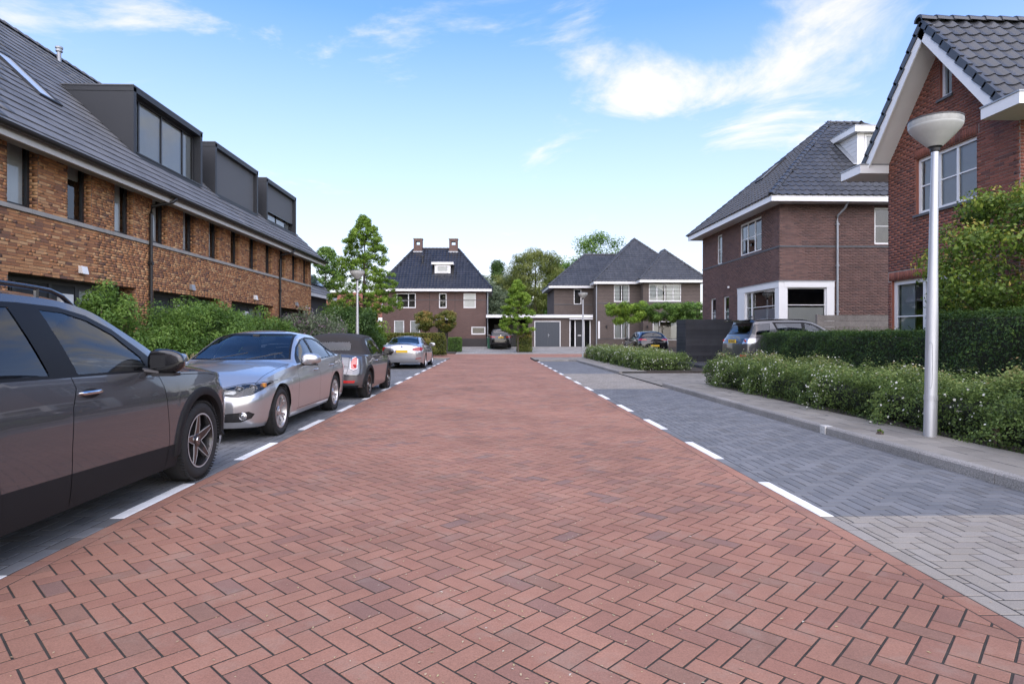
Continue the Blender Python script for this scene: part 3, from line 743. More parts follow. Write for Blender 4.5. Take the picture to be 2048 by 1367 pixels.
# ------------------------------------------------------------------ the terrace on the left
def build_terrace():
    T = tag(empty('row_house', (-9.1, 18, 0)), 'long terrace of orange-brown brick with grey roof and dark box dormers', 'row house')
    inv = Matrix.Translation((9.1, -18, 0))
    X = -9.1; Y0, Y1 = 6.18, 30.93
    fr = Frame((X + 9.1, Y0 - 18, 0), (0, 1, 0), (1, 0, 0)); L = Y1 - Y0       # coordinates are local to the Empty
    wy = [11.76 + 1.63 * k - Y0 for k in range(-3, 12)]
    wins = [(a, a + .78, 3.80, 5.16) for a in wy]
    gy = [(11.78 + 4.92 * k - Y0, 15.91 + 4.92 * k - Y0) for k in range(-1, 4)]
    gnd = [(a, b, -.3, 2.50) for a, b in gy]
    opens = wins + gnd
    wall = wall_sheet(fr, L, -.3, 5.35, opens).build('wall', MORTAR_T, T)
    # keep brick placement in world terms for the view test
    frw = Frame((X, Y0, 0), (0, 1, 0), (1, 0, 0))
    bl = bricks(frw, L, 0.0, 3.70, gnd, seed=4) + bricks(frw, L, 3.78, 5.34, wins, seed=9)
    hold = empty('wall_bricks')
    lay_bricks(hold, 'brick', frw, bl, B_TER, limit=300, seed=7, mass='bricks')
    for c in list(hold.children): c.parent = wall; c.location = Vector(c.location) + Vector((9.1, -18, 0))
    bpy.data.objects.remove(hold)
    # brick reveals of the openings: the jamb that faces the street end
    RV = MB(); jb = []
    for i, (a, b, c, d) in enumerate(opens):
        dep = .30 if c > 1 else .45
        for u, sgn in ((b, -1), (a, 1)):
            f2 = Frame(fr.p(u, 0, 0), (-1, 0, 0), (0, sgn, 0)); k = wall_sheet(f2, dep, max(c, -.3), d, []); RV.add(k.v, k.f)
            bb = bricks(f2, dep, max(c, 0), d, bond='half', seed=i); jb.append((f2, bb))
        if c > 1: k = fbox(fr, a, b, -.32, 0, d, d + .02); RV.add(k.v, k.f)
        else: k = fbox(fr, a, b, -.45, 0, d, d + .02); RV.add(k.v, k.f)
    rv = RV.build('reveal', MORTAR_T, T)
    allv = []; allf = []; at = []; rr = random.Random(3)
    for f2, bb in jb:
        for u0, u1, z0, z1 in bb:
            pr = .006; n = len(allv)
            for q in (-.02, pr):
                for uu, zz in ((u0, z0), (u1, z0), (u1, z1), (u0, z1)): allv.append(tuple(f2.p(uu, q, zz)))
            allf += [tuple(i + n for i in f) for f in BRICK_N]; at += [rr.random()] * 5
    o = link('bricks', np_mesh('bricks', allv, allf, B_TER, at), rv); o['kind'] = 'stuff'
    # stone band under the upper windows
    band = empty('stone_band', parent=T); u = 0
    while u < L:
        fbox(fr, u + .003, min(u + 1.23, L) - .003, -.34, .045, 3.70, 3.785).build('band_stone', STONE, band); u += 1.23
    for i, (a, b, c, d) in enumerate(wins):
        window(T, fr, a, b, c, d, recess=.16, fw=.075, mat=ANTHRA_FRAME, cols=None, blind=('vertical', 1.0) if (i * 7) % 5 != 3 else ('vertical', .3), room=.8, fd=.08)
    # ground floor fronts
    for i, (a, b, c, d) in enumerate(gnd):
        n = -.40; m = MB()
        fbox(fr, a, b, n - .06, n, d - .09, d, m)
        for u in (a, a + .62, a + 1.62, a + 2.45, a + 3.95 + .09): fbox(fr, u, u + .09, n - .06, n + .002, 0, d - .09, m)
        fbox(fr, a, b, n - .06, n + .003, -.3, .18, m)
        sf = m.build('shopfront_frame', ANTHRA_FRAME, T); sf.name = 'entrance_frame'
        fbox(fr, a + .71, a + 1.62, n - .05, n - .02, .18, d - .09).build('front_door', ANTHRA, T)
        pn = fbox(fr, a + 1.71, a + 2.45, n - .05, n - .01, .18, d - .09).build('entrance_panel', ANTHRA, T)
        fbox(fr, a + 1.88, a + 2.26, n - .01, n + .10, 1.85, 2.22).build('meter_box', WHITE, pn, bevel=.012)
        window(T, fr, a + .09, a + .62, .18, d - .09, recess=.41, fw=.04, mat=ANTHRA_FRAME, blind=('low', .9), room=.7)
        window(T, fr, a + 2.54, a + 4.04, .18, d - .09, recess=.41, fw=.06, mat=ANTHRA_FRAME, cols=[.5], blind=('vertical', .35) if i % 2 else None, room=.9)
        m = MB(); m.prism([fr.p(a + 1.95, 0, 2.68), fr.p(a + 1.95, .11, 2.66), fr.p(a + 1.95, .07, 2.83), fr.p(a + 1.95, 0, 2.84)], (0, .2, 0)); m.build('wall_lamp', WHITE if i % 2 else ZINC, T)
    # roof
    EX, EZ, sl = .55, 5.0, .944; nrm = math.hypot(1, sl); s = Vector((-1 / nrm, 0, sl / nrm)); run = 5.55; S = run * nrm
    Yend = 31.75
    P0 = Vector((EX, Y0 - 18, EZ)); U = Yend - Y0
    dz = lambda x: x * nrm
    dorm = [(17.2, 21.2), (22.17, 26.15), (27.13, 31.15)]
    holes = [[(a - Y0 + .05, 1.35 * nrm), (b - Y0 - .05, 1.35 * nrm), (b - Y0 - .05, 3.3 * nrm), (a - Y0 + .05, 3.3 * nrm)] for a, b in dorm]
    holes.append([(14.4 - Y0, 1.9 * nrm), (15.15 - Y0, 1.9 * nrm), (15.15 - Y0, 3.15 * nrm), (14.4 - Y0, 3.15 * nrm)])
    # tiles are placed in world space for the view test, then moved into the Empty's space
    hold = empty('roof_holder'); hold.location = (0, 0, 0)
    rf = tile_roof(hold, P0 + Vector((-9.1, 18, 0)), (0, 1, 0), s, [(0, 0), (U, 0), (U, S), (0, S)], ROOFF, tw=.333, tl=.345, kind='flat', holes=holes, limit=300, half=True)
    rf.parent = T; rf.location = (9.1, -18, 0); bpy.data.objects.remove(hold)
    back = MB(); back.quad((EX - run, Y0 - 18, EZ + run * sl), (EX - run, Yend - 18, EZ + run * sl), (EX - 2 * run, Yend - 18, EZ), (EX - 2 * run, Y0 - 18, EZ)); back.build('rear_roof', ROOFF, T)
    ridge_caps(rf, Vector((EX - run - 9.1, Y0, EZ + run * sl)), Vector((EX - run - 9.1, Yend, EZ + run * sl)), ROOFF, r=.10, l=.42)
    fr0 = Frame((0, Y0 - 18, 0), (0, 1, 0), (1, 0, 0))
    fbox(fr0, -.02, Yend - Y0 - .02, -.02, .50, 4.93, 5.03).build('soffit', plain('soffit_board', (.42, .41, .39), .7, var=.08), T)
    fbox(fr0, -.02, Yend - Y0 - .03, .455, .505, 4.83, 4.928).build('eave_board', plain('eave_board_grey', (.60, .59, .56), .6, var=.06), T)
    # gutter: a half round channel
    g = MB(); K = 8; pts = []
    for y in (Y0 - 18, Yend - 18): pts.append([(EX + .06 + .075 * math.cos(math.pi + math.pi * i / (K - 1)), y, 5.045 + .085 * math.sin(math.pi + math.pi * i / (K - 1))) for i in range(K)])
    g.add(pts[0] + pts[1], [(i, i + 1, K + i + 1, K + i) for i in range(K - 1)] + [tuple(range(K)), tuple(range(K, 2 * K))]); g.build('gutter', BLACK, T, smooth=40)
    # gable end facing the far houses, verge boards
    gb = MB(); gy_ = Y1 - 18
    gb.quad((0, gy_, -.3), (0, gy_, 5.5), (EX - run, gy_, EZ + run * sl - .12), (-11.1, gy_, 5.4), (-11.1, gy_, -.3)); gb.build('gable_wall', B_TER, T)
    vb = MB(); p = lambda d, q, y: Vector((EX, y, EZ)) + s * d + Vector((s.z, 0, -s.x)) * q
    vb.prism([p(-.02, -.16, Yend - 18), p(S, -.16, Yend - 18), p(S, .02, Yend - 18), p(-.02, .02, Yend - 18)], (0, -.04, 0)); vb.build('verge_board', plain('verge_grey', (.35, .35, .35), .6), T)
    vs_ = MB(); vs_.quad(p(0, -.10, Yend - 18 - .05), p(S, -.10, Yend - 18 - .05), p(S, -.10, Y1 - 18), p(0, -.10, Y1 - 18)); vs_.build('verge_soffit', MATS['soffit_board'], T)
    # downpipes
    for y in (16.45, 26.27):
        yy = y - 18
        m = MB(); m.tube([(EX + .06, yy + .25, 4.97), (EX + .03, yy + .16, 4.86), (.10, yy, 4.70), (.08, yy, 4.5), (.08, yy, -.1)], .043, 10); dp = m.build('downpipe', BLACK, T, smooth=50)
        for z in (3.2, 1.8, .6): MB().tube([(.0, yy, z), (.135, yy, z)], .05, 8).build('pipe_bracket', BLACK, dp)
    # dormers
    for i, (a, b) in enumerate(dorm):
        x = -.80; z0, z1 = 6.30, 8.18; a_, b_ = a - 18, b - 18; d = empty('dormer', (0, 0, 0), parent=T); th = .13
        m = MB(); xb = EX - (8.12 - EZ) / sl - .25
        m.box(x, xb, a_, a_ + th, 6.1, z1 - .02); m.box(x, xb, b_ - th, b_, 6.1, z1 - .02); m.box(x + .0, xb, a_ - .012, b_ + .012, z1 - .14, z1)
        m.box(x - .003, x - .45, a_ + th, b_ - th, 6.0, z0 + .10)
        m.build('dormer_casing', ANTHRA, d)
        MB().box(x + .006, xb, a_ - .03, b_ + .03, z1 + .001, z1 + .035).build('dormer_trim', plain('dormer_edge', (.10, .105, .115), .4, metal=.3), d)
        fd_ = Frame((x, a_, 0), (0, 1, 0), (1, 0, 0)); w = b_ - a_
        if i == 0:
            window(d, fd_, th, w - th, z0 + .10, z1 - .14, recess=.22, fw=.07, mat=ANTHRA_FRAME, cols=[.14, .46, .80], blind=('slats', 1.0), room=.8)
            m = MB(); fbox(fd_, th, w - th, -.2, .02, z0 + .07, z0 + .10, m); m.build('dormer_sill', ANTHRA_FRAME, d)
        elif i == 1:
            fbox(fd_, th, w - th, -.17, -.15, z0 + .10, z1 - .14).build('sun_screen', SCREENM, d)
            fbox(fd_, th, w - th, -.15, -.13, z0 + .10, z0 + .14).build('screen_rail', ANTHRA_FRAME, d)
        else:
            fbox(fd_, th, w - th, -.17, -.15, z0 + .55, z1 - .14).build('sun_screen', SCREENM, d)
            fbox(fd_, th, w - th, -.15, -.13, z0 + .52, z0 + .56).build('screen_rail', ANTHRA_FRAME, d)
            window(d, fd_, th, w - th, z0 + .10, z1 - .5, recess=.24, fw=.07, mat=ANTHRA_FRAME, cols=[.14, .46, .80], blind=('slats', 1.0), room=.6)
    # roof window and vent
    n = Vector((s.z, 0, -s.x)); b0 = Vector((EX, 14.4 - 18, EZ)) + s * (1.9 * nrm); Ls = 1.25 * nrm
    def rbox(m, a0, a1, s0, s1, n0, n1):
        c = [b0 + Vector((0, aa, 0)) + s * ss + n * nn for nn in (n0, n1) for aa, ss in ((a0, s0), (a1, s0), (a1, s1), (a0, s1))]
        return m.add(c, [(0, 1, 2, 3), (4, 5, 6, 7), (0, 1, 5, 4), (1, 2, 6, 5), (2, 3, 7, 6), (3, 0, 4, 7)])
    m = MB(); rbox(m, 0, .07, 0, Ls, 0, .09); rbox(m, .68, .75, 0, Ls, 0, .09); rbox(m, .07, .68, 0, .09, 0, .085); rbox(m, .07, .68, Ls - .08, Ls, 0, .085); rw = m.build('roof_window', ANTHRA, T)
    q = [b0 + Vector((0, aa, 0)) + s * ss + n * .06 for aa, ss in ((.07, .09), (.68, .09), (.68, Ls - .08), (.07, Ls - .08))]
    MB().quad(*q).build('pane', plain('roof_pane', (.5, .55, .6), .04, var=.02, spec=1.0), rw)
    c = Vector((-4.75, 20.0 - 18, 9.75)); m = MB(); m.tube([c, c + Vector((0, 0, .62))], .06, 12); m.tube([c + Vector((0, 0, .60)), c + Vector((0, 0, .64))], .10, 12); m.tube([c + Vector((0, 0, .70)), c + Vector((0, 0, .75))], .11, 12); m.tube([c + Vector((0, 0, .60)), c + Vector((0, 0, .75))], .085, 12)
    m.build('vent_pipe', ZINC, T, smooth=40)
    MB().box(-11.0, -.60, Y0 - 18 - .05, Y0 - 18, -.3, 5.2).build('party_wall', MORTAR_T, T)
build_terrace()
# ------------------------------------------------------------------ houses on the right and at the end
def settle(E, loc):
    E.location = loc
    for c in E.children: c.location = Vector(c.location) - Vector(loc)
def soldier(fr, u0, u1, z0, h=.21, pitch=.0625, joint=.011):
    res = []; u = u0
    while u < u1 - .02: res.append((u + joint / 2, min(u + pitch, u1) - joint / 2, z0 + joint / 2, z0 + h - joint / 2)); u += pitch
    return res
def house_gable():
    H = tag(empty('detached_house'), 'red-brown brick house with steep white-trimmed gable behind the tall street lamp', 'house')
    X, Ya, Yb, yc = 9.7, 10.98, 14.74, 12.86
    fr = Frame((X, Yb, 0), (0, -1, 0), (-1, 0, 0)); L = Yb - Ya
    op = [(Yb - 13.76, Yb - 11.99, 4.06, 5.33), (Yb - 13.02, Yb - 12.66, 6.42, 7.34), (Yb - 14.62, Yb - 11.5, .35, 2.62)]
    zt = 7.86; half = lambda z: max(0, min(L / 2, (zt - z) / 1.2))
    w = wall_sheet(fr, L, -.2, 5.5, op[:1] + op[2:])
    # gable triangle of mortar with the attic window left open
    zs = [5.5, 6.42, 7.34, zt]
    for a, b in zip(zs[:-1], zs[1:]):
        ha, hb = half(a), half(b); c = L / 2
        if a == 6.42:
            for (l0, r0), (l1, r1) in (((c - ha, op[1][0]), (c - hb, op[1][0])), ((op[1][1], c + ha), (op[1][1], c + hb))):
                if r0 > l0: w.quad(fr.p(l0, 0, a), fr.p(r0, 0, a), fr.p(max(r1, l1), 0, b), fr.p(l1, 0, b))
        else: w.quad(fr.p(c - ha, 0, a), fr.p(c + ha, 0, a), fr.p(c + hb, 0, b), fr.p(c - hb, 0, b))
    wall = w.build('gable_wall', MORTAR_1, H)
    sold = soldier(fr, op[0][0] - .06, op[0][1] + .06, 5.33) + soldier(fr, op[2][0] - .1, op[2][1] + .1, 2.62)
    ex = [(op[0][0] - .06, op[0][1] + .06, 5.33, 5.54), (op[2][0] - .1, op[2][1] + .1, 2.62, 2.83)]
    bl = bricks(fr, L, .1, 7.8, op + ex, course=.0625, bond='half', outline=lambda z: (L / 2 - half(z), L / 2 + half(z)), seed=2) + sold
    lay_bricks(wall, 'brick', fr, bl, B_H1, limit=300, proud=.007, mass='bricks')
    fn = Frame((X, Ya, 0), (1, 0, 0), (0, -1, 0)); sw = wall_sheet(fn, 9, -.2, 5.6, []).build('side_wall', MORTAR_1, H)
    lay_bricks(sw, 'brick', fn, bricks(fn, 9, .1, 5.5, bond='half', seed=5), B_H1, limit=0, proud=.007, mass='bricks')
    ff = Frame((X, Yb, 0), (1, 0, 0), (0, 1, 0)); wall_sheet(ff, 9, -.2, 5.6, []).build('rear_side_wall', BT_FL, H)
    rv = MB()
    for a, b, c, d in op:
        for q in (fbox(fr, a - .02, a, -.2, -.001, c, d), fbox(fr, b, b + .02, -.2, -.001, c, d), fbox(fr, a, b, -.2, -.001, d, d + .02)): rv.add(q.v, q.f)
    rv.build('reveal', B_H1, H)
    window(H, fr, *op[0], recess=.07, fw=.075, cols=[.37, .66], rows=[.5], blind=('slats', 1.0), sill=SLATE)
    window(H, fr, *op[1], recess=.07, fw=.07, blind=('low', .9), sill=SLATE)
    window(H, fr, *op[2], recess=.07, fw=.10, cols=[.33, .66], rows=[.30, .62], blind=('curtain', .2), room=2.0, fd=.08)
    # roof slopes
    az, ez, hw, x0, x1 = 8.02, 5.46, 2.13, 9.22, 19.0; nrm = math.hypot(hw, az - ez); S = nrm
    for sg in (-1, 1):
        s = Vector((0, -sg * hw, az - ez)) / nrm
        P = Vector((x0, yc + sg * hw, ez)); rf = tile_roof(H, P, (1, 0, 0), s, [(0, 0), (x1 - x0, 0), (x1 - x0, S), (0, S)], ROOFT, limit=260 if sg < 0 else 0, tw=.30, tl=.34, name='roof')
        n = Vector((0, sg * (az - ez), hw)) / nrm
        k = int(S / .34) + 1
        for i in range(k):
            a = P + s * (i * .34 - .03); b = P + s * min(i * .34 + .36, S)
            m = MB(); m.prism([a + n * -.05, b + n * -.09, b + n * .055, a + n * .085], (.09, 0, 0)); m.xf(Matrix.Translation((-.06, 0, 0))); m.build('verge_tile', ROOFT, rf)
        # white barge board and soffit
        bq = lambda d, q, x: Vector((x, P.y, P.z)) + s * d + n * q
        m = MB(); m.prism([bq(-.02, -.26, x0), bq(S, -.26, x0), bq(S + .17 * 1.2, -.06, x0) if False else bq(S, -.06, x0), bq(-.02, -.06, x0)], (-.035, 0, 0)); m.build('barge_board', WHITE, H)
        m = MB(); m.quad(bq(0, -.20, x0 - .0), bq(S, -.20, x0), bq(S, -.20, X + .02), bq(0, -.20, X + .02)); m.build('verge_soffit', WHITE, H)
        ya, yb_ = (yc - hw - .55, yc - hw + .28) if sg < 0 else (yc + hw - .28, yc + hw + .55)
        m = MB(); m.box(8.98, 9.98 if False else 18, ya, yb_, 5.27, 5.47); bx = m.build('eave_box', WHITE, H)
        MB().box(8.965, 18, ya - .015, yb_ + .015, 5.472, 5.50).build('gutter_edge', ZINC, bx)
    # peak of the barge boards
    ridge_caps(H, (x0 - .05, yc, az), (x1, yc, az), ROOFT, r=.12)
    settle(H, (9.7, 12.86, 0))
house_gable()

def hip_roof(H, x0, x1, y0, y1, z, pitch, mat, limit=0, tw=.30, tl=.34, sides='flrb', holes=(), lholes=()):
    """hipped roof on the rectangle; ridge along the longer side"""
    W_, D = x1 - x0, y1 - y0; h = min(W_, D) / 2; ap = z + pitch * h; nrm = math.hypot(1, pitch); S = h * nrm
    if W_ >= D: A, B = (x0 + h, (y0 + y1) / 2, ap), (x1 - h, (y0 + y1) / 2, ap)
    else: A, B = ((x0 + x1) / 2, y0 + h, ap), ((x0 + x1) / 2, y1 - h, ap)
    rfs = {}
    fpoly = [(0, 0), (W_, 0), (W_ - h, S), (h, S)] if W_ > D else [(0, 0), (W_, 0), (h, S)]
    lpoly = [(0, 0), (D, 0), (D - h, S), (h, S)] if D > W_ else [(0, 0), (D, 0), (h, S)]
    if 'f' in sides: rfs['f'] = tile_roof(H, (x0, y0, z), (1, 0, 0), (0, 1 / nrm, pitch / nrm), fpoly, mat, tw, tl, limit=limit, holes=holes)
    if 'l' in sides: rfs['l'] = tile_roof(H, (x0, y1, z), (0, -1, 0), (1 / nrm, 0, pitch / nrm), lpoly, mat, tw, tl, limit=limit // 2, holes=lholes)
    if 'r' in sides: rfs['r'] = tile_roof(H, (x1, y0, z), (0, 1, 0), (-1 / nrm, 0, pitch / nrm), lpoly, mat, tw, tl)
    if 'b' in sides: MB().quad((x0, y1, z), (x1, y1, z), B, A).build('rear_roof', mat, H)
    m = rfs.get('f') or H
    ridge_caps(m, (x0, y0, z), A, mat, r=.10)
    if W_ > D:
        ridge_caps(m, A, B, mat, r=.10); ridge_caps(m, (x1, y0, z), B, mat, r=.10); ridge_caps(m, (x0, y1, z), A, mat, r=.10)
    else:
        ridge_caps(m, (x1, y0, z), A, mat, r=.10); ridge_caps(m, A, B, mat, r=.10)
    return A, B
def eave_box(H, x0, x1, y0, y1, z0, z1, sides='flr', wall=None, t=.04):
    """white fascia round the eaves and its soffit"""
    m = MB()
    if 'f' in sides: m.box(x0, x1, y0, y0 + t, z0, z1)
    if 'l' in sides: m.box(x0, x0 + t, y0 + t, y1, z0, z1)
    if 'r' in sides: m.box(x1 - t, x1, y0 + t, y1, z0, z1)
    f = m.build('fascia', WHITE, H)
    MB().quad((x0 + t, y0 + t, z0 + .012), (x1 - t, y0 + t, z0 + .012), (x1 - t, y1, z0 + .012), (x0 + t, y1, z0 + .012)).build('soffit', WHITE, H)
    m = MB(); m.box(x0 - .012, x1 + .012, y0 - .012, y0 + .10, z1 + .001, z1 + .025); 
    if 'l' in sides: m.box(x0 - .012, x0 + .10, y0 + .101, y1, z1 + .001, z1 + .025)
    m.build('gutter_edge', ZINC, H)
def house_bay():
    H = tag(empty('detached_house'), 'purple-brown brick house with white corner bay window and white side-boarded dormer', 'house')
    X, Y, Yf = 11.15, 23.5, 32.25; Xr = 20.0
    fs_ = Frame((X, Yf, 0), (0, -1, 0), (-1, 0, 0)); Ls = Yf - Y; ff = Frame((X, Y, 0), (1, 0, 0), (0, -1, 0)); Lf = Xr - X
    U = lambda y: Yf - y
    so = [(U(30.18), U(29.48), 4.79, 6.25), (U(27.35), U(25.11), 4.84, 6.27), (U(31.07), U(30.32), 1.70, 3.18), (U(29.32), U(28.62), 1.70, 3.18), (U(27.5), Ls + .01, .3, 3.42)]
    fo = [(-.01, 2.14, .3, 3.42), (3.76, 5.1, 4.86, 6.30)]
    m = wall_sheet(fs_, Ls, -.2, 6.5, so); wall_sheet(ff, Lf, -.2, 6.5, fo, m); wall = m.build('wall', MORTAR_2, H)
    band = (4.735, 4.80)
    for fr, L, o, lim, sd in ((fs_, Ls, so, 120, 3), (ff, 6.5, fo, 180, 4)):
        lay_bricks(wall, 'brick', fr, bricks(fr, L, .1, band[0], o, bond='half', seed=sd) + bricks(fr, L, band[1], 6.48, o, bond='half', seed=sd + 1), B_H2, limit=lim, proud=.007, mass='bricks')
        iv = minus([(0, L)], [(a, b) for a, b, c, d in o if c < 4.77 < d]); bm_ = MB()
        for a, b in iv: q = fbox(fr, a, b, 0, .03, *band); bm_.add(q.v, q.f)
        bm_.build('dark_band', SLATE, H)
    pl = MB(); q = fbox(fs_, 0, U(27.5), 0, .03, 1.60, 1.66); pl.add(q.v, q.f); pl.build('plinth_band', SLATE, H)
    rv = MB()
    for fr, o in ((fs_, so), (ff, fo)):
        for a, b, c, d in o:
            if d - c > 2.5: continue
            for q in (fbox(fr, a - .02, a, -.15, -.001, c, d), fbox(fr, b, b + .02, -.15, -.001, c, d), fbox(fr, a, b, -.15, -.001, d, d + .02)): rv.add(q.v, q.f)
    rv.build('reveal', B_H2, H)
    window(H, fs_, *so[0], recess=.05, fw=.07, rows=[.5], blind=('slats', .6)); window(H, fs_, *so[1], recess=.05, fw=.075, cols=[.33, .66], rows=[.5], blind=('curtain', .12))
    window(H, fs_, *so[2], recess=.05, fw=.07, rows=[.5], blind=('low', .6)); window(H, fs_, *so[3], recess=.05, fw=.07, rows=[.5], blind=('low', .6))
    window(H, ff, *fo[1], recess=.05, fw=.07, cols=[.5], rows=[.5], blind=None)
    # the white corner bay
    bay_ = empty('bay_window', parent=H); m = MB()
    fbox(fs_, U(27.5), U(26.72), -.16, .05, .3, 3.17, m); fbox(fs_, U(27.5), Ls + .05, -.16, .06, 3.17, 3.40, m); fbox(ff, .161, 2.14, -.16, .06, 3.172, 3.398, m)
    fbox(ff, 1.84, 2.14, -.16, .05, .3, 3.17, m); fbox(ff, -.05, .28, -.16, .05, .3, 3.168, m); fbox(fs_, U(23.82), U(23.665), -.16, .045, .3, 3.167, m)
    fbox(fs_, U(26.72), U(23.82), -.16, .04, .3, .9, m); fbox(ff, .28, 1.84, -.16, .04, .3, .9, m); m.build('bay_frame', WHITE, bay_)
    m = MB(); fbox(fs_, U(27.52), Ls + .08, -.02, .08, 3.402, 3.43, m); fbox(ff, .023, 2.17, -.02, .08, 3.403, 3.431, m); m.build('bay_flashing', ZINC, bay_)
    window(bay_, fs_, U(26.72), U(26.15), .9, 3.17, recess=.03, fw=.05, rows=[.70], blind=('low', .66), room=None)
    window(bay_, fs_, U(26.15), U(23.82), .9, 3.17, recess=.03, fw=.05, rows=[.70], blind=('low', .66), room=None)
    window(bay_, ff, .28, 1.84, .9, 3.17, recess=.03, fw=.05, rows=[.70], cols=None, blind=('low', .66), room=None)
    m = MB(); m.quad((16, 23.8, .3), (16, 28, .3), (16, 28, 3.4), (16, 23.8, 3.4)); m.quad((11.4, 28, .3), (16, 28, .3), (16, 28, 3.4), (11.4, 28, 3.4)); m.quad((11.35, 23.7, .4), (16, 23.7, .4), (16, 28, .4), (11.35, 28, .4)); m.quad((11.35, 23.7, 3.3), (16, 23.7, 3.3), (16, 28, 3.3), (11.35, 28, 3.3)); m.quad((13.3, 23.75, .3), (16, 23.75, .3), (16, 23.75, 3.4), (13.3, 23.75, 3.4)); m.build('room_behind', ROOM, bay_)
    # eaves and roof
    x0, y0, x1, y1 = 10.55, 22.9, 22.0, 32.85; pt = .895
    eave_box(H, x0, x1, y0, y1, 6.40, 6.63, 'fl'); nrm = math.hypot(1, pt)
    hole = [(4.35 , 1.85 * nrm), (7.6, 1.85 * nrm), (7.6, 3.55 * nrm), (4.35, 3.55 * nrm)]
    lh = [(y1 - 29.3, 2.2 * nrm), (y1 - 28.4, 2.2 * nrm), (y1 - 28.4, 3.3 * nrm), (y1 - 29.3, 3.3 * nrm)]
    hip_roof(H, x0, x1, y0, y1, 6.64, pt, ROOFT, limit=200, holes=[hole], lholes=[lh])
    # dormer clad in white boards
    d = empty('dormer', parent=H); X0, X1, Yd, zb, zt = 14.95, 18.2, 24.72, 8.2, 9.60
    for i in range(8):
        za, zb_ = zb + i * .175, zb + (i + 1) * .175 - .012
        ye = y0 + (za - 6.64) / pt + .25
        if ye > Yd + .05: MB().box(X0, X0 + .02, Yd, ye, za, min(zb_, zt)).build('cladding_board', WHITE, d)
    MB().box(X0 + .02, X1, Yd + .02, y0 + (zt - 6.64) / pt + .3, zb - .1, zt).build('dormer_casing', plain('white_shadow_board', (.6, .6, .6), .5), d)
    m = MB(); m.box(X0 - .22, X1 + .2, Yd - .25, y0 + (zt - 6.4) / pt + .35, zt, zt + .24); m.build('dormer_fascia', WHITE, d)
    MB().box(X0 - .24, X1 + .2, Yd - .27, y0 + (zt - 6.4) / pt + .35, zt + .242, zt + .27).build('dormer_roof_edge', ZINC, d)
    fd_ = Frame((X0, Yd, 0), (1, 0, 0), (0, -1, 0)); MB().box(X0 - .001, X0 + .3, Yd - .02, Yd + .02, zb - .1, zt).build('corner_post', WHITE, d)
    window(d, fd_, .32, 3.0, zb + .2, zt - .05, recess=-.02, fw=.07, cols=[.33, .66], blind=('slats', 1), room=None)
    m = MB(); p0 = Vector((X0 - .14, Yd - .02, 6.64 + pt * (Yd - y0) + .05)); s = Vector((0, 1, pt)).normalized(); m.prism([p0, p0 + Vector((.14, 0, 0)), p0 + Vector((.14, 0, .10))], s * 2.2); m.build('lead_flashing', ZINC, d)
    # roof window on the street slope
    s = Vector((1, 0, pt)).normalized(); n = Vector((-pt, 0, 1)).normalized(); b0 = Vector((x0 + 2.2, 29.3, 6.64 + 2.2 * pt)); m = MB()
    def rb(a0, a1, s0, s1, n0, n1):
        c = [b0 + Vector((0, -aa, 0)) + s * ss + n * nn for nn in (n0, n1) for aa, ss in ((a0, s0), (a1, s0), (a1, s1), (a0, s1))]; m.add(c, [(0, 1, 2, 3), (4, 5, 6, 7), (0, 1, 5, 4), (1, 2, 6, 5), (2, 3, 7, 6), (3, 0, 4, 7)])
    rb(0, .08, 0, 1.45, .02, .12); rb(.82, .9, 0, 1.45, .02, .12); rb(.08, .82, 0, .08, .02, .115); rb(.08, .82, 1.37, 1.45, .02, .115); rw = m.build('roof_window', BLACK, H)
    MB().quad(*[b0 + Vector((0, -a, 0)) + s * q + n * .08 for a, q in ((.08, .08), (.82, .08), (.82, 1.37), (.08, 1.37))]).build('pane', MATS['roof_pane'], rw)
    # rain pipe
    m = MB(); xp = X + 2.19 + .06; m.tube([(xp + .2, y0 + .15, 6.42), (xp + .16, y0 + .3, 6.2), (xp, Y - .07, 5.95), (xp, Y - .07, 5.7), (xp, Y - .07, 0)], .042, 10); dp = m.build('downpipe', ZINC, H, smooth=50)
    for z in (5.6, 4.0, 2.2): MB().box(xp - .06, xp + .06, Y - .12, Y, z, z + .04).build('pipe_bracket', ZINC, dp)
    m = MB(); m.lathe([(0, .06), (.05, .055), (.06, 0), (.045, -.03), (0, -.04)], 12, Matrix.Translation((X - .09, 28.45, 3.55))); m.build('wall_lamp', WHITE, H, smooth=40)
    MB().box(X + .3, Xr, Yf - .05, Yf, -.2, 6.4).build('rear_wall', BT_FL, H)
    settle(H, (11.15, 23.5, 0))
house_bay()

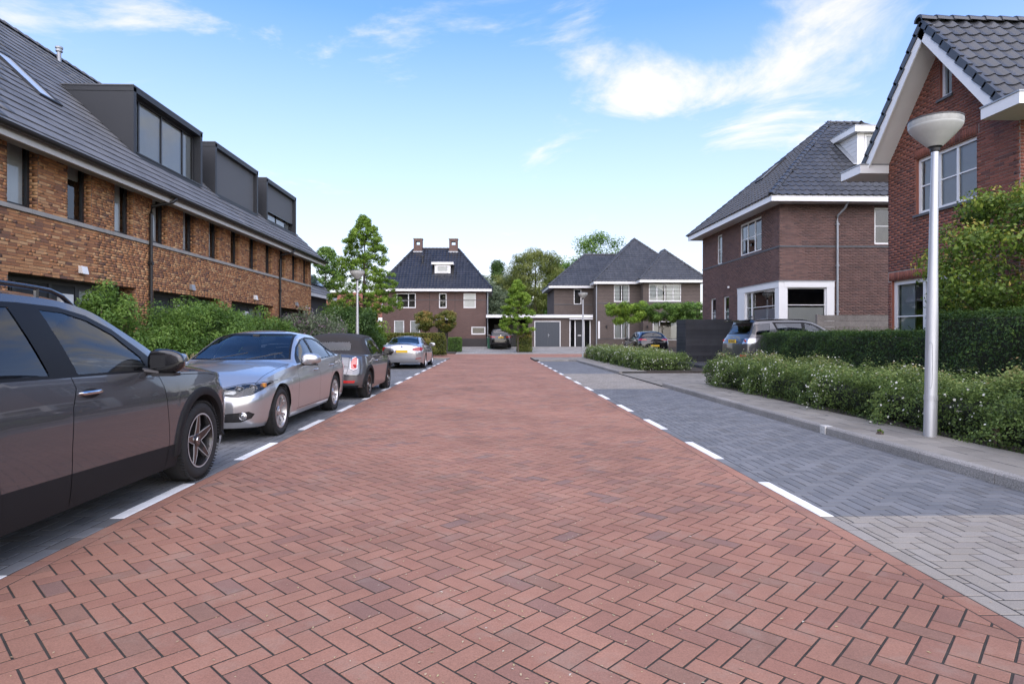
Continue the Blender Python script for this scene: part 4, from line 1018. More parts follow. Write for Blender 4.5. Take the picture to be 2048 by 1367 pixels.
def far_window(H, fr, u0, u1, z0, z1, **k):
    k.setdefault('fw', .09); k.setdefault('recess', .05); return window(H, fr, u0, u1, z0, z1, **k)
def house_far_left():
    H = tag(empty('detached_house'), 'dark brick house with two chimneys on its black hipped roof', 'house')
    Y, x0, x1, zb = 58.0, -10.42, -.64, 0.1; fr = Frame((x0, Y, 0), (1, 0, 0), (0, -1, 0)); u = lambda x: x - x0
    op = [(u(-9.1), u(-7.27), 3.87, 5.27), (u(-5.1), u(-4.37), 3.87, 5.27), (u(-2.79), u(-1.62), 3.87, 5.27), (u(-9.32), u(-8.37), 1.3, 2.71), (u(-7.82), u(-6.88), 1.3, 2.71), (u(-5.19), u(-4.26), .2, 2.75), (u(-2.05), u(-.71), 1.37, 2.13)]
    m = wall_sheet(fr, x1 - x0, zb, 5.5, op); m.box(x0, x0 + .02, Y, 66, zb, 5.5); m.box(x1 - .02, x1, Y, 66, zb, 5.5); m.build('wall', BT_FL, H)
    MB().box(x0 - .02, x1 + .02, Y - .03, Y - .002, zb, 1.0).build('plinth', BT_DK, H)
    far_window(H, fr, *op[0], cols=[.62], rows=[.5], blind=None); far_window(H, fr, *op[1], rows=[.5]); far_window(H, fr, *op[2], rows=[.5], blind=('low', .95))
    far_window(H, fr, *op[3], rows=[.45], blind=('low', .95)); far_window(H, fr, *op[4], rows=[.45], blind=('low', .95)); far_window(H, fr, *op[6], fw=.11, blind=None)
    fbox(fr, op[5][0], op[5][1], -.5, -.45, .1, 2.75).build('front_door', BLACK, H); fbox(fr, op[5][0] - .1, op[5][1] + .1, -.1, .7, 2.75, 2.9).build('door_canopy', WHITE, H)
    for uu in (u(-6.0), u(-3.6)): fbox(fr, uu, uu + .03, 0, .012, 2.2, 5.4).build('expansion_joint', BLACK, H)
    fbox(fr, 0, x1 - x0, 0, .03, 4.62, 4.66).build('band', SLATE, H)
    ex0, ex1, ey0, ey1 = -10.95, -.12, 57.45, 66.3
    eave_box(H, ex0, ex1, ey0, ey1, 5.42, 5.68, 'flr')
    # steep hips: the ridge runs from x=-7.9 to x=-3.5
    z, ap, ry = 5.69, 10.0, 62.0; n1 = math.hypot(ry - ey0, ap - z); W_ = ex1 - ex0; a, b = -7.9 - ex0, -3.5 - ex0
    ddx = (-5.86 - ex0, -3.86 - ex0)
    rf = tile_roof(H, (ex0, ey0, z), (1, 0, 0), Vector((0, ry - ey0, ap - z)), [(0, 0), (W_, 0), (b, n1), (a, n1)], ROOFG, holes=[[(ddx[0], 1.95), (ddx[1], 1.95), (ddx[1], 3.3), (ddx[0], 3.3)]])
    n2 = math.hypot(a, ap - z); tile_roof(H, (ex0, ey1, z), (0, -1, 0), Vector((a, 0, ap - z)), [(0, 0), (ey1 - ey0, 0), (ry - ey0, n2)], ROOFG)
    n3 = math.hypot(W_ - b, ap - z); tile_roof(H, (ex1, ey0, z), (0, 1, 0), Vector((-(W_ - b), 0, ap - z)), [(0, 0), (ey1 - ey0, 0), (ry - ey0, n3)], ROOFG)
    for p, q in (((ex0, ey0, z), (-7.9, ry, ap)), ((ex1, ey0, z), (-3.5, ry, ap)), ((-7.9, ry, ap), (-3.5, ry, ap))): ridge_caps(rf, p, q, ROOFG)
    for xa, xb in ((-7.95, -7.1), (-4.4, -3.55)):
        c = empty('chimney', parent=H); yq = 61.6; m = MB(); m.box(xa, xb, yq, yq + .8, 8.9, 10.35); m.box(xa, xa + .22, yq, yq + .8, 10.35, 10.72); m.box(xb - .22, xb, yq, yq + .8, 10.35, 10.72); m.box(xa, xb, yq, yq + .8, 10.72, 10.95); m.build('chimney_stack', BT_FL, c)
        MB().box(xa - .05, xb + .05, yq - .05, yq + .85, 10.95, 11.02).build('chimney_cap', STONE, c); MB().box(xa - .06, xb + .06, yq - .06, yq + .86, 9.5, 9.72).build('lead_apron', ZINC, c)
    d = empty('dormer', parent=H); MB().box(-5.6, -4.1, 59.1, 60.9, 7.15, 8.1).build('dormer_casing', WHITE, d); MB().box(-5.9, -3.8, 58.9, 61, 8.1, 8.32).build('dormer_fascia', WHITE, d)
    fd_ = Frame((-5.6, 59.1, 0), (1, 0, 0), (0, -1, 0)); far_window(d, fd_, .18, 1.32, 7.35, 8.0, recess=-.06, blind=('low', .95), room=None)
    m = MB(); m.tube([(-6.9, 60.3, 8.3), (-6.9, 60.3, 8.95)], .09, 10); m.tube([(-6.9, 60.3, 8.95), (-6.9, 60.3, 9.1)], .16, 10); m.build('roof_vent', BLACK, H)
    m = MB(); m.tube([(-.5, 57.9, 5.4), (-.5, 57.9, .2)], .045, 8); m.build('downpipe', ZINC, H)
    settle(H, (-5.5, 58, .1))
house_far_left()

def house_far_right():
    H = tag(empty('detached_house'), 'grey-brown brick house with three stepped hipped roofs and wide upper window row', 'house')
    zb = .1
    parts_ = [(5.85, 9.62, 58.6), (9.6, 13.6, 56.2), (13.57, 18.8, 55.0)]
    opn = [[(7.75, 8.5, 4.25, 5.75)], [(11.15, 12.6, 4.38, 5.98), (11.15, 12.6, .95, 2.6)], [(14.1, 17.05, 4.35, 5.95), (14.45, 16.85, .85, 2.6)]]
    m = MB(); frs = []
    for (xa, xb, y), o in zip(parts_, opn):
        fr = Frame((xa, y, 0), (1, 0, 0), (0, -1, 0)); frs.append(fr); wall_sheet(fr, xb - xa, zb, 6.1, [(a - xa, b - xa, c, d) for a, b, c, d in o], m); m.box(xa, xa + .02, y + .001, 66, zb, 6.1)
    m.box(18.78, 18.8, 55.1, 66, zb, 6.1); m.build('wall', BT_FR, H)
    far_window(H, frs[0], 7.75 - 5.85, 8.5 - 5.85, 4.25, 5.75, blind=None)
    far_window(H, frs[1], 11.15 - 9.6, 12.6 - 9.6, 4.38, 5.98, cols=[.5], blind=('curtain', .4)); far_window(H, frs[1], 11.15 - 9.6, 12.6 - 9.6, .95, 2.6, cols=[.5], blind=('curtain', .45))
    far_window(H, frs[2], 14.1 - 13.57, 17.05 - 13.57, 4.35, 5.95, cols=[.25, .5, .75], blind=('curtain', .45)); far_window(H, frs[2], 14.45 - 13.57, 16.85 - 13.57, .85, 2.6, cols=[.25], blind=('curtain', .3))
    for (xa, xb, y), fr in zip(parts_, frs):
        fbox(fr, 0, xb - xa, 0, .04, 4.22, 4.28).build('band', SLATE, H); fbox(fr, 0, xb - xa, 0, .03, .95, 1.0).build('plinth_band', SLATE, H)
        for k in range(4): fbox(fr, 0, xb - xa, 0, .008, 4.62 + k * .34, 4.64 + k * .34).build('brick_groove', BT_DK, H)
    eave_box(H, 5.3, 10.4, 58.0, 66, 5.80, 6.03, 'fl'); eave_box(H, 9.2, 18.6, 55.65, 66, 6.0, 6.24, 'fl'); eave_box(H, 13.1, 19.3, 54.4, 60, 6.04, 6.30, 'flr')
    hip_roof(H, 5.3, 16.5, 58.0, 66.0, 6.04, .86, ROOFT, sides='fl'); hip_roof(H, 9.2, 18.9, 55.65, 67.0, 6.25, .95, ROOFT, sides='flr'); hip_roof(H, 13.1, 19.3, 54.4, 62, 6.31, .98, ROOFT, sides='flr')
    m = MB(); m.tube([(9.52, 56.1, 6), (9.52, 56.1, .2)], .05, 8); m.build('downpipe', ZINC, H)
    for x in (9.9 + .5, 13.9): MB().box(x, x + .1, (56.2 if x < 13 else 55.0) - .12, (56.2 if x < 13 else 55.0), 1.95, 2.2).build('wall_lamp', BLACK, H)
    fbox(frs[1], .08, .25, -.05, .02, 1.0, 2.6).build('side_light', WHITE, H)
    settle(H, (12, 56, .1))
    # the garage with its flat roof, front door and open carport
    G = tag(empty('garage'), 'flat-roofed brick garage with dark double doors, white fascia and carport', 'garage')
    Y = 57.0; fr = Frame((3.3, Y, 0), (1, 0, 0), (0, -1, 0)); u = lambda x: x - 3.3
    op = [(u(3.86), u(6.3), .1, 2.62), (u(7.14), u(9.12), .1, 2.68)]
    m = wall_sheet(fr, 6.3, .05, 3.0, op); m.box(3.3, 3.32, 57.01, 63, .05, 3); m.build('wall', BT_FR, G)
    MB().box(-.64, 9.3, 56.75, 56.8, 2.94, 3.2).build('fascia', WHITE, G); MB().box(-.64, 9.3, 56.8, 64, 3.0, 3.18).build('flat_roof', ANTHRA, G); MB().box(-.66, 9.32, 56.73, 56.9, 3.202, 3.23).build('roof_edge', ZINC, G)
    MB().box(7.1, 9.25, 56.5, 56.9, 2.78, 2.86).build('door_canopy', WHITE, G)
    m = MB(); fbox(fr, op[0][0], op[0][0] + .07, -.06, .01, .1, 2.62, m); fbox(fr, op[0][1] - .07, op[0][1], -.06, .01, .1, 2.62, m); fbox(fr, op[0][0], op[0][1], -.06, .012, 2.56, 2.63, m); m.build('door_frame', WHITE, G)
    gd = plain('blue_grey_door', (.052, .062, .075), .45, var=.08)
    for k in range(2):
        a = op[0][0] + .08 + k * 1.145; q = MB()
        for j in range(8): fbox(fr, a + j * .143, a + j * .143 + .137, -.05, -.03, .16, 2.54, q)
        fbox(fr, a, a + 1.138, -.07, -.052, .16, 2.54, q); dr = q.build('garage_door', gd, G)
        if k == 1: fbox(fr, a + .05, a + .09, -.03, .02, 1.15, 1.45).build('handle', ZINC, dr); fbox(fr, a + .05, a + .2, -.0, .03, 1.3, 1.34).build('handle', ZINC, dr)
    q = MB()
    for a in (op[1][0], op[1][0] + .48, op[1][0] + 1.32, op[1][1] - .09): fbox(fr, a, a + .09, -.1, .0, .1, 2.68, q)
    q.build('entrance_frame', WHITE, G)
    fd_ = fbox(fr, op[1][0] + .57, op[1][0] + 1.32, -.09, -.05, .1, 2.66).build('front_door', ANTHRA_FRAME, G); fbox(fr, op[1][0] + .78, op[1][0] + 1.1, -.05, -.035, 1.25, 1.33).build('letter_slot', WHITE, fd_)
    for a, b in ((.09, .48), (1.41, 1.89)):
        fquad(fr, op[1][0] + a, op[1][0] + b, -.06, .1, 2.66).build('side_light', WIN_GLASS, G)
        fquad(fr, op[1][0] + a, op[1][0] + b, -.6, .1, 2.66).build('hall_wall', DARK_INT, G)
    MB().box(-.6, 3.3, 62.4, 62.45, .1, 3.0).build('carport_back_wall', BT_DK, G); MB().box(.1, 2.9, 62.34, 62.39, .15, 2.4).build('roller_door', plain('grey_door', (.30, .30, .29), .5), G)
    MB().box(3.0, 3.9, 58, 58.9, 3.2, 3.42).build('roof_box', ZINC, G)
    settle(G, (4.3, 57, .1))
house_far_right()

def far_left_houses():
    H = tag(empty('low_house'), 'low dark house with solar panels on its roof beyond the terrace', 'house')
    m = MB(); m.box(-20, -12, 33.5, 44.5, -.3, 4.05); m.build('wall', plain('dark_cladding', (.035, .035, .038), .7, var=.2, stretch=(1, 1, 8)), H)
    s = Vector((-1, 0, .9)).normalized(); rf = tile_roof(H, (-11.4, 33, 4.0), (0, 1, 0), s, [(0, 0), (12, 0), (12, 6.2), (0, 6.2)], ROOFF, kind='flat', tw=.333, tl=.345)
    MB().box(-11.42, -11.36, 33, 45.05, 3.78, 4.02).build('fascia', plain('grey_fascia', (.5, .5, .5), .6), H)
    n = Vector((.9, 0, 1)).normalized(); pm = plain('solar_cell', (.02, .025, .04), .12, var=.2, spec=.8)
    for i in range(5):
        for j in range(2):
            b = Vector((-11.4, 37.6 + i * 1.3 + .04, 4.0)) + s * (.9 + j * 1.75) + n * .12
            MB().prism([b, b + Vector((0, 1.22, 0)), b + Vector((0, 1.22, 0)) + s * 1.68, b + s * 1.68], n * .04).build('solar_panel', pm, H)
    window(H, Frame((-12, 33.5, 0), (0, 1, 0), (1, 0, 0)), 5.5, 6.3, 1.2, 3.4, recess=.02, fw=.08)
    settle(H, (-16, 39, 0))
    H = tag(empty('red_roofed_house'), 'red-tiled house with small white roof windows far behind the street tree', 'house')
    RT = pieces('red_roof_tile', [(0, (.20, .075, .05)), (.5, (.26, .10, .065)), (1, (.17, .07, .05))], .7, 60, .2, .25, .6, .2)
    MB().box(-25, -15.3, 82, 90, -.3, 3.0).build('wall', BT_RD, H); MB().box(-17.2, -13.0, 74, 79, -.3, 2.6).build('annexe_wall', BT_DK, H)
    r1 = tile_roof(H, (-25.4, 81.6, 2.9), (1, 0, 0), Vector((0, 1, 1)), [(0, 0), (10.3, 0), (10.3, 6), (0, 6)], RT); r2 = tile_roof(H, (-17.4, 73.8, 2.45), (1, 0, 0), Vector((0, 1, .75)), [(0, 0), (4.6, 0), (4.6, 3), (0, 3)], RT)
    for x, y, z in ((-21.6, 82.9, 4.25), (-17.6, 82.9, 4.25)): MB().prism([(x, y, z), (x + 1, y, z), (x + 1, y + .8, z + .8), (x, y + .8, z + .8)], (0, -.08, .08)).build('roof_window', WHITE, H)
    MB().prism([(-13.9, 74.3, 2.9), (-13.2, 74.3, 2.9), (-13.2, 74.9, 3.35), (-13.9, 74.9, 3.35)], (0, -.06, .08)).build('roof_window', WHITE, H)
    m = MB(); m.prism([(-15.1, 81.6, 2.7), (-15.1, 85.8, 6.9), (-15.1, 85.8, 7.15), (-15.1, 81.6, 3.0)], (-.06, 0, 0)); m.build('barge_board', WHITE, H)
    MB().box(-17.5, -12.8, 73.7, 73.8, 2.25, 2.5).build('fascia', plain('grey_fascia', (.5, .5, .5), .6), H)
    settle(H, (-20, 82, 0))
far_left_houses()
# ------------------------------------------------------------------ planting
NR = np.random.default_rng(21)
def unit(n):
    v = NR.normal(size=(n, 3)); return v / np.linalg.norm(v, axis=1, keepdims=True)
def leaf_mesh(name, P, Nrm, size, mat, rnd, aspect=.55, droop=0.0, svar=.35, fold=.18, flat=.0):
    """one folded diamond per leaf; P centres, Nrm rough facing"""
    n = len(P); ax = unit(n); ax[:, 2] -= droop
    Nn = Nrm + .75 * unit(n); Nn[:, 2] += flat; Nn /= np.linalg.norm(Nn, axis=1, keepdims=True)
    ax -= Nn * (ax * Nn).sum(1, keepdims=True); ax /= np.maximum(np.linalg.norm(ax, axis=1, keepdims=True), 1e-6); sd = np.cross(Nn, ax)
    s = size * NR.uniform(1 - svar, 1 + svar, (n, 1)); V = np.empty((n, 4, 3))
    V[:, 0] = P - ax * s; V[:, 2] = P + ax * s
    V[:, 1] = P + sd * s * aspect + Nn * s * fold - ax * s * .1; V[:, 3] = P - sd * s * aspect + Nn * s * fold - ax * s * .1
    F = np.arange(n * 4).reshape(n, 4)
    return np_mesh(name, V.reshape(-1, 3), F, mat, np.clip(rnd, 0, 1))
def clump_points(n, centers, radii, squash=(1, 1, 1), shell=.45):
    """points on the outer part of many small clumps; returns position, outward direction, clump number"""
    k = len(centers); w = radii ** 2; idx = NR.choice(k, n, p=w / w.sum()); d = unit(n)
    r = radii[idx] * (1 - shell * NR.random(n) ** 1.6)
    return centers[idx] + d * r[:, None] * np.array(squash), d, idx
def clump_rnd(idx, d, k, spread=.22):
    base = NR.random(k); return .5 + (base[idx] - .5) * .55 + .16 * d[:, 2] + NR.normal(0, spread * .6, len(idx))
def bush(name, label, loc, size, n, leaf, mat, cat='bush', group=None, clumps=60, aspect=.5, lump=.26, flat=0.0, flowers=None, seedshape=None, cone=0.0, droop=0.0):
    """rounded shrub: stems, leaf clumps over an uneven ellipsoid, optional blossom"""
    E = tag(empty(name, loc), label, cat, group); sx, sy, sz = size
    d = unit(clumps * 3); d = d[d[:, 2] > -.55][:clumps]; k = len(d); rad = NR.uniform(.62, 1.02, (k, 1))
    C = d * rad * np.array([sx, sy, sz]) * .5 * (1 - lump * .5); C[:, 2] += sz * .5
    if cone:
        t = np.clip(C[:, 2] / sz, 0, 1); C[:, :2] *= (1 - cone * t)[:, None]
    R_ = NR.uniform(.6, 1.2, k) * lump * min(sx, sy, sz) * .75
    P, dr, idx = clump_points(n, C, R_); keep = P[:, 2] > .02; P, dr, idx = P[keep], dr[keep], idx[keep]
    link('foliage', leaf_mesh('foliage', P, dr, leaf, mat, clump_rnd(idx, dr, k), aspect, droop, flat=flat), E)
    core = MB(); nn = 10
    for i in range(7):
        a = NR.uniform(0, 6.28); core.tube([(0.06 * math.cos(a), .06 * math.sin(a), -.05), (sx * .14 * math.cos(a), sy * .14 * math.sin(a), sz * .4), (sx * .30 * math.cos(a + .3), sy * .30 * math.sin(a + .3), sz * .75)], [.02, .014, .006], 5)
    core.build('stems', BARK, E)
    if flowers:
        fm, fn, fs, asp = flowers; Pf, df, ix = clump_points(fn, C[C[:, 2] > sz * .45], R_[C[:, 2] > sz * .45] * 1.08, shell=.1); link('blossom', leaf_mesh('blossom', Pf, df, fs, fm, NR.random(fn), asp, flat=.5), E)
    return E
def hedge(name, label, x0, x1, y0, y1, z0, h, dens, leaf, mat, cat='hedge', group=None, bump=.09, flowers=None, wild=0.0, aspect=.5, ends=True, top_rnd=.12, core_in=.12, lumpy=1.0, h2=None, hsplit=None):
    """clipped or loose hedge: leaves over the faces of a block with an uneven skin, dark twigs inside"""
    E = tag(empty(name, ((x0 + x1) / 2, (y0 + y1) / 2, z0)), label, cat, group); cx, cy = (x0 + x1) / 2, (y0 + y1) / 2
    a, b = (x1 - x0) / 2, (y1 - y0) / 2
    faces = [('x', -1, 2 * b * h), ('x', 1, 2 * b * h * .4), ('y', -1, 2 * a * h), ('y', 1, 2 * a * h), ('z', 1, 4 * a * b)]
    Ps = []; Ds = []
    for ax, sg, A in faces:
        n = int(A * dens); u = NR.random(n) * 2 - 1; v = NR.random(n); P = np.empty((n, 3)); D = np.zeros((n, 3))
        if ax == 'x': P[:, 0] = sg * a; P[:, 1] = u * b; P[:, 2] = v * h; D[:, 0] = sg
        elif ax == 'y': P[:, 1] = sg * b; P[:, 0] = u * a; P[:, 2] = v * h; D[:, 1] = sg
        else: P[:, 0] = u * a; P[:, 1] = (v * 2 - 1) * b; P[:, 2] = h; D[:, 2] = 1
        Ps.append(P); Ds.append(D)
    P = np.concatenate(Ps); D = np.concatenate(Ds); n = len(P)
    # rounded shoulders, uneven skin made of smooth waves, depth of the leaf layer
    def wav(P, s, ph): return (np.sin(P[:, 0] * s * 1.7 + ph + 2.1 * np.sin(P[:, 1] * s * .9)) + np.sin(P[:, 1] * s * 1.3 + ph * 1.7 + 1.7 * np.sin(P[:, 2] * s * 1.9)) + np.sin(P[:, 2] * s * 2.3 + ph * .6 + P[:, 1] * s)) / 3
    w = wav(P, 3.1, .7) * .55 + wav(P, 7.7, 2.1) * .3 + wav(P, 17., 4.) * .15
    zc = np.clip((P[:, 2] - h * .62) / (h * .38), 0, 1) ** 2
    P[:, 0] *= 1 - .05 * zc * 1.0; P[:, 1] *= 1 - .01 * zc
    depth = NR.random(n) ** 1.5 * .10 * lumpy
    P += D * (w * bump * lumpy - depth + NR.normal(0, .012, n))[:, None]
    if wild:
        up = NR.random(n) < .12; P[up] += D[up] * (NR.random(up.sum()) ** 2 * wild)[:, None]
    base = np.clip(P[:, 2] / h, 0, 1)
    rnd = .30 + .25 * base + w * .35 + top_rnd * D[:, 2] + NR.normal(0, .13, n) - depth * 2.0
    keep = P[:, 2] > .015; 
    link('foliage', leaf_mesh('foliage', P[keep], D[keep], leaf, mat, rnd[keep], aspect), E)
    c = MB(); q = core_in; nx, ny = 2, max(2, int(b * 2)); c.box(-a + q, a - q, -b + q, b - q, .03, h - q * .8); c.build('twigs', TWIG, E, bevel=min(.12, h * .15))
    if flowers:
        fm, cnt, fs = flowers; k = NR.choice(n, cnt, p=(lambda wt: wt / wt.sum())((.15 + base) * np.clip(wav(P, 2.2, 5.0) + w * .4 + .55, .02, 2) ** 2)); Pf = P[k] + D[k] * .03 + NR.normal(0, .012, (cnt, 3)); Pf[:, 2] = np.maximum(Pf[:, 2], .05)
        V = []; Fc = []; A = []
        for p, dd in zip(Pf, D[k]):
            nrm = Vector(dd) + Vector(NR.normal(0, .45, 3)) + Vector((-.1, -.35, .45)); nrm.normalize(); t = nrm.orthogonal().normalized(); b_ = nrm.cross(t); s = fs * NR.uniform(.6, 1.25); i0 = len(V)
            V.append(tuple(Vector(p) - nrm * s * .15))
            for j in range(10):
                an = j * math.pi / 5; r_ = s * (1.0 if j % 2 == 0 else .62); V.append(tuple(Vector(p) + t * math.cos(an) * r_ + b_ * math.sin(an) * r_))
            for j in range(10): Fc.append((i0, i0 + 1 + j, i0 + 1 + (j + 1) % 10)); A.append(NR.random())
        link('blossom', np_mesh('blossom', V, Fc, fm, A), E)
    return E
def tree(name, label, loc, height, crown, n, leaf, mat, trunk_r=.09, trunk_h=None, cat='tree', group=None, clumps=80, lump=.16, shape='round', aspect=.55, droop=0.0, sparse=0.0, trunkmat=None, limbs=9, seed=1):
    """tapered trunk with limbs; the crown is leaf clumps spread through its volume with gaps between"""
    E = tag(empty(name, loc), label, cat, group); cr, cz0, cz1 = crown; rr = random.Random(seed); H = cz1 - cz0
    # clump centres through the volume
    C = []
    while len(C) < clumps:
        t = rr.random(); a = rr.uniform(0, 2 * math.pi); q = math.sqrt(rr.random())
        if shape == 'round': w_ = math.sqrt(max(0, 1 - (2 * t - 1) ** 2))
        elif shape == 'cone': w_ = min(1, (1 - t) * 1.25 + .05) * min(1, t * 6 + .4)
        elif shape == 'tall': w_ = math.sin(math.pi * min(1, t * .92 + .06)) ** .6
        elif shape == 'umbrella': w_ = 1.0; t = rr.random()
        else: w_ = (1 - t) ** .6 * min(1, t * 5 + .3)
        q = q ** .6
        C.append((cr * w_ * q * math.cos(a) * rr.uniform(.85, 1.12), cr * w_ * q * math.sin(a) * rr.uniform(.85, 1.12), cz0 + t * H))
    C = np.array(C); Rr = NR.uniform(.55, 1.25, len(C)) * lump * max(cr * 1.6, H * .5)
    P, d, idx = clump_points(n, C, Rr, (1, 1, .75), shell=.8)
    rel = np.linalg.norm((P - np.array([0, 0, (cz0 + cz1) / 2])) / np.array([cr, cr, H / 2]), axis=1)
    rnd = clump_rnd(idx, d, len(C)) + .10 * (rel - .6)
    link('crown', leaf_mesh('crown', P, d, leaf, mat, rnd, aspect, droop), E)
    m = MB(); th = trunk_h or cz0; top = cz0 + H * .82; k = 7; pts = []; rad = []
    for i in range(k):
        t = i / (k - 1); pts.append((math.sin(t * 5 + seed) * .05 * height * .06 + rr.uniform(-.02, .02), math.cos(t * 4 + seed) * .03 * height * .06, -.1 + (top + .1) * t)); rad.append(trunk_r * (1 - .82 * t) * (1.25 if i == 0 else 1))
    m.tube(pts, rad, 9); tk = m.build('trunk', trunkmat or BARK, E, smooth=50); m = MB()
    order = sorted(range(len(C)), key=lambda i: -abs(C[i][0]) - abs(C[i][1]))
    for i in range(min(limbs, len(C))):
        c = C[rr.randrange(len(C))]; z = max(th * .75, c[2] - np.hypot(c[0], c[1]) * rr.uniform(.5, 1.0)); z = min(z, top * .95); f = z / max(top, .1); b = Vector((pts[min(k - 1, int(f * (k - 1)))][0], 0, z)); e = Vector(c); mid = b.lerp(e, .5) + Vector((0, 0, -.05 * H)); r0 = trunk_r * (1 - .8 * f) * .55
        m.tube([b, mid, e], [r0, r0 * .6, r0 * .2], 6)
    if limbs: m.build('limbs', trunkmat or BARK, E)
    return E
BARK = plain('bark', (.085, .065, .048), .9, var=.35, scale=14, bump=.8, bscale=50)
TWIG = plain('hedge_twigs', (.016, .020, .010), .95, var=.5, scale=30, bump=1.0, bscale=45)
G_DARK = leafmat('leaf_dark', [(0, (0.022, 0.050, 0.014)), (.5, (0.058, 0.122, 0.029)), (1, (0.135, 0.234, 0.054))])
G_MID = leafmat('leaf_mid', [(0, (0.038, 0.084, 0.018)), (.5, (0.102, 0.201, 0.038)), (1, (0.228, 0.367, 0.079))])
G_LIME = leafmat('leaf_lime', [(0, (0.068, 0.128, 0.016)), (.5, (0.162, 0.284, 0.035)), (1, (0.324, 0.459, 0.068))])
G_YEW = leafmat('leaf_yew', [(0, (0.015, 0.033, 0.011)), (.45, (0.036, 0.078, 0.019)), (.8, (0.083, 0.158, 0.033)), (1, (0.180, 0.270, 0.060))], trans=.2)
G_POT = leafmat('leaf_potentilla', [(0, (.034, .058, .014)), (.3, (.09, .145, .036)), (.6, (.17, .25, .066)), (.9, (.28, .34, .11)), (1, (.40, .29, .13))])
G_BEECH = leafmat('leaf_beech', [(0, (.030, .058, .012)), (.45, (.085, .15, .024)), (.7, (.16, .24, .036)), (.9, (.33, .37, .06)), (1, (.48, .36, .10))])
G_GREY = leafmat('leaf_grey_willow', [(0, (0.063, 0.091, 0.049)), (.5, (0.140, 0.189, 0.105)), (1, (0.280, 0.329, 0.210))])
G_OLIVE = leafmat('leaf_olive', [(0, (0.053, 0.078, 0.015)), (.5, (0.143, 0.173, 0.033)), (.8, (0.300, 0.255, 0.060)), (1, (0.420, 0.225, 0.090))])
FL_W = leafmat('white_petals', [(0, (.62, .61, .50)), (.6, (.80, .79, .72)), (1, (.85, .84, .80))], trans=.3)
FL_P = leafmat('mauve_petals', [(0, (.22, .12, .20)), (1, (.40, .26, .34))], trans=.2)
G_WILLOW = leafmat('leaf_willow', [(0, (.07, .095, .018)), (.5, (.16, .20, .045)), (1, (.27, .30, .09))])
STRAW = leafmat('dry_grass', [(0, (.30, .23, .12)), (1, (.55, .46, .28))], trans=.3)

# right side: low flowering hedges, clipped yew, beech
hedge('flowering_hedge', 'low loose hedge with white blossom beside the tall street lamp', 5.55, 7.25, 1.2, 16.0, gz(9) + .07, .63, 3600, .0165, G_POT, bump=.24, flowers=(FL_W, 1900, .018), wild=.16, lumpy=1.5, aspect=.6, core_in=.34)
hedge('flowering_hedge', 'low loose hedge with white blossom along the pavement by the second lamp', 5.45, 7.35, 22.6, 36.0, gz(29) + .07, .62, 1500, .026, G_POT, bump=.24, flowers=(FL_W, 1600, .023), wild=.16, lumpy=1.5, aspect=.6, core_in=.34)
hedge('yew_hedge', 'clipped dark green hedge behind the white-flowering border by the grey off-roader', 7.35, 8.5, 9.6, 16.7, .07, 1.30, 3000, .021, G_YEW, bump=.09, wild=.10, aspect=.32)
hedge('yew_hedge', 'taller dark green hedge under the beech branches', 7.15, 8.6, 4.0, 9.9, .07, 1.60, 2600, .021, G_YEW, bump=.12, wild=.10, aspect=.32)
def beech():
    E = tree('beech_tree', 'leafy beech with yellowing leaf tips in front of the gabled house', (9.15, 9.9, .1), 3.6, (1.72, 1.0, 3.65), 40000, .033, G_BEECH, trunk_r=.07, clumps=230, lump=.14, shape='round', limbs=26, seed=4, aspect=.62)
    return E
beech()
# left side shrubs before the terrace
bush('shrub', 'tall light green shrub rising between the grey car and the brick wall', (-7.65, 12.35, 0), (1.8, 1.7, 2.45), 15000, .036, G_MID, clumps=80, group=None, cone=.45, aspect=.38, lump=.2)
bush('shrub', 'light green shrub at the foot of the tall shrub by the brick pier', (-7.0, 13.3, 0), (1.5, 1.4, 1.45), 9000, .034, G_MID, clumps=50, aspect=.38)
bush('shrub', 'broad dark green shrub behind the bonnet of the silver saloon', (-6.9, 14.6, 0), (2.4, 3.6, 2.15), 24000, .036, G_MID, clumps=130, aspect=.36, lump=.17)
bush('shrub', 'dark green shrub between the broad shrub and the brick wall', (-7.9, 16.3, 0), (2.2, 3.2, 2.25), 16000, .038, G_DARK, clumps=100, aspect=.36, lump=.18)
bush('shrub', 'dark rounded shrub seen over the roof of the silver saloon', (-7.6, 20.0, 0), (2.6, 4.4, 2.05), 20000, .042, G_MID, clumps=120, aspect=.36, lump=.17)
bush('butterfly_bush', 'loose shrub with mauve flower spikes beyond the dark shrubs', (-7.4, 25.0, 0), (3.0, 3.6, 2.35), 15000, .055, G_GREY, clumps=80, aspect=.25, flowers=(FL_P, 1500, .04, .4), lump=.22)
bush('shrub', 'dark green shrub between the mauve-flowered shrub and the street tree', (-7.2, 30.5, 0), (3.2, 4.4, 2.7), 15000, .06, G_DARK, clumps=70)
bush('shrub', 'yellow-green shrub below the red-roofed house', (-9.0, 38.5, 0), (4.5, 3.0, 3.2), 12000, .075, G_LIME, clumps=60)
bush('shrub', 'green shrub at the foot of the street tree trunk', (-6.9, 34.0, 0), (1.8, 2.4, 1.7), 9000, .05, G_MID, clumps=50)
hedge('beech_hedge', 'clipped yellow-green hedge before the house with two chimneys', -8.6, -3.35, 43.0, 44.2, -.1, 1.55, 520, .055, G_OLIVE, bump=.1)
bush('shrub', 'reddish green shrub beside the parked silver coupe', (-4.3, 38.7, -.1), (1.7, 1.7, 1.15), 7000, .045, G_OLIVE, clumps=40)
bush('shrub', 'low yellow-green shrub in front of the clipped hedge', (-5.6, 39.6, -.1), (2.2, 1.8, 1.25), 7000, .05, G_OLIVE, clumps=40)
hedge('box_hedge', 'small clipped green block by the dark front door', -3.7, -2.6, 50.5, 51.6, -.05, 1.15, 700, .045, G_MID, bump=.06)
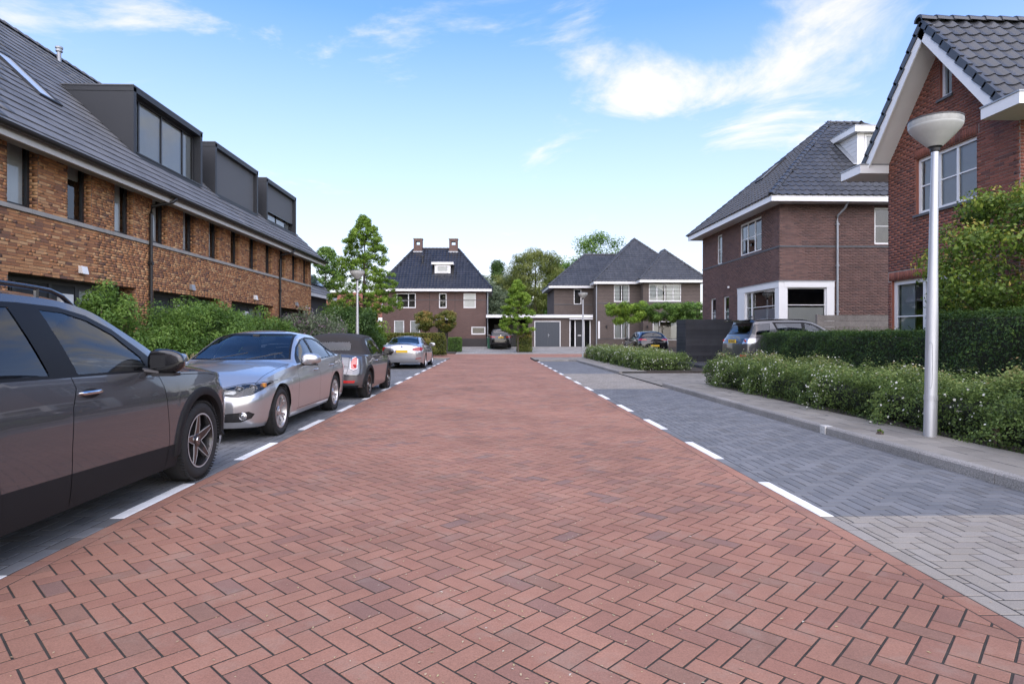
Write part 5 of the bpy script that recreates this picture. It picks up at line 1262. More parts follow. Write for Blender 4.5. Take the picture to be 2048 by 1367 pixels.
for i, (x, lb) in enumerate(((-6.0, 'ball-shaped standard tree before the white ground-floor windows'), (-4.15, 'ball-shaped standard tree right of the dark front door'))):
    tree('ball_tree', lb, (x, 54.5, .05), 3.3, (.95, 1.75, 3.25), 7000, .06, G_OLIVE if i else G_OLIVE, trunk_r=.06, clumps=45, lump=.22, shape='round', group=None, limbs=5, seed=i)
# grasses at the left kerb
def grasses():
    E = tag(empty('ornamental_grass', (-5.6, 10.6, 0)), 'tuft of straw-coloured grass behind the bonnet of the silver saloon', 'grass'); V = []; Fc = []; A = []
    for k in range(1700):
        x, y = NR.normal(0, .35), NR.normal(0, .9); h = NR.uniform(.45, .98); l = NR.normal(0, .16, 2); w_ = .004; a = NR.uniform(0, 6.28); b = len(V); cx, cy = math.cos(a) * w_, math.sin(a) * w_
        V += [(x - cx, y - cy, 0), (x + cx, y + cy, 0), (x + l[0] * .4 + cx, y + l[1] * .4 + cy, h * .6), (x + l[0] * .4 - cx, y + l[1] * .4 - cy, h * .6), (x + l[0] + cx * 2.2, y + l[1] + cy * 2.2, h), (x + l[0] - cx * .5, y + l[1] - cy * .5, h)]
        Fc += [(b, b + 1, b + 2, b + 3), (b + 3, b + 2, b + 4, b + 5)]; r_ = NR.random(); A += [r_, r_]
    o = link('blades', np_mesh('blades', V, Fc, STRAW, A), E); o['kind'] = 'stuff'
grasses()
# street trees
tree('street_tree', 'light green young tree with airy crown beside the left street lamp', (-6.9, 33.0, -.1), 7.9, (2.25, 2.3, 7.75), 46000, .042, G_LIME, trunk_r=.12, clumps=560, lump=.05, shape='ovate', limbs=34, seed=3)
tree('poplar_tree', 'narrow tree standing behind the street tree beside the terrace', (-12.6, 46.5, -.2), 7.8, (1.3, 1.5, 7.9), 11000, .075, G_MID, trunk_r=.12, clumps=70, lump=.12, shape='tall', seed=5)
tree('garden_tree', 'dark green tree low behind the solar-panelled house', (-17.5, 52, -.2), 6, (2.6, 1.6, 6.2), 9000, .10, G_DARK, clumps=50, lump=.16, seed=6)
tree('young_tree', 'bright lime-green young tree in front of the carport', (2.05, 50.3, -.1), 5.8, (1.75, 1.55, 5.9), 19000, .052, G_LIME, trunk_r=.06, clumps=240, lump=.08, shape='ovate', limbs=22, seed=8)
hedge('column_shrub', 'narrow clipped green column beside the black off-roader', 2.0, 3.2, 50.4, 51.4, -.08, 1.7, 700, .05, G_OLIVE, cat='shrub', bump=.12)
for x, lb in ((11.0, 'flat-crowned standard tree before the middle ground-floor window'), (13.8, 'flat-crowned standard tree behind the black hatchback'), (16.6, 'flat-crowned standard tree next to the black slatted bin store')):
    tree('roof_tree', lb, (x, 50.6, 0), 4.1, (1.5, 2.45, 3.9), 9000, .07, G_LIME if x < 12 else G_MID, trunk_r=.07, clumps=60, lump=.17, shape='umbrella', limbs=12, seed=int(x))
# wood behind the far houses
tree('willow_tree', 'tall yellow-green willow rising behind the garage roof', (6.1, 88, -.3), 13, (5.0, 3.0, 13.4), 34000, .18, G_WILLOW, trunk_r=.35, clumps=150, lump=.15, aspect=.22, droop=1.2, seed=2)
for i, (x, y, h, r_, mt, lb) in enumerate(((-1.5, 84, 9.2, 4.0, G_GREY, 'silvery willow just right of the house with two chimneys'), (2.8, 92, 10.5, 3.8, G_GREY, 'silvery willow behind the lime-green young tree'), (.8, 110, 14.5, 2.6, G_DARK, 'dark pointed tree far behind the silvery willows'), (10.8, 96, 13.0, 3.6, G_MID, 'green tree between the willow and the stepped roofs'), (17.5, 100, 17.5, 6.5, G_MID, 'tall tree whose top shows over the stepped roofs'), (-6.5, 90, 13.0, 3.6, G_GREY, 'grey-green tree behind the right slope of the chimney house'), (25.5, 92, 7.5, 4.0, G_MID, 'green tree right of the stepped-roof house'), (9.5, 76, 6.8, 2.8, G_MID, 'bushy tree rising directly behind the flat garage roof'))):
    tree('background_tree', lb, (x, y, -.3), h, (r_, 1.0, h), 17000, .18, mt, trunk_r=.25, clumps=130, lump=.17, shape='round' if i not in (2,) else 'cone', seed=i + 10, aspect=.4, limbs=6)
# weeds at the lamp foot and in the pavement
bush('weed', 'leafy weed growing at the foot of the tall street lamp', (5.68, 6.75, .07), (.16, .16, .40), 260, .028, G_MID, cat='weed', clumps=14, aspect=.2)
bush('weed', 'small weed sprouting between the pavement slabs', (4.86, 7.55, .07), (.10, .10, .06), 90, .014, G_LIME, cat='weed', clumps=6, aspect=.3)
# ------------------------------------------------------------------ street furniture and fences
LAMPGLASS = plain('lamp_shade_plastic', (.50, .51, .48), .32, var=.12, scale=5, spec=.5)
def street_lamp(loc, label, lean=0.0, h=4.0):
    E = tag(empty('street_lamp', loc), label, 'street lamp', 'street lamps'); E.rotation_euler = (0, lean, 0)
    m = MB(); m.lathe([(.073, -.2), (.071, .5), (.069, .52), (.066, 1.35), (.052, 2.2), (.044, 3.0), (.040, h - .40), (.0, h - .395)], 20); pole = m.build('pole', ALU, E, smooth=40)
    MB().tube([(0, 0, .47), (0, 0, .53)], .0755, 20).build('pole_collar', ALU, pole, smooth=40)
    m = MB(); K = 14; pr = []
    for i in range(K):       # rounded access door on the road side
        pr.append(i)
    a0, a1 = R(205), R(245); zz = [.62, 1.18]; ring = []
    for t in np.linspace(0, 1, 25):
        ang = 2 * math.pi * t; ca, sa = math.cos(ang), math.sin(ang); e = .35; uu = math.copysign(abs(ca) ** e, ca); vv = math.copysign(abs(sa) ** .8, sa)
        an = (a0 + a1) / 2 + (a1 - a0) / 2 * uu; z = (zz[0] + zz[1]) / 2 + (zz[1] - zz[0]) / 2 * vv; rr_ = .0695
        ring.append((rr_ * math.cos(an), rr_ * math.sin(an), z))
    m.tube(ring, .0022, 5, caps=False); m.build('access_door', ZINC, pole)
    MB().lathe([(.040, h - .41), (.052, h - .40), (.056, h - .365), (.075, h - .35), (.085, h - .335)], 24).build('collar', BLACK, E, smooth=40)
    m = MB(); m.lathe([(.078, h - .345), (.14, h - .285), (.22, h - .20), (.278, h - .125), (.288, h - .10), (.288, h - .095)], 40); m.build('lamp_shade', LAMPGLASS, E, smooth=30)
    m = MB(); m.lathe([(.288, h - .095), (.293, h - .06), (.290, h - .028), (.275, h - .02)], 40); m.build('lamp_band', plain('lamp_band_dirty', (.36, .36, .33), .5, var=.35, scale=9), E, smooth=30)
    m = MB(); m.lathe([(.295, h - .028), (.293, h - .012), (.21, h + .008), (.10, h + .018), (0, h + .02)], 40); m.build('lamp_cap', plain('lamp_cap_grey', (.07, .07, .07), .6, var=.3), E, smooth=30)
    return E
street_lamp((5.38, 7.38, gz(7.4) + .07), 'tall silver street lamp standing in the white-flowering hedge', R(1.0), 3.93)
street_lamp((-5.45, 24.8, gz(25)), 'silver street lamp beside the airy light green tree', 0, 4.0)
street_lamp((5.5, 37.3, gz(37)), 'silver street lamp in front of the flat-roofed garage', 0, 4.05)

GREYWOOD = pieces('weathered_board', [(0, (.17, .15, .13)), (.5, (.22, .20, .18)), (1, (.14, .125, .11))], .85, 25, .3, .35, 1.5, .4)
BLKWOOD = pieces('black_stained_board', [(0, (.020, .022, .027)), (.5, (.028, .030, .036)), (1, (.036, .038, .044))], .6, 40, .25, .25, 1.5, .3)
def plank_fence():
    E = tag(empty('wooden_fence', (13.6, 22.35, .1)), 'weathered grey plank fence between the two right-hand houses', 'fence')
    for i in range(9): MB().box(-1.6, 2.4, -.02, .02, i * .218, i * .218 + .210).build('plank', GREYWOOD, E)
    for x in (-1.55, .4, 2.35): MB().box(x - .04, x + .04, .022, .11, -.3, 1.98).build('post', GREYWOOD, E)
plank_fence()
def bin_store():
    E = tag(empty('bin_store', (9.9, 28.7, .26)), 'black slatted timber bin store beside the purple-brown house', 'bin store')
    x0, x1, y0, y1 = -1.0, 1.15, -.7, .7
    n = 11; hh = .152
    for i in range(n):
        z = .12 + i * hh
        MB().box(x0, x1, y0 - .02, y0, z, z + hh - .012).build('slat', BLKWOOD, E); MB().box(x0 - .02, x0, y0 - .015, y1, z, z + hh - .012).build('slat', BLKWOOD, E)
    MB().box(x0 + .004, x1, y0 + .004, y1, .05, .12 + n * hh - .02).build('frame', BLACK, E)
    MB().box(x0 - .022, x1, y0 - .022, y1, -.2, .115).build('plinth', BLKWOOD, E)
    for i in range(7):
        m = MB(); m.lathe([(.04, 0), (.04, .02), (0, .021)], 14, Matrix.Translation((x0 + .22 + i * .3, y0 - .004, .04)) @ Matrix.Rotation(R(90), 4, 'X')); m.build('vent_hole', DARK_INT, E)
bin_store()
def wheelie():
    E = tag(empty('wheelie_bin', (-.25, 54.6, .03)), 'green wheeled bin between the brick house and the black off-roader', 'bin'); gm = plain('bin_green', (.015, .09, .05), .5)
    m = MB(); m.add([(-.22, -.25, .08), (.22, -.25, .08), (.22, .25, .08), (-.22, .25, .08), (-.28, -.32, .98), (.28, -.32, .98), (.28, .32, .98), (-.28, .32, .98)], [(0, 3, 2, 1), (0, 1, 5, 4), (1, 2, 6, 5), (2, 3, 7, 6), (3, 0, 4, 7)]); m.build('body', gm, E)
    m = MB(); m.box(-.3, .3, -.36, .36, .98, 1.06); m.build('lid', gm, E, bevel=.02)
    for s in (-.24, .24): m = MB(); m.tube([(s - .03, .24, .1), (s + .03, .24, .1)], .1, 14); m.build('wheel', BLACK, E)
wheelie()
# ------------------------------------------------------------------ cars
def pchip(pts):
    pts = sorted(pts); x = np.array([p[0] for p in pts], float); y = np.array([p[1] for p in pts], float); h = np.diff(x); d = np.diff(y) / h; m = np.zeros(len(x))
    for i in range(1, len(x) - 1): m[i] = 0 if d[i - 1] * d[i] <= 0 else (h[i - 1] + h[i]) * 3 / ((2 * h[i] + h[i - 1]) / d[i - 1] + (h[i] + 2 * h[i - 1]) / d[i])
    m[0], m[-1] = d[0], d[-1]
    def f(q):
        q = min(max(q, x[0]), x[-1]); i = min(int(np.searchsorted(x, q, 'right')) - 1, len(h) - 1); t = (q - x[i]) / h[i]
        return float((2 * t**3 - 3 * t**2 + 1) * y[i] + (t**3 - 2 * t**2 + t) * h[i] * m[i] + (-2 * t**3 + 3 * t**2) * y[i + 1] + (t**3 - t**2) * h[i] * m[i + 1])
    return f
PAINTS = {}
def paint(name, col, metal=.7, rough=.32, flake=.06):
    if name in MATS: return MATS[name]
    m = MATS[name] = bpy.data.materials.new(name); nt, N, L = nodes_of(m); out = N('ShaderNodeOutputMaterial'); b = N('ShaderNodeBsdfPrincipled'); L(b.outputs[0], out.inputs[0])
    tc = N('ShaderNodeTexCoord'); nz = N('ShaderNodeTexNoise'); nz.inputs['Scale'].default_value = 900; L(tc.outputs['Object'], nz.inputs['Vector'])
    dz = N('ShaderNodeTexNoise'); dz.inputs['Scale'].default_value = 3.0; dz.inputs['Detail'].default_value = 6; L(tc.outputs['Object'], dz.inputs['Vector'])
    r = ramp(N, [(.3, [c * (1 - flake) for c in col]), (.7, [c * (1 + flake) for c in col])]); L(nz.outputs['Fac'], r.inputs[0]); L(r.outputs[0], b.inputs['Base Color'])
    mr = N('ShaderNodeMapRange'); mr.inputs[3].default_value = .0; mr.inputs[4].default_value = .05; L(dz.outputs['Fac'], mr.inputs[0]); L(mr.outputs[0], b.inputs['Coat Roughness'])
    b.inputs['Metallic'].default_value = metal; b.inputs['Roughness'].default_value = rough; b.inputs['Coat Weight'].default_value = 1.0
    return m
TYRE = plain('tyre_rubber', (.017, .017, .017), .85, var=.25, scale=30, bump=.3)
RIM_SILVER = plain('rim_silver', (.50, .50, .51), .3, metal=.85, var=.05); RIM_BLACK = plain('rim_black', (.013, .013, .014), .25, var=.2, coat=.5); RIM_EDGE = plain('rim_machined', (.40, .41, .42), .3, metal=.25, var=.04)
DISC = plain('brake_disc', (.14, .13, .125), .4, metal=.8, var=.2); TRIMBLK = plain('trim_black', (.007, .007, .008), .42, var=.1, spec=.22); GLOSSBLK = plain('gloss_black', (.010, .010, .011), .12, var=.1, coat=.6)
CHROME = plain('chrome', (.75, .75, .76), .10, metal=1.0, var=.02); CABIN = plain('cabin_trim', (.022, .022, .024), .75, var=.2, scale=9); CLAD = plain('cladding_plastic', (.016, .016, .017), .65, spec=.22, var=.12, scale=40, bump=.2, bscale=400)
CG = glass('car_glass', (.86, .95, .92), 1.45); CGD = glass('privacy_glass', (.10, .11, .12), 1.5); CGW = glass('windscreen_glass', (.78, .87, .86), 1.5)
LENS = glass('lamp_lens', (.86, .88, .88), 1.45); REDL = plain('red_lamp', (.30, .008, .010), .15, var=.25, scale=25, coat=.8); REDD = plain('red_lamp_bright', (.55, .03, .03), .15, var=.15, coat=.8)
REFLECT = plain('lamp_reflector', (.55, .55, .56), .18, metal=.8, var=.25, scale=30); AMBER = plain('amber_lamp', (.55, .22, .04), .2, var=.15, coat=.6)
PLATE = plain('yellow_plate', (.72, .46, .04), .45, var=.03); PLBLUE = plain('plate_blue', (.02, .06, .30), .45); FABRIC = plain('soft_top_fabric', (.024, .022, .023), .92, var=.2, scale=60, bump=.3, bscale=700)
NAVY = plain('badge_blue', (.03, .09, .32), .2, coat=.6)

def carve(bm, lay_, poly, axes, ok, idv):
    """cuts a polygon (seen along one axis) into the skin and marks the faces inside it"""
    a, b = axes; xs = [p[0] for p in poly]; zs = [p[1] for p in poly]; bb = (min(xs) - .002, max(xs) + .002, min(zs) - .002, max(zs) + .002); n = len(poly); k3 = 3 - a - b
    def good(f):
        if f.normal.length < .5: f.normal_update()
        if not ok(f.calc_center_median(), f.normal): return False
        u = [v.co[a] for v in f.verts]; w = [v.co[b] for v in f.verts]
        return not (max(u) < bb[0] or min(u) > bb[1] or max(w) < bb[2] or min(w) > bb[3])
    fs = [f for f in bm.faces if good(f)]
    for i in range(n):
        p, q = poly[i], poly[(i + 1) % n]; co = Vector((0, 0, 0)); co[a], co[b] = p; no = Vector((0, 0, 0)); no[a], no[b] = -(q[1] - p[1]), q[0] - p[0]
        if no.length < 1e-7: continue
        g = set(fs)
        for f in fs: g.update(f.edges); g.update(f.verts)
        ret = bmesh.ops.bisect_plane(bm, geom=list(g), dist=1e-5, plane_co=co, plane_no=no.normalized())
        new = {f for f in ret['geom'] if isinstance(f, bmesh.types.BMFace) and f.is_valid}; new |= {f for f in fs if f.is_valid}
        for e in ret['geom_cut']:
            if isinstance(e, bmesh.types.BMEdge) and e.is_valid: new.update(e.link_faces)
        for f in new: f.normal_update()
        fs = [f for f in new if good(f)]
    for f in fs:
        c = f.calc_center_median()
        if in_poly(c[a], c[b], poly): f[lay_] = idv
def band_polys(path, w):
    r = []
    for (x0, z0), (x1, z1) in zip(path[:-1], path[1:]):
        l = math.hypot(x1 - x0, z1 - z0); dx, dz = (x1 - x0) / l, (z1 - z0) / l; e = w * .5; nx, nz = -dz * w / 2, dx * w / 2
        r.append([(x0 - dx * e + nx, z0 - dz * e + nz), (x0 - dx * e - nx, z0 - dz * e - nz), (x1 + dx * e - nx, z1 + dz * e - nz), (x1 + dx * e + nx, z1 + dz * e + nz)])
    return r
def wheel_meshes(r, w, rimr, style):
    """tyre, rim, spokes, disc; axle along Y, outside towards +Y"""
    T = Matrix.Rotation(R(-90), 4, 'X'); res = []
    sh = r - rimr; m = MB(); m.lathe([(rimr - .005, -w / 2 + .02), (rimr + sh * .35, -w / 2), (r - .025, -w / 2 + .012), (r - .004, -w / 2 + .035), (r, 0), (r - .004, w / 2 - .035), (r - .025, w / 2 - .012), (r - .045, w / 2 + .002), (rimr + sh * .35, w / 2 + .002), (rimr + .012, w / 2 - .008), (rimr - .005, w / 2 - .02)], 48, T)
    # tread grooves
    for k in range(72):
        a = 2 * math.pi * k / 72
        for s in (-1, 1):
            q = MB().box(-.004, .004, s * (w / 2 - .012) - .022, s * (w / 2 - .012) + .012, r - .012, r + .0015); q.xf(Matrix.Rotation(a, 4, 'Y')); m.add(q.v, q.f)
    res.append(('tyre', m.mesh('tyre', TYRE, 40), None))
    m = MB(); base = RIM_SILVER if style != 'black' and style != 'star' else RIM_BLACK
    m.lathe([(rimr - .003, w / 2 - .018), (rimr + .004, w / 2 - .006), (rimr - .012, w / 2 - .006), (rimr - .022, w / 2 - .03), (rimr - .04, -w / 2 + .03)], 48, T); res.append(('rim', m.mesh('rim', base, 40), None))
    if style == 'star':
        m = MB(); m.lathe([(rimr + .005, w / 2 - .0045), (rimr - .008, w / 2 - .0045)], 48, T); res.append(('rim_edge', m.mesh('rim_edge', RIM_EDGE, 40), None))
    sp = MB(); ed = MB(); y1 = w / 2 - .012
    def spoke(mb, ang, r0, r1, w0, w1, y_in, y_out, th, off0=0, off1=0):
        q = MB(); v = []
        for rr_, ww, yy, of in ((r0, w0, y_in, off0), (r1, w1, y_out, off1)):
            v += [(-ww + of, yy - th, rr_), (ww + of, yy - th, rr_), (ww * .75 + of, yy, rr_), (-ww * .75 + of, yy, rr_)]
        q.add(v, [(3, 2, 1, 0), (4, 5, 6, 7), (0, 1, 5, 4), (1, 2, 6, 5), (2, 3, 7, 6), (3, 0, 4, 7)]); q.xf(Matrix.Rotation(ang, 4, 'Y')); mb.add(q.v, q.f)
    if style == 'star':
        for k in range(5):
            a = 2 * math.pi * k / 5
            spoke(sp, a, .03, rimr * .52, .048, .036, y1 - .03, y1 - .012, .04); spoke(sp, a, rimr * .5, rimr - .008, .036, .020, y1 - .012, y1, .035)
            for s in (-1, 1): spoke(ed, a, .05, rimr * .55, .004, .004, y1 - .026, y1 - .010, .006, s * .040, s * .033); spoke(ed, a, rimr * .55, rimr - .01, .004, .003, y1 - .010, y1 + .001, .006, s * .033, s * .015)
            for s in (-1, 1):                          # ribs that branch to the neighbours
                spoke(ed, a + s * math.pi / 5, .055, rimr * .40, .003, .003, y1 - .03, y1 - .02, .006, -s * .0, -s * .045)
    elif style == 'vee':
        for k in range(5):
            for s in (-1, 1):
                a = 2 * math.pi * k / 5 + s * .20; spoke(sp, a, .04, rimr - .006, .020, .017, y1 - .035, y1 - .004, .035, -s * .012, 0)
    else:
        nsp = 10 if style in ('multi', 'black') else 5
        for k in range(nsp): spoke(sp, 2 * math.pi * k / nsp, .04, rimr - .006, .016 if nsp == 10 else .035, .013 if nsp == 10 else .03, y1 - .03, y1 - .003, .03)
    m = MB(); m.lathe([(.065, y1 - .07), (.068, y1 - .03), (.055, y1 - .020), (.032, y1 - .018)], 24, T); sp.add(m.v, m.f); res.append(('spokes', sp.mesh('spokes', base, 30), 'rim'))
    if ed.v: res.append(('spoke_edges', ed.mesh('spoke_edges', RIM_EDGE), 'rim'))
    m = MB(); m.lathe([(.033, y1 - .0185), (.030, y1 - .012), (0, y1 - .011)], 20, T); res.append(('hub_cap', m.mesh('hub_cap', CHROME if style == 'star' else RIM_SILVER, 30), 'rim'))
    if style == 'star':
        m = MB()
        for k in range(3): spoke(m, 2 * math.pi * k / 3, 0, .021, .006, .001, y1 - .008, y1 - .009, .003)
        q = MB(); q.lathe([(.026, y1 - .011), (.026, y1 - .008), (.022, y1 - .008), (.022, y1 - .011)], 24, T); m.add(q.v, q.f); res.append(('star_emblem', m.mesh('star_emblem', GLOSSBLK), 'rim'))
    m = MB(); m.lathe([(.145, -.01), (.145, .012), (.05, .014)], 32, T); m.lathe([(rimr - .045, -w / 2 + .04), (.0, -w / 2 + .045)], 24, T); res.append(('brake_disc', m.mesh('brake_disc', DISC, 40), 'rim'))
    return res

def car(name, label, loc, heading, S, group='parked cars'):
    E = tag(empty(name, loc, heading), label, 'car', group); L, hw = S['L'], S['hw']; xf, xr, r = S['xf'], S['xr'], S['r']; ra = S.get('ra', r + .055); h2 = L / 2
    top, belt, rail, rw, plan = pchip(S['top']), pchip(S['belt']), pchip(S['rail']), pchip(S['rw']), pchip(S['plan']); low = pchip(S['low']); prof = pchip(S.get('prof', [(0, .935), (.12, .968), (.35, .992), (.55, 1.0), (.72, .996), (.80, .985), (.92, .962), (1.0, .945)])); z0 = S.get('z0', .20)
    nose, tail = pchip(S['nose']), pchip(S['tail'])
    xs = list(np.linspace(-h2 + .5, h2 - .5, 56)) + [h2 - .5 * (1 - t) ** 1.8 for t in np.linspace(0, 1, 15)[1:]] + [-h2 + .5 * (1 - t) ** 1.8 for t in np.linspace(0, 1, 15)[1:]]
    for xa in (xf, xr): xs += [xa + ra * math.cos(t) for t in np.linspace(.02, math.pi - .02, 22)] + [xa + ra * 1.002, xa - ra * 1.002]
    xs = sorted(set(round(x, 4) for x in xs)); xs = [x for i, x in enumerate(xs) if i == 0 or x - xs[i - 1] > .004]
    nS, nW, nR = 15, 6, 7; V = []; F = []; rows = []
    def sm(t): t = min(max(t, 0), 1); return t * t * (3 - 2 * t)
    for x in xs:
        zb, zr, zt, yr, p = belt(x), rail(x), top(x), rw(x), plan(x); zl = low(x)
        for xa in (xf, xr):
            d = abs(x - xa)
            if d < ra: zl = max(zl, r + math.sqrt(ra * ra - d * d))
        zl = min(zl, zb - .03); zr = max(zr, zb + .006); zt = max(zt, zr + .006); sec = []
        for j in range(nS + 1):
            t = j / nS; z = zl + (zb - zl) * t; q = prof((z - z0) / (zb - z0)); sec.append((p * q, z))
        yb = sec[-1][0]; yr = min(yr, yb - .004)
        for j in range(1, nW + 1): t = j / nW; sec.append((yb + (yr - yb) * t + .012 * math.sin(math.pi * t) * min(1, (zr - zb) * 3), zb + (zr - zb) * t))
        pw = S.get('crown', 2.4)
        for j in range(1, nR + 1): u = math.cos(math.pi / 2 * j / nR) if j < nR else 0; sec.append((yr * u, zr + (zt - zr) * (1 - u ** pw)))
        row = []
        for y, z in sec:
            wf, wb_ = sm((x - (h2 - .55)) / .55), sm((-x - (h2 - .55)) / .55); xx = x + wf * nose(z) - wb_ * tail(z); row.append((xx, y, z))
        rows.append(row)
    nc = len(rows[0])
    vid = {}
    for i, row in enumerate(rows):
        for j, (x, y, z) in enumerate(row):
            for s in (1, -1):
                if j == nc - 1 and s == -1: vid[i, j, -1] = vid[i, j, 1]; continue
                vid[i, j, s] = len(V); V.append((x, s * y, z))
    for i in range(len(rows) - 1):
        for j in range(nc - 1):
            for s in (1, -1):
                q = [vid[i, j, s], vid[i + 1, j, s], vid[i + 1, j + 1, s], vid[i, j + 1, s]]
                if s == 1: q.reverse()
                q2 = []
                for v in q:
                    if v not in q2: q2.append(v)
                if len(q2) > 2: F.append(tuple(q2))
    # end caps, bowed a little
    for i, sg in ((0, -1), (len(rows) - 1, 1)):
        K = 8; grid = []
        for j in range(nc):
            a = Vector(V[vid[i, j, 1]]); ln = []
            for k in range(K + 1):
                if k == 0: ln.append(vid[i, j, 1])
                elif k == K: ln.append(vid[i, j, -1])
                else:
                    y = a.y * (1 - 2 * k / K); ln.append(len(V)); V.append((a.x + sg * S.get('capbow', .05) * (1 - (1 - 2 * k / K) ** 2), y, a.z))
            grid.append(ln)
        for j in range(nc - 1):
            for k in range(K):
                q = [grid[j][k], grid[j][k + 1], grid[j + 1][k + 1], grid[j + 1][k]]; q = q[::-1] if sg < 0 else q
                q2 = []
                for v in q:
                    if v not in q2: q2.append(v)
                if len(q2) > 2: F.append(tuple(q2))
    bm = bmesh.new(); bv = [bm.verts.new(v) for v in V]
    for f in F:
        try: bm.faces.new([bv[i] for i in f])
        except ValueError: pass
    bmesh.ops.remove_doubles(bm, verts=bm.verts, dist=1e-5); bmesh.ops.recalc_face_normals(bm, faces=bm.faces); bm.normal_update()
    lay_ = bm.faces.layers.int.new('part'); tree_ = BVHTree.FromBMesh(bm)
    def sy(x, z, s=1, off=0.0):
        h = tree_.ray_cast(Vector((x, s * 2.5, z)), Vector((0, -s, 0)));  return h[0] + h[1] * off * (1 if h[1].y * s > 0 else -1) if h[0] else Vector((x, s * hw, z))
    def sx(y, z, s=1, off=0.0):
        h = tree_.ray_cast(Vector((s * 5, y, z)), Vector((-s, 0, 0))); return h[0] + Vector((s * off, 0, 0)) if h[0] else Vector((s * h2, y, z))
    side = lambda c, n: abs(n.y) > .35 and abs(c.y) > .35
    ids = {}; parts = []
    def mark(nm, mat, polys, axes, ok, off=0.0, parent=None, split=True):
        for p in polys:
            k = len(parts) + 1; parts.append((nm, mat, off, parent, split)); carve(bm, lay_, p, axes, ok, k)
    # order matters: later cuts override earlier ones
    for d in S.get('doors', []): mark('door', S['paint'], [d], (0, 2), side)
    if 'clad' in S: mark('sill_cladding', CLAD, [S['clad']], (0, 2), lambda c, n: abs(c.y) > .45)
    if 'softtop' in S: mark('soft_top', FABRIC, [S['softtop']], (0, 2), lambda c, n: True, split=False)
    if 'roofpoly' in S: mark('roof', GLOSSBLK, [S['roofpoly']], (0, 1), lambda c, n: n.z > .45 and c.z > 1.4, split=False)
    if 'dlo' in S: mark('window_trim', TRIMBLK, [S['dlo']], (0, 2), side, 0)
    for nm, mt, p in S.get('sideglass', []): mark(nm, mt, [p], (0, 2), side, -.006)
    fr_ok = lambda x0: (lambda c, n: c.x > x0 and n.x > .12); rr_ok = lambda x0: (lambda c, n: c.x < x0 and n.x < -.12)
    def both(p): return [p, [(-y, z) for y, z in reversed(p)]]
    if 'wind' in S: mark('windscreen_trim', TRIMBLK, [S['wind'][0]], (1, 2), lambda c, n: c.x > S['wind'][2] and n.x > .12 and c.z > S['wind'][3]); mark('windscreen', CGW, [S['wind'][1]], (1, 2), lambda c, n: c.x > S['wind'][2] and n.x > .12 and c.z > S['wind'][3], -.006)
    if 'rearw' in S: mark('rear_window_trim', S.get('rearw_mat', TRIMBLK), [S['rearw'][0]], (1, 2), rr_ok(S['rearw'][2])); mark('rear_window', S.get('rearglass', CGW), [S['rearw'][1]], (1, 2), rr_ok(S['rearw'][2]), -.006)
    for nm, mt, p, off, mirror in S.get('front', []): mark(nm, mt, both(p) if mirror else [p], (1, 2), fr_ok(S.get('fx', h2 - .75)), off)
    for nm, mt, p, off, mirror in S.get('rear', []): mark(nm, mt, both(p) if mirror else [p], (1, 2), rr_ok(S.get('rx', -h2 + .75)), off)
    for path in S.get('seams', []): mark('panel_gap', BLACK, band_polys(path, .007), (0, 2), side, -.004, split=False)
    for path in S.get('frontseams', []):
        for pth in (path, [(-y, z) for y, z in path]): mark('panel_gap', BLACK, band_polys(pth, .007), (1, 2), lambda c, n: c.x > S.get('fsx', .6), -.003, split=False)
    for path in S.get('rearseams', []):
        for pth in (path, [(-y, z) for y, z in path]): mark('panel_gap', BLACK, band_polys(pth, .008), (1, 2), lambda c, n: c.x < -.6 and n.x < -.1, -.003, split=False)
    # pull the marked faces out as meshes of their own
    bm.normal_update(); bm.verts.index_update(); groups = {}
    for f in bm.faces: groups.setdefault(f[lay_], []).append(f)
    def make(nm, faces, mat, off, parent):
        vm = {}; vs_ = []; fs = []
        for f in faces:
            q = []
            for v in f.verts:
                if v.index not in vm: vm[v.index] = len(vs_); vs_.append(tuple(v.co + v.normal * off))
                q.append(vm[v.index])
            fs.append(q)
        me = bpy.data.meshes.new(nm); me.from_pydata(vs_, [], fs); me.materials.append(mat); me.polygons.foreach_set('use_smooth', [True] * len(me.polygons)); me.set_sharp_from_angle(angle=R(S.get('sharp', 42))); me.update()
        return link(nm, me, parent)
    body = make('body', groups.get(0, []), S['paint'], 0, E); made = {}; gaps = []; trims = {}
    for k, fs in groups.items():
        if k == 0: continue
        nm, mat, off, parent, split = parts[k - 1]
        if nm == 'panel_gap': gaps += fs; continue
        if nm in ('window_trim', 'soft_top', 'windscreen_trim', 'rear_window_trim') or not split: make(nm, fs, mat, off, body if 'trim' in nm else E); continue
        for s in (1, -1):
            sub = [f for f in fs if f.calc_center_median().y * s > 0] if nm not in ('windscreen', 'rear_window', 'grille', 'intake', 'bumper_insert', 'trunk_panel', 'number_plate', 'bonnet', 'tail_panel') else (fs if s == 1 else [])
            if sub: made.setdefault(nm, []).append(make(nm, sub, mat, off, E))
    if gaps: make('panel_gaps', gaps, BLACK, -.004, body)
    # dark inside: lower shell, floor, liners, seats
    inner = MB()
    for i in range(len(rows) - 1):
        for s in (1, -1):
            for j in range(0, nS, 3):
                a, b, c, d = rows[i][j], rows[i + 1][j], rows[i + 1][j + 3], rows[i][j + 3]
                inner.quad(*[(x * .985, s * (y - .035), z) for x, y, z in (a, b, c, d)])
    for xe, sg in ((h2 - .12, 1), (-h2 + .12, -1)):
        y = plan(sg * (h2 - .1)) * .8; inner.quad((xe, -y, .3), (xe, y, .3), (xe - sg * .06, y, belt(sg * (h2 - .1)) - .04), (xe - sg * .06, -y, belt(sg * (h2 - .1)) - .04))
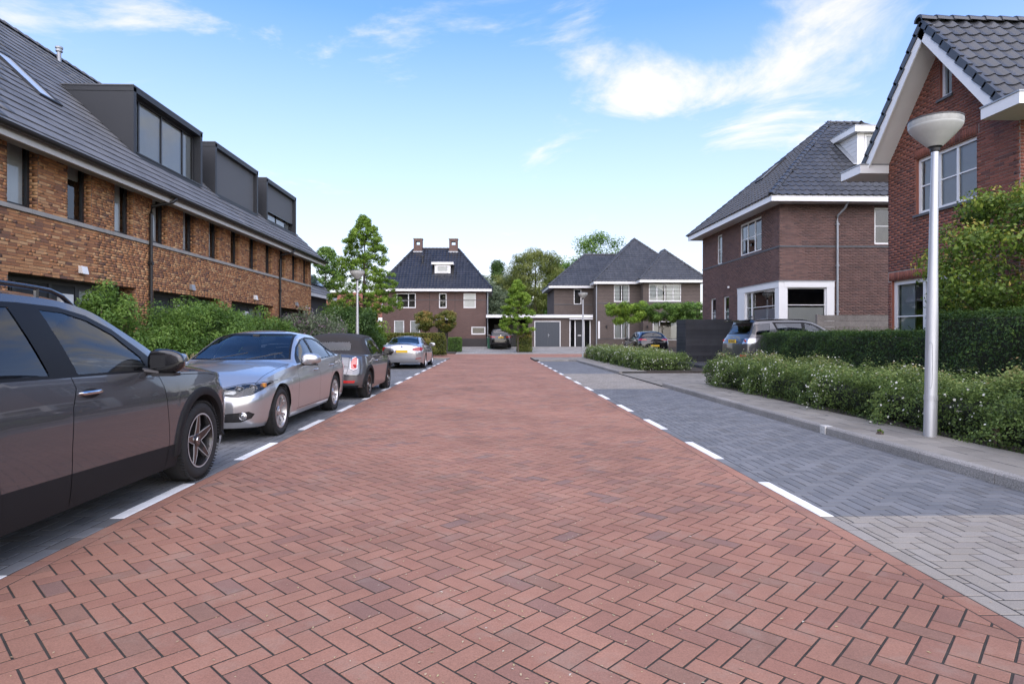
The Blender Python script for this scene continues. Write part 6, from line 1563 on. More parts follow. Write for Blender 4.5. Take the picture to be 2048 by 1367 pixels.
    zf = S.get('floor', .26); inner.quad((-h2 + .15, -hw * .72, zf), (h2 - .15, -hw * .72, zf), (h2 - .15, hw * .72, zf), (-h2 + .15, hw * .72, zf))
    inner.quad((xr + ra, -hw + .06, zf), (xf - ra, -hw + .06, zf), (xf - ra, hw - .06, zf), (xr + ra, hw - .06, zf))
    for xa in (xf, xr):
        K = 14
        for s in (1, -1):
            pts = [(xa + (ra + .012) * math.cos(math.pi * k / K), r - .03 + (ra + .02) * math.sin(math.pi * k / K)) for k in range(K + 1)]
            for (xa_, za), (xb_, zb_) in zip(pts[:-1], pts[1:]): inner.quad((xa_, s * (hw * .95), za), (xb_, s * (hw * .95), zb_), (xb_, s * hw * .55, zb_), (xa_, s * hw * .55, za))
            inner.add([(x, s * hw * .55, z) for x, z in pts], [tuple(range(K + 1))])
    inner.build('inner_shell', CABIN, E)
    ci = S.get('cabin', (.15, -1.05)); bz = belt(0); xs1, xs2 = ci; seat = MB()
    def box_r(x0, x1, y0, y1, z0_, z1, tilt=0):
        q = MB().box(x0, x1, y0, y1, z0_, z1); q.v = [(x - tilt * (z - z0_), y, z) for x, y, z in q.v]; seat.add(q.v, q.f)
    for s in (1, -1):
        y = s * hw * .42; box_r(xs1 - .5, xs1, y - .25, y + .25, .32, .50); box_r(xs1 - .62, xs1 - .48, y - .24, y + .24, .5, bz + .10, .28); box_r(xs1 - .80, xs1 - .70, y - .13, y + .13, bz + .14, bz + .32, .2)
        box_r(xs2 - .72, xs2 - .64, y - .12, y + .12, bz + .08, bz + .2, .2)
    box_r(xs2 - .45, xs2 + .05, -hw * .75, hw * .75, .32, .50); box_r(xs2 - .55, xs2 - .42, -hw * .75, hw * .75, .5, bz + .04, .28)
    seat.build('seats', CABIN, E)
    m = MB(); xd = S.get('dash', .72); m.box(xd - .05, xd + .35, -hw * .8, hw * .8, bz - .25, bz - .02); m.build('dashboard', CABIN, E, bevel=.05)
    m = MB(); q = []; T = Matrix.Translation((xd - .22, hw * .42, bz - .02)) @ Matrix.Rotation(R(65), 4, 'Y'); m.tube([T @ Vector((.18 * math.cos(a), .18 * math.sin(a), 0)) for a in np.linspace(0, 2 * math.pi, 25)], .014, 6, False); m.tube([T @ Vector((-.18, 0, 0)), T @ Vector((.18, 0, 0))], .02, 6); m.tube([T @ Vector((0, -.18, 0)), T @ Vector((0, .18, 0))], .02, 6); m.build('steering_wheel', CABIN, E)
    # wheels
    wm = wheel_meshes(r, S.get('tw', .215), S.get('rim', r * .66), S.get('wheel', 'vee'))
    for xa in (xf, xr):
        for s in (1, -1):
            w = empty('wheel', (xa, s * (hw - S.get('tw', .215) / 2 - S.get('tuck', .02)), r - .004), 0 if s > 0 else math.pi, E); w.rotation_euler = (0, S.get('roll', .4), 0 if s > 0 else math.pi); d = {}
            if xa == xf: w.rotation_euler[2] += S.get('steer', 0)
            for nm, me, par in wm: d[nm] = link(nm, me, w)
    # door mirrors
    mx, mz, mk = S['mirror']; mm = S.get('mirror_mat', S['paint'])
    for s in (1, -1):
        b = sy(mx, mz - .07, s); M = MB(); n1, n2 = 14, 10; c = Vector((mx + .02, s * (abs(b.y) + .145), mz)); vs_ = []
        for i in range(n2 + 1):
            ph = math.pi * i / n2
            for k in range(n1):
                th = 2 * math.pi * k / n1; e = lambda v, p_: math.copysign(abs(v) ** p_, v); X_, Y_, Z_ = e(math.sin(ph) * math.cos(th), .8), e(math.cos(ph), .85), e(math.sin(ph) * math.sin(th), .75)
                px = X_ * (.11 if X_ > 0 else .035); vs_.append((c.x + px - .03 * Y_, c.y + s * Y_ * .125 * mk, c.z + Z_ * .082 * mk * (1 - .18 * Y_)))
        M.add(vs_, [(i * n1 + k, i * n1 + (k + 1) % n1, (i + 1) * n1 + (k + 1) % n1, (i + 1) * n1 + k) for i in range(n2) for k in range(n1)]); mo = M.build('mirror', mm, E, smooth=60)
        a = MB(); a.tube([(b.x, b.y - s * .02, b.z), (c.x, c.y - s * .05, c.z - .07 * mk)], [.03, .022], 8); a.box(c.x - .05, c.x + .06, c.y - .085, c.y + .085, c.z - .088 * mk, c.z - .070 * mk); a.build('mirror_stalk', BLACK, mo)
        MB().add([(c.x - .036, c.y + s * y_, c.z + z_) for y_, z_ in ((-.10, -.05), (.09, -.04), (.09, .05), (-.10, .055))], [(0, 1, 2, 3)]).build('mirror_glass', GLOSSBLK, mo)
    # door handles
    for hx, hz, hl, hm in S.get('handles', []):
        for s in (1, -1):
            p = sy(hx, hz, s); M = MB(); pts = [Vector((hx + hl * t, sy(hx + hl * t, hz, s).y + s * (.004 + .026 * math.sin(math.pi * (t + .5)) ** .6 if abs(t) < .5 else .002), hz)) for t in np.linspace(-.5, .5, 9)]; M.tube(pts, [.006] + [.0135] * 7 + [.006], 8); par = next((d for d in made.get('door', []) if True), E)
            cand = [d for d in made.get('door', []) if sum(v.co.y for v in d.data.vertices) * s > 0 and min(v.co.x for v in d.data.vertices) < hx < max(v.co.x for v in d.data.vertices)]
            par = cand[0] if cand else body; M.build('handle', hm, par, smooth=50)
            dish = MB(); K = 20; c0 = [sy(hx + hl * .40 * math.cos(2 * math.pi * k / K), hz - .008 + .032 * math.sin(2 * math.pi * k / K), s, .0012) for k in range(K)]; dish.add(c0, [tuple(range(K))]); dish.build('handle_recess', S.get('recess', S['paint']), par)
    # wheel arch cladding
    if S.get('archclad'):
        for xa in (xf, xr):
            for s in (1, -1):
                M = MB(); K = 30; rings = []
                for k in range(K + 1):
                    a = math.pi * (-.02 + 1.06 * k / K); pr = []
                    for rad, o in ((ra - .012, -.05), (ra - .008, .012), (ra + .03, .022), (ra + .062, .016), (ra + .066, -.004)):
                        x, z = xa + rad * math.cos(a), r + rad * math.sin(a); z = max(z, .21); b = sy(xa + max(rad, ra + .012) * math.cos(a), max(.24, r + max(rad, ra + .012) * math.sin(a)), s); pr.append((x, b.y + s * o, z))
                    rings += pr
                M.add(rings, [(k * 5 + i, k * 5 + i + 1, k * 5 + 6 + i, k * 5 + 5 + i) for k in range(K) for i in range(4)]); M.build('arch_cladding', CLAD, E, smooth=50)
    # roof rails
    if S.get('rails'):
        xa, xb, inset_, hh, rm = S['rails']
        for s in (1, -1):
            pts = []
            for t in np.linspace(0, 1, 17):
                x = xa + (xb - xa) * t; y = rw(x) - inset_; h = tree_.ray_cast(Vector((x, s * y, 3)), Vector((0, 0, -1))); lift = hh * min(1, math.sin(math.pi * t) * 3.2) ** .7 if 0 < t < 1 else -.01
                pts.append(Vector((x, s * y, h[0].z + lift)))
            M = MB(); M.tube(pts, .017, 8); M.build('roof_rail', rm, E, smooth=50)
            for t in (3, 13): MB().tube([pts[t], pts[t] - Vector((0, 0, hh + .02))], .016, 6).build('rail_foot', rm, E)
    # number plates
    for sg, zc in S.get('plates', []):
        p = sx(0, zc, sg, .012); M = MB().box(-.008, .008, -.26, .26, -.055, .055); M.xf(Matrix.Translation(p)); pl = M.build('number_plate', PLATE, E); M = MB().box(-.0085, .0105 * 1, .225, .258, -.052, .052) if sg > 0 else MB().box(-.0105, .0085, .225, .258, -.052, .052); M.xf(Matrix.Translation(p)); M.build('plate_band', PLBLUE, pl)
        if S.get('plate_marks'):
            for k in (-.17, -.12, -.06, .0, .05, .12, .17): MB().box(p.x + sg * .008, p.x + sg * .0095, k - .016, k + .016, p.z - .035, p.z + .035).build('plate_mark', BLACK, pl)
    for sg, zc, rad, mt in S.get('badges', []):
        p = sx(0, zc, sg, .006); M = MB(); M.lathe([(rad, 0), (rad * .95, .006), (0, .007)], 24, Matrix.Translation(p) @ Matrix.Rotation(R(90 * sg), 4, 'Y')); bd = M.build('badge', CHROME, E, smooth=40)
        if mt:
            M = MB(); M.lathe([(rad * .72, .0075), (0, .0082)], 24, Matrix.Translation(p) @ Matrix.Rotation(R(90 * sg), 4, 'Y')); M.build('badge_centre', mt, bd)
    if S.get('extra'): S['extra'](E, body, sy, sx, S)
    bm.free(); return E
# ---- the seven cars
def std_plan(L, hw, f=.60, r_=.66, fl=.55, rl=.45, waist=1.0):
    h = L / 2
    return [(-h, hw * r_), (-h + .06, hw * (r_ + .14)), (-h + .18, hw * .925), (-h + rl, hw * .985), (-h + rl + .5, hw), (0, hw * waist), (h - fl - .6, hw), (h - fl, hw * .985), (h - .25, hw * .92), (h - .12, hw * .84), (h - .05, hw * (f + .12)), (h, hw * f)]
LOWP = lambda h, z=.20, f=.22, b=.27: [(-h, b + .03), (-h + .25, b), (-h + .6, z), (h - .6, z), (h - .2, f), (h, f + .01)]
GLB = dict(L=4.634, hw=.917, xf=1.45, xr=-1.375, r=.362, ra=.425, tw=.235, rim=.243, wheel='star', roll=.12, paint=paint('graphite_metallic', (.105, .108, .118), .6, .24), z0=.21,
    top=[(-2.317, .95), (-2.27, 1.15), (-2.20, 1.45), (-2.05, 1.58), (-1.6, 1.635), (-.9, 1.655), (-.2, 1.645), (.2, 1.60), (.55, 1.44), (1.0, 1.19), (1.12, 1.135), (1.5, 1.105), (1.9, 1.06), (2.12, 1.02), (2.24, .96), (2.29, .88), (2.317, .78)],
    belt=[(-2.317, .86), (-2.2, 1.0), (-1.9, 1.07), (-1, 1.06), (0, 1.035), (.8, 1.015), (1.4, .995), (1.9, .955), (2.15, .91), (2.27, .85), (2.317, .74)],
    rail=[(-2.317, .88), (-2.23, 1.35), (-2.05, 1.50), (-1.6, 1.555), (-.8, 1.575), (-.2, 1.56), (.15, 1.51), (.5, 1.37), (.85, 1.18), (1.03, 1.06), (1.15, 1.02), (1.5, 1.01), (1.9, .975), (2.15, .93), (2.27, .865), (2.317, .75)],
    rw=[(-2.317, .50), (-2.1, .62), (-1.6, .665), (-.6, .685), (.1, .68), (.5, .715), (.9, .79), (1.1, .82), (1.6, .80), (2.0, .74), (2.2, .66), (2.317, .48)],
    plan=std_plan(4.634, .917, .66, .7), low=LOWP(2.317, .215, .24, .30), nose=[(.2, -.07), (.4, -.01), (.6, 0), (.8, -.02), (.95, -.07), (1.1, -.12)], tail=[(.2, -.08), (.5, 0), (.8, -.02), (1.1, -.10), (1.5, -.22), (1.66, -.30)],
    prof=[(0, .955), (.10, .975), (.28, .992), (.5, 1.0), (.70, .998), (.80, .990), (.90, .972), (1.0, .950)],
    clad=[(-1.0, .10), (1.08, .10), (1.06, .405), (.4, .425), (-.4, .445), (-1.02, .46)],
    doors=[[(-.30, .24), (.835, .24), (.86, .45), (.80, .9), (.74, 1.03), (.05, 1.04), (-.26, 1.048), (-.235, .98), (-.295, .86), (-.315, .6)], [(-1.0, .60), (-.93, .40), (-.80, .24), (-.308, .24), (-.323, .6), (-.303, .86), (-.243, .98), (-.268, 1.048), (-1.35, 1.065), (-1.33, .95), (-1.12, .85)]],
    dlo=[(.86, 1.035), (.80, 1.10), (.62, 1.225), (.38, 1.37), (.12, 1.465), (-.15, 1.512), (-.5, 1.525), (-1.3, 1.52), (-1.75, 1.49), (-1.98, 1.30), (-2.02, 1.12), (-1.9, 1.085), (-1.2, 1.068), (-.3, 1.052), (.3, 1.043)],
    sideglass=[('front_side_window', CG, [(-.185, 1.068), (.635, 1.055), (.60, 1.155), (.36, 1.325), (.12, 1.425), (-.12, 1.475), (-.335, 1.487)]), ('rear_side_window', CGD, [(-.44, 1.075), (-1.27, 1.09), (-1.30, 1.40), (-1.22, 1.487), (-.585, 1.492)]), ('quarter_window', CGD, [(-1.36, 1.10), (-1.90, 1.12), (-1.92, 1.28), (-1.72, 1.46), (-1.34, 1.485)])],
    wind=([(-.76, 1.14), (.76, 1.14), (.645, 1.56), (-.645, 1.56)], [(-.72, 1.17), (.72, 1.17), (.61, 1.53), (-.61, 1.53)], .1, 1.08),
    rearw=([(-.62, 1.10), (.62, 1.10), (.55, 1.46), (-.55, 1.46)], [(-.58, 1.13), (.58, 1.13), (.52, 1.43), (-.52, 1.43)], -1.9), rearglass=CGD,
    front=[('headlight', LENS, [(.52, .74), (.84, .76), (.90, .86), (.84, .92), (.54, .88)], -.01, True), ('grille', GLOSSBLK, [(-.48, .55), (.48, .55), (.50, .86), (-.50, .86)], -.015, False), ('intake', BLACK, [(-.8, .30), (.8, .30), (.72, .44), (-.72, .44)], -.01, False)],
    rear=[('taillight', REDL, [(.42, .98), (.9, .96), (.9, 1.10), (.45, 1.08)], 0, True)],
    seams=[[(-.305, .24), (-.319, .6), (-.299, .86), (-.239, .98), (-.26, 1.05)], [(.84, .22), (.865, .45), (.805, .9), (.745, 1.03)], [(-1.34, 1.065), (-1.33, .95), (-1.12, .85), (-1.0, .60)], [(.81, 1.0), (1.15, .985), (1.6, .965), (2.05, .905)]],
    mirror=(.60, 1.115, 1.25), mirror_mat=GLOSSBLK, handles=[(-.11, .945, .235, CHROME), (-1.13, .965, .235, CHROME)], recess=GLOSSBLK, archclad=True, rails=(.12, -1.75, .055, .055, GLOSSBLK), plates=[(1, .5), (-1, .75)], badges=[(1, .70, .09, None)], cabin=(.0, -.85), dash=.55, capbow=.04)
SILVER = paint('silver_metallic', (.50, .51, .525), .75, .28)
def extra_bmw(E, body, sy, sx, S):
    for s in (1, -1):
        hl = bpy.data.objects.new('lamp_units', None); COL.objects.link(hl); hl.parent = E; hl.name = 'headlight_unit'
        for y, z, rr_ in ((.60, .665, .052), (.735, .680, .050)):
            p = sx(s * y, z, 1); n = Vector((1, s * .45, 0)).normalized(); M = MB(); q = n.to_track_quat('Z', 'Y').to_matrix().to_4x4(); T = Matrix.Translation(p - n * .035) @ q
            M.lathe([(rr_, .0), (rr_ * .92, .024), (rr_ * .80, .018), (rr_ * .7, .0)], 24, T); M.build('halo_ring', REFLECT, hl, smooth=40); M = MB(); M.lathe([(rr_ * .68, .0), (rr_ * .6, .014), (rr_ * .3, .026), (0, .03)], 20, T); M.build('projector_lens', plain('projector_glass', (.10, .105, .11), .06, spec=1.0, var=.1), hl, smooth=40)
        vs_ = [sx(s * y, z, 1, -.05) for y, z in ((.36, .62), (.62, .60), (.86, .66), (.86, .75), (.6, .735), (.38, .69))]; M = MB(); M.add(vs_, [tuple(range(6))]); M.build('reflector', REFLECT, hl)
        p = sx(s * .80, .705, 1, -.02); MB().box(p.x - .05, p.x, p.y - .03, p.y + .03, p.z - .02, p.z + .03).build('indicator', AMBER, hl)
        p = sx(s * .66, .345, 1, -.006); M = MB(); M.lathe([(.048, -.02), (.05, .012), (.042, .016), (.036, .004)], 20, Matrix.Translation(p) @ Matrix.Rotation(R(90), 4, 'Y')); M.lathe([(.037, .0), (.02, .010), (0, .013)], 18, Matrix.Translation(p) @ Matrix.Rotation(R(90), 4, 'Y')); M.build('fog_lamp', REFLECT, E, smooth=40)
    for s in (-.35, .15):
        M = MB(); a = Vector((.86, s, .985)); M.tube([Vector((.93, s + .02, .995)), Vector((.86, s + .3, 1.05)), Vector((.80, s + .5, 1.09))], .006, 5); M.build('wiper', BLACK, E)
    h = sx(0, 1.36, 1); MB().box(.02, .10, -.05, .05, 1.30, 1.36).build('interior_mirror', BLACK, E)
F30 = dict(L=4.624, hw=.905, xf=1.52, xr=-1.285, r=.326, ra=.375, tw=.205, rim=.222, wheel='vee', paint=SILVER, z0=.19, steer=.0,
    top=[(-2.312, .86), (-2.28, .99), (-2.2, 1.045), (-2.0, 1.07), (-1.78, 1.085), (-1.5, 1.215), (-1.1, 1.365), (-.75, 1.415), (-.4, 1.425), (-.05, 1.39), (.3, 1.25), (.75, 1.03), (.88, .99), (1.3, .945), (1.75, .875), (2.05, .805), (2.2, .745), (2.27, .69), (2.312, .60)],
    belt=[(-2.312, .80), (-2.2, .94), (-1.9, .985), (-1.2, .965), (-.4, .935), (.4, .915), (.9, .90), (1.4, .865), (1.8, .81), (2.1, .735), (2.25, .67), (2.312, .57)],
    rail=[(-2.312, .81), (-2.2, .95), (-1.9, .995), (-1.72, 1.02), (-1.45, 1.16), (-1.1, 1.285), (-.75, 1.345), (-.35, 1.36), (-.02, 1.32), (.3, 1.20), (.65, 1.01), (.80, .93), (1.0, .915), (1.4, .88), (1.8, .825), (2.1, .75), (2.25, .68), (2.312, .58)],
    rw=[(-2.312, .55), (-2.1, .70), (-1.8, .70), (-1.4, .615), (-.9, .585), (-.3, .585), (.1, .62), (.5, .69), (.8, .77), (1.2, .78), (1.7, .74), (2.05, .66), (2.25, .56), (2.312, .45)],
    plan=std_plan(4.624, .905, .62, .66, .62, .5), low=LOWP(2.312, .185, .19, .26), nose=[(.15, -.06), (.35, -.005), (.5, 0), (.62, -.03), (.72, -.09), (.85, -.16)], tail=[(.2, -.10), (.45, -.01), (.7, 0), (.9, -.04), (1.05, -.09)],
    prof=[(0, .93), (.06, .962), (.14, .975), (.30, .985), (.50, .995), (.66, 1.0), (.74, .992), (.80, .975), (.90, .958), (1.0, .935)],
    doors=[[(.80, .30), (.82, .55), (.79, .80), (.72, .905), (-.20, .925), (-.28, .80), (-.29, .30)], [(-.305, .30), (-.295, .80), (-.215, .925), (-1.2, .955), (-1.32, .90), (-1.02, .72), (-.92, .5), (-.88, .30)]],
    dlo=[(.70, .925), (.60, 1.0), (.32, 1.16), (.0, 1.275), (-.35, 1.315), (-.75, 1.30), (-1.12, 1.225), (-1.40, 1.10), (-1.50, 1.00), (-1.46, .978), (-.9, .958), (0, .935)],
    sideglass=[('front_side_window', CG, [(.52, .945), (.42, 1.075), (.28, 1.15), (-.02, 1.255), (-.235, 1.287), (-.17, .955)]), ('rear_side_window', CGD if False else CG, [(-.245, .957), (-.315, 1.293), (-.7, 1.283), (-1.02, 1.225), (-1.12, 1.18), (-1.10, .977)]), ('quarter_window', CG, [(-1.13, .98), (-1.15, 1.168), (-1.36, 1.075), (-1.44, .995)])],
    wind=([(-.735, .985), (.735, .985), (.70, 1.05), (.555, 1.375), (-.555, 1.375), (-.70, 1.05)], [(-.695, 1.005), (.695, 1.005), (.665, 1.07), (.53, 1.345), (-.53, 1.345), (-.665, 1.07)], -.15, .955),
    rearw=([(-.60, 1.07), (.60, 1.07), (.50, 1.36), (-.50, 1.36)], [(-.57, 1.09), (.57, 1.09), (.47, 1.335), (-.47, 1.335)], -.8),
    front=[('headlight', LENS, [(.34, .615), (.40, .60), (.60, .575), (.74, .60), (.815, .655), (.86, .735), (.60, .722), (.36, .668)], -.004, True), ('grille', GLOSSBLK, [(.03, .575), (.27, .575), (.30, .62), (.29, .665), (.04, .675)], -.012, True), ('intake', BLACK, [(-.74, .315), (-.64, .275), (.64, .275), (.74, .315), (.77, .365), (.72, .40), (.50, .385), (.3, .345), (-.3, .345), (-.50, .385), (-.72, .40), (-.77, .365)], -.012, False)],
    rear=[('taillight', REDL, [(.40, .80), (.82, .80), (.88, .93), (.42, .92)], 0, True)], fx=1.45,
    seams=[[(.81, .30), (.83, .55), (.80, .80), (.73, .905)], [(-.297, .30), (-.287, .80), (-.207, .925)], [(-.90, .30), (-.93, .5), (-1.03, .72), (-1.33, .90), (-1.4, .965)], [(.88, .285), (-.9, .265)]],
    frontseams=[[(.30, .672), (.36, .680), (.60, .732), (.86, .748)], [(.725, .70), (.76, .86), (.76, .93)]], fsx=.9,
    mirror=(.50, .985, 1.1), handles=[(-.08, .80, .22, SILVER), (-1.05, .83, .22, SILVER)], plates=[(1, .46), (-1, .66)], badges=[(1, .725, .04, NAVY), (-1, .955, .04, NAVY)], cabin=(.05, -.75), dash=.62, extra=extra_bmw)
def extra_mini(E, body, sy, sx, S):
    for s in (1, -1):
        ring = [sx(s * y, z, -1, .012) for y, z in ((.535, .66), (.53, .80), (.56, .88), (.62, .90), (.665, .87), (.675, .76), (.665, .66), (.60, .635), (.535, .66))]; MB().tube(ring, .009, 6, False).build('lamp_bezel', CHROME, E, smooth=50)
        p = sx(s * .60, .72, -1, .006); MB().box(p.x, p.x + .01, p.y - .05, p.y + .05, p.z - .035, p.z + .03).build('lamp_cell', REDD, E)
    p = sx(0, .30, -1, .02); M = MB(); M.tube([p + Vector((.1, -.05, -.03)), p + Vector((-.02, -.05, -.03))], .03, 12); M.tube([p + Vector((.1, .05, -.03)), p + Vector((-.02, .05, -.03))], .03, 12); M.build('exhaust', CHROME, E)
    p = sx(0, .70, -1, .012); MB().box(p.x - .015, p.x, -.22, .22, .725, .745).build('boot_trim', CHROME, E)
MINI = dict(L=3.70, hw=.842, xf=1.20, xr=-1.265, r=.303, ra=.36, tw=.205, rim=.205, wheel='black', paint=paint('mid_grey_metallic', (.15, .155, .165), .65, .28), z0=.19,
    top=[(-1.85, .80), (-1.80, .91), (-1.68, .965), (-1.52, .99), (-1.42, 1.06), (-1.22, 1.34), (-1.08, 1.395), (-.7, 1.41), (-.2, 1.41), (.12, 1.37), (.40, 1.24), (.72, 1.0), (.85, .965), (1.2, .93), (1.55, .86), (1.75, .78), (1.82, .70), (1.85, .60)],
    belt=[(-1.85, .74), (-1.78, .86), (-1.6, .915), (-1, .91), (0, .895), (.8, .88), (1.3, .84), (1.6, .77), (1.78, .69), (1.85, .57)],
    rail=[(-1.85, .75), (-1.78, .87), (-1.55, .935), (-1.40, .97), (-1.22, 1.22), (-1.05, 1.30), (-.6, 1.335), (-.1, 1.335), (.12, 1.29), (.40, 1.15), (.66, .94), (.8, .895), (1.3, .855), (1.6, .785), (1.78, .70), (1.85, .58)],
    rw=[(-1.85, .55), (-1.6, .68), (-1.4, .66), (-1.15, .60), (-.5, .585), (.1, .59), (.5, .66), (.8, .71), (1.3, .70), (1.65, .62), (1.85, .45)],
    plan=std_plan(3.70, .842, .60, .70, .5, .42), low=LOWP(1.85, .19, .20, .24), nose=[(.15, -.06), (.4, 0), (.6, -.01), (.8, -.07), (.95, -.12)], tail=[(.2, -.06), (.38, .03), (.55, .03), (.62, -.01), (.85, -.05), (.95, -.09)],
    softtop=[(.16, 1.30), (.02, 1.50), (-1.5, 1.50), (-1.75, 1.0), (-1.47, .955), (-1.3, .935), (-.80, .918), (-.62, 1.29)], doors=[[(.62, .30), (.66, .6), (.60, .87), (-.62, .89), (-.72, .7), (-.74, .45), (-.64, .30)]],
    dlo=[(.60, .905), (.46, 1.04), (.30, 1.155), (.08, 1.262), (-.3, 1.30), (-.78, 1.285), (-.98, 1.20), (-.95, .93)], sideglass=[('side_window', CG, [(.46, .925), (.30, 1.10), (.06, 1.228), (-.3, 1.262), (-.62, 1.26), (-.66, .935)]), ('quarter_window', CG, [(-.70, .935), (-.66, 1.258), (-.78, 1.25), (-.92, 1.18), (-.90, .945)])],
    wind=([(-.68, .97), (.68, .97), (.55, 1.35), (-.55, 1.35)], [(-.64, .99), (.64, .99), (.52, 1.32), (-.52, 1.32)], .05, .93),
    rearw=([(-.44, 1.02), (.44, 1.02), (.46, 1.06), (.44, 1.20), (.40, 1.235), (-.40, 1.235), (-.44, 1.20), (-.46, 1.06)], [(-.42, 1.035), (.42, 1.035), (.44, 1.07), (.42, 1.19), (.385, 1.22), (-.385, 1.22), (-.42, 1.19), (-.44, 1.07)], -1.1), rearw_mat=FABRIC,
    front=[('headlight', LENS, [(.48, .62), (.60, .58), (.70, .64), (.70, .74), (.60, .79), (.49, .74)], -.01, True), ('grille', GLOSSBLK, [(-.4, .38), (.4, .38), (.46, .60), (-.46, .60)], -.01, False)],
    rear=[('taillight', plain('pale_red_lamp', (.50, .16, .14), .15, var=.3, scale=30, coat=.8), [(.535, .66), (.53, .80), (.56, .88), (.62, .90), (.665, .87), (.675, .76), (.665, .66), (.60, .635)], .003, True), ('reflector', REDD, [(.40, .365), (.62, .365), (.64, .415), (.40, .42)], 0, True), ('bumper_insert', CLAD, [(-.66, .20), (.66, .20), (.70, .31), (-.70, .31)], -.002, False)],
    seams=[[(.63, .30), (.67, .6), (.61, .87)], [(-.63, .88), (-.73, .7), (-.75, .45), (-.65, .30)]], rearseams=[[(0, .525), (.42, .525), (.47, .56), (.50, .75), (.49, .90)], [(.0, .52), (.7, .515)]],
    mirror=(.48, .965, 1.05), mirror_mat=GLOSSBLK, handles=[(-.50, .79, .17, CHROME)], archclad=True, plates=[(-1, .60)], badges=[(-1, .82, .035, GLOSSBLK)], cabin=(-.02, -.6), dash=.5, extra=extra_mini)
F32 = dict(F30); F32.update(L=4.64, hw=.912, extra=None, xf=1.53, xr=-1.30, wheel='multi', rim=.235, r=.33,
    rearw=([(-.66, 1.03), (.66, 1.03), (.50, 1.345), (-.50, 1.345)], [(-.63, 1.05), (.63, 1.05), (.475, 1.325), (-.475, 1.325)], -.75),
    top=[(a, z - (.045 if -1.7 < a < .6 else 0)) for a, z in F30['top']], rail=[(a, z - (.045 if -1.6 < a < .6 else 0)) for a, z in F30['rail']],
    dlo=[(x, z - (.04 if z > 1.05 else 0)) for x, z in F30['dlo']], sideglass=[(n, CG, [(x, z - (.04 if z > 1.05 else 0)) for x, z in p]) for n, m, p in F30['sideglass']],
    rear=[('taillight', REDL, [(.44, .79), (.50, .755), (.80, .765), (.87, .82), (.88, .90), (.70, .915), (.46, .86)], .002, True), ('bumper_insert', CLAD, [(-.68, .20), (.68, .20), (.72, .27), (-.72, .27)], -.004, False), ('reflector', REDL, [(.58, .425), (.80, .45), (.80, .475), (.58, .455)], 0, True)],
    rearseams=[[(0, .62), (.44, .62), (.46, .75), (.45, .93), (.6, 1.02)]], plates=[(-1, .745)], badges=[(-1, .935, .042, NAVY)], frontseams=[], front=[F30['front'][0], F30['front'][1], F30['front'][2]])
BLACKP = paint('black_metallic', (.012, .012, .014), .3, .25)
LR = dict(GLB); LR.update(L=4.60, hw=.945, xf=1.47, xr=-1.27, r=.365, ra=.43, wheel='five', rim=.24, paint=paint('grey_metallic_suv', (.085, .087, .092), .6, .34), extra=None, rails=(.1, -1.9, .06, .02, GLOSSBLK), mirror_mat=None,
    top=[(-2.30, .95), (-2.26, 1.16), (-2.12, 1.45), (-2.06, 1.62), (-1.95, 1.665), (-1.5, 1.695), (-.9, 1.71), (-.2, 1.70), (.15, 1.66), (.5, 1.50), (.98, 1.20), (1.12, 1.14), (1.5, 1.115), (1.9, 1.07), (2.12, 1.02), (2.24, .95), (2.28, .88), (2.30, .78)],
    rail=[(-2.30, .90), (-2.2, 1.25), (-2.08, 1.50), (-1.9, 1.575), (-1.4, 1.61), (-.8, 1.63), (-.2, 1.62), (.12, 1.57), (.48, 1.41), (.85, 1.19), (1.03, 1.06), (1.15, 1.02), (1.5, 1.01), (1.9, .975), (2.15, .93), (2.26, .865), (2.30, .75)],
    belt=[(-2.30, .87), (-2.2, 1.02), (-1.9, 1.10), (-1, 1.09), (0, 1.05), (.8, 1.02), (1.4, .995), (1.9, .955), (2.15, .91), (2.26, .85), (2.30, .74)], rw=[(-2.30, .52), (-2.1, .64), (-1.6, .69), (-.6, .71), (.1, .70), (.5, .735), (.9, .81), (1.1, .84), (1.6, .82), (2.0, .76), (2.2, .68), (2.30, .48)],
    plan=std_plan(4.60, .945, .66, .72), low=LOWP(2.30, .24, .26, .34), nose=GLB['nose'], tail=[(.2, -.08), (.5, 0), (.8, -.01), (1.1, -.08), (1.4, -.20), (1.72, -.24)],
    dlo=[(.86, 1.05), (.62, 1.25), (.36, 1.42), (.10, 1.53), (-.2, 1.575), (-1.30, 1.57), (-1.12, 1.10)], sideglass=[('front_side_window', CG, [(.62, 1.07), (.42, 1.31), (.10, 1.48), (-.15, 1.53), (-.22, 1.08)]), ('rear_side_window', CGD, [(-.29, 1.08), (-.27, 1.535), (-1.20, 1.535), (-1.10, 1.16), (-1.02, 1.11)]), ('quarter_window', CGD, [(-1.48, 1.15), (-1.38, 1.53), (-1.90, 1.49), (-2.04, 1.20), (-1.98, 1.15)])],
    rearw=([(-.70, 1.17), (.70, 1.17), (.60, 1.52), (-.60, 1.52)], [(-.66, 1.20), (.66, 1.20), (.575, 1.49), (-.575, 1.49)], -1.85), rearglass=CGD,
    rear=[('tail_panel', GLOSSBLK, [(-.62, .86), (.62, .86), (.62, 1.02), (-.62, 1.02)], 0, False), ('taillight', REFLECT, [(.60, .85), (.90, .87), (.93, 1.04), (.62, 1.035)], .002, True), ('bumper_insert', CLAD, [(-.85, .28), (.85, .28), (.88, .40), (-.88, .40)], -.002, False), ('reflector', REDD, [(.50, .44), (.78, .44), (.80, .50), (.52, .50)], 0, True)],
    doors=GLB['doors'], clad=[(-1.0, .10), (1.08, .10), (1.06, .38), (-1.02, .40)], plates=[(-1, .94)], plate_marks=True, badges=[])
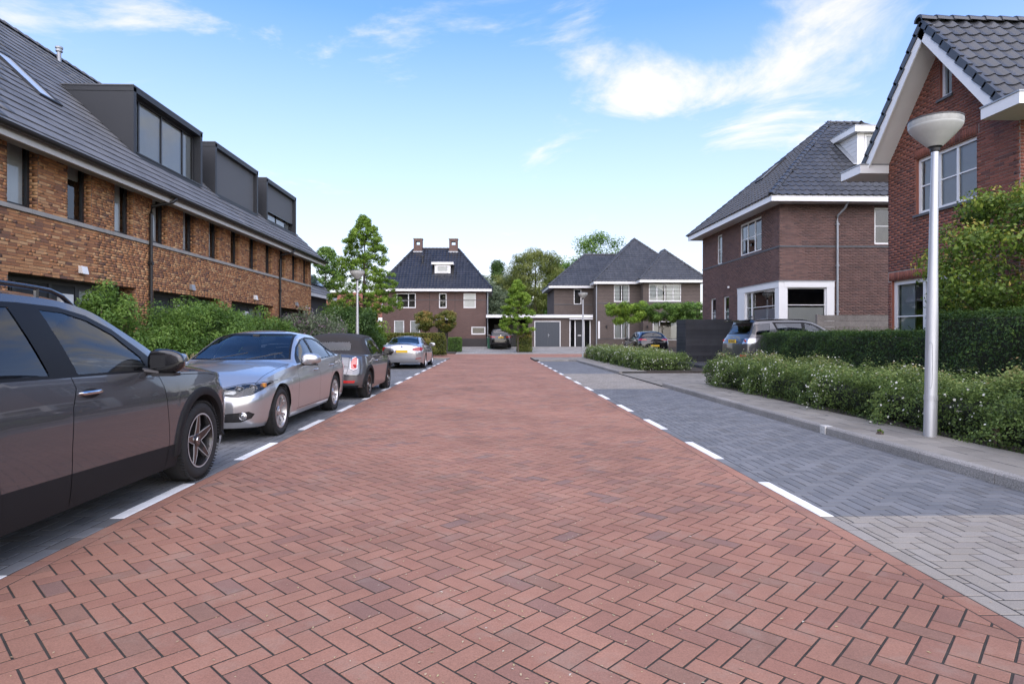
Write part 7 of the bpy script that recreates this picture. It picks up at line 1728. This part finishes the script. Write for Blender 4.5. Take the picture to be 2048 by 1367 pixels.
def extra_lr(E, body, sy, sx, S):
    M = MB(); M.prism([(-1.98, -.62, 1.665), (-2.28, -.60, 1.625), (-2.27, -.60, 1.59), (-2.02, -.62, 1.56)], (0, 1.24, 0)); M.build('roof_spoiler', GLOSSBLK, E)
    for s in (1, -1):
        for y, rr_ in ((.70, .055),):
            p = sx(s * y, .945, -1, .006); M = MB(); M.lathe([(rr_, 0), (rr_ * .9, .012), (rr_ * .62, .012), (rr_ * .5, 0)], 20, Matrix.Translation(p) @ Matrix.Rotation(R(-90), 4, 'Y')); M.build('lamp_ring', REDD, E, smooth=40)
            M = MB(); M.lathe([(rr_ * .5, .004), (0, .012)], 20, Matrix.Translation(p) @ Matrix.Rotation(R(-90), 4, 'Y')); M.build('lamp_core', GLOSSBLK, E)
    M = MB(); M.add([(-1.55, 0, 1.74), (-1.72, .02, 1.70), (-1.72, -.02, 1.70), (-1.60, 0, 1.80)], [(0, 1, 3), (0, 3, 2), (1, 2, 3)]); M.build('aerial_fin', BLACK, E)
    p = sx(0, 1.24, -1, .012); MB().tube([p + Vector((0, -.1, 0)), p + Vector((-.02, .3, .0))], .012, 6).build('rear_wiper', BLACK, E)
    for i, y in enumerate(np.linspace(-.26, .26, 9)):
        if i == 4: continue
        p = sx(y, 1.075, -1, .006); MB().box(p.x - .003, p.x, y - .018, y + .018, 1.06, 1.09).build('tailgate_letter', CHROME, E)
LR['roofpoly'] = [(-2.06, -.70), (.15, -.74), (.42, -.70), (.42, .70), (.15, .74), (-2.06, .70)]; LR['extra'] = extra_lr; LR['mirror_mat'] = GLOSSBLK
GLE = dict(LR); GLE.update(paint=BLACKP, extra=None, wheel='multi', plate_marks=False, rear=[('taillight', REDL, [(.46, .92), (.90, .95), (.93, 1.07), (.48, 1.03)], .002, True), ('bumper_insert', CLAD, [(-.85, .28), (.85, .28), (.88, .42), (-.88, .42)], -.002, False)], plates=[(-1, .95)], badges=[(-1, 1.10, .05, None)])
ASTRA = dict(L=4.37, hw=.905, xf=1.43, xr=-1.23, r=.32, ra=.375, tw=.205, rim=.215, wheel='multi', paint=BLACKP, z0=.19,
    top=[(-2.185, .85), (-2.15, 1.0), (-2.05, 1.10), (-1.95, 1.17), (-1.72, 1.38), (-1.55, 1.42), (-1.0, 1.465), (-.4, 1.48), (.1, 1.42), (.5, 1.24), (.9, 1.02), (1.02, .985), (1.5, .93), (1.85, .84), (2.05, .76), (2.15, .66), (2.185, .57)],
    belt=[(-2.185, .80), (-2.1, .92), (-1.8, 1.0), (-1, .97), (0, .93), (.8, .90), (1.4, .86), (1.8, .79), (2.05, .70), (2.185, .54)], rail=[(-2.185, .81), (-2.08, .95), (-1.9, 1.07), (-1.6, 1.28), (-1.2, 1.375), (-.5, 1.40), (0, 1.37), (.4, 1.22), (.8, .99), (.95, .92), (1.4, .875), (1.8, .80), (2.05, .71), (2.185, .55)],
    rw=[(-2.185, .55), (-1.95, .66), (-1.5, .60), (-.6, .60), (.1, .62), (.6, .70), (.9, .77), (1.4, .77), (1.9, .68), (2.185, .45)], plan=std_plan(4.37, .905, .62, .70), low=LOWP(2.185, .18, .19, .24), nose=F30['nose'], tail=[(.2, -.08), (.45, 0), (.7, 0), (.95, -.05), (1.2, -.10), (1.45, -.12)],
    dlo=[(.74, .93), (.36, 1.17), (0, 1.31), (-.5, 1.345), (-1.1, 1.315), (-1.5, 1.20), (-1.72, 1.05), (-1.6, 1.01)], sideglass=[('front_side_window', CGD, [(.56, .95), (.3, 1.15), (0, 1.275), (-.25, 1.30), (-.2, .965)]), ('rear_side_window', CGD, [(-.28, .97), (-.32, 1.305), (-.8, 1.30), (-1.12, 1.25), (-1.1, .99)])],
    wind=([(-.74, 1.0), (.74, 1.0), (.57, 1.41), (-.57, 1.41)], [(-.70, 1.02), (.70, 1.02), (.54, 1.38), (-.54, 1.38)], -.1, .96), rearw=([(-.66, 1.10), (.66, 1.10), (.52, 1.385), (-.52, 1.385)], [(-.63, 1.12), (.63, 1.12), (.50, 1.365), (-.50, 1.365)], -1.4), rearglass=CGD,
    front=[('headlight', LENS, [(.50, .60), (.84, .66), (.86, .74), (.52, .68)], -.004, True)], rear=[('taillight', REDL, [(.40, .93), (.86, .90), (.88, .98), (.70, 1.02), (.44, .99)], .002, True), ('bumper_insert', CLAD, [(-.72, .22), (.72, .22), (.75, .36), (-.75, .36)], -.003, False)],
    doors=[], seams=[[(-.29, .3), (-.27, .9)]], mirror=(.52, .99, 1.05), handles=[], plates=[(-1, .62)], badges=[(-1, .93, .055, BLACKP)], cabin=(.0, -.8), dash=.6)
HY, HX = R(90), 0.0
car('parked_car', 'dark grey boxy off-roader with black roof rails and five-spoke wheels', (-3.59, 4.30, gz(4.3)), HY, GLB)
car('parked_car', 'silver saloon with its bonnet towards the dark grey off-roader', (-3.74, 9.90, gz(9.9)), -HY, F30)
car('parked_car', 'grey convertible with black fabric roof parked behind the silver saloon', (-3.52, 14.75, gz(14.8)), HY, MINI)
car('parked_car', 'silver coupe with red tail lights and yellow number plate at the kerb', (-3.78, 27.75, gz(27.8)), HY, F32)
car('parked_car', 'grey off-roader parked crosswise on the drive behind the clipped hedge', (10.36, 20.72, .17), R(7), LR)
car('parked_car', 'black off-roader parked in front of the open carport', (.66, 55.2, gz(55.2) - .0), HY, GLE)
car('parked_car', 'black hatchback seen over the low white-flowering hedge', (9.05, 36.25, .1), HY, ASTRA)
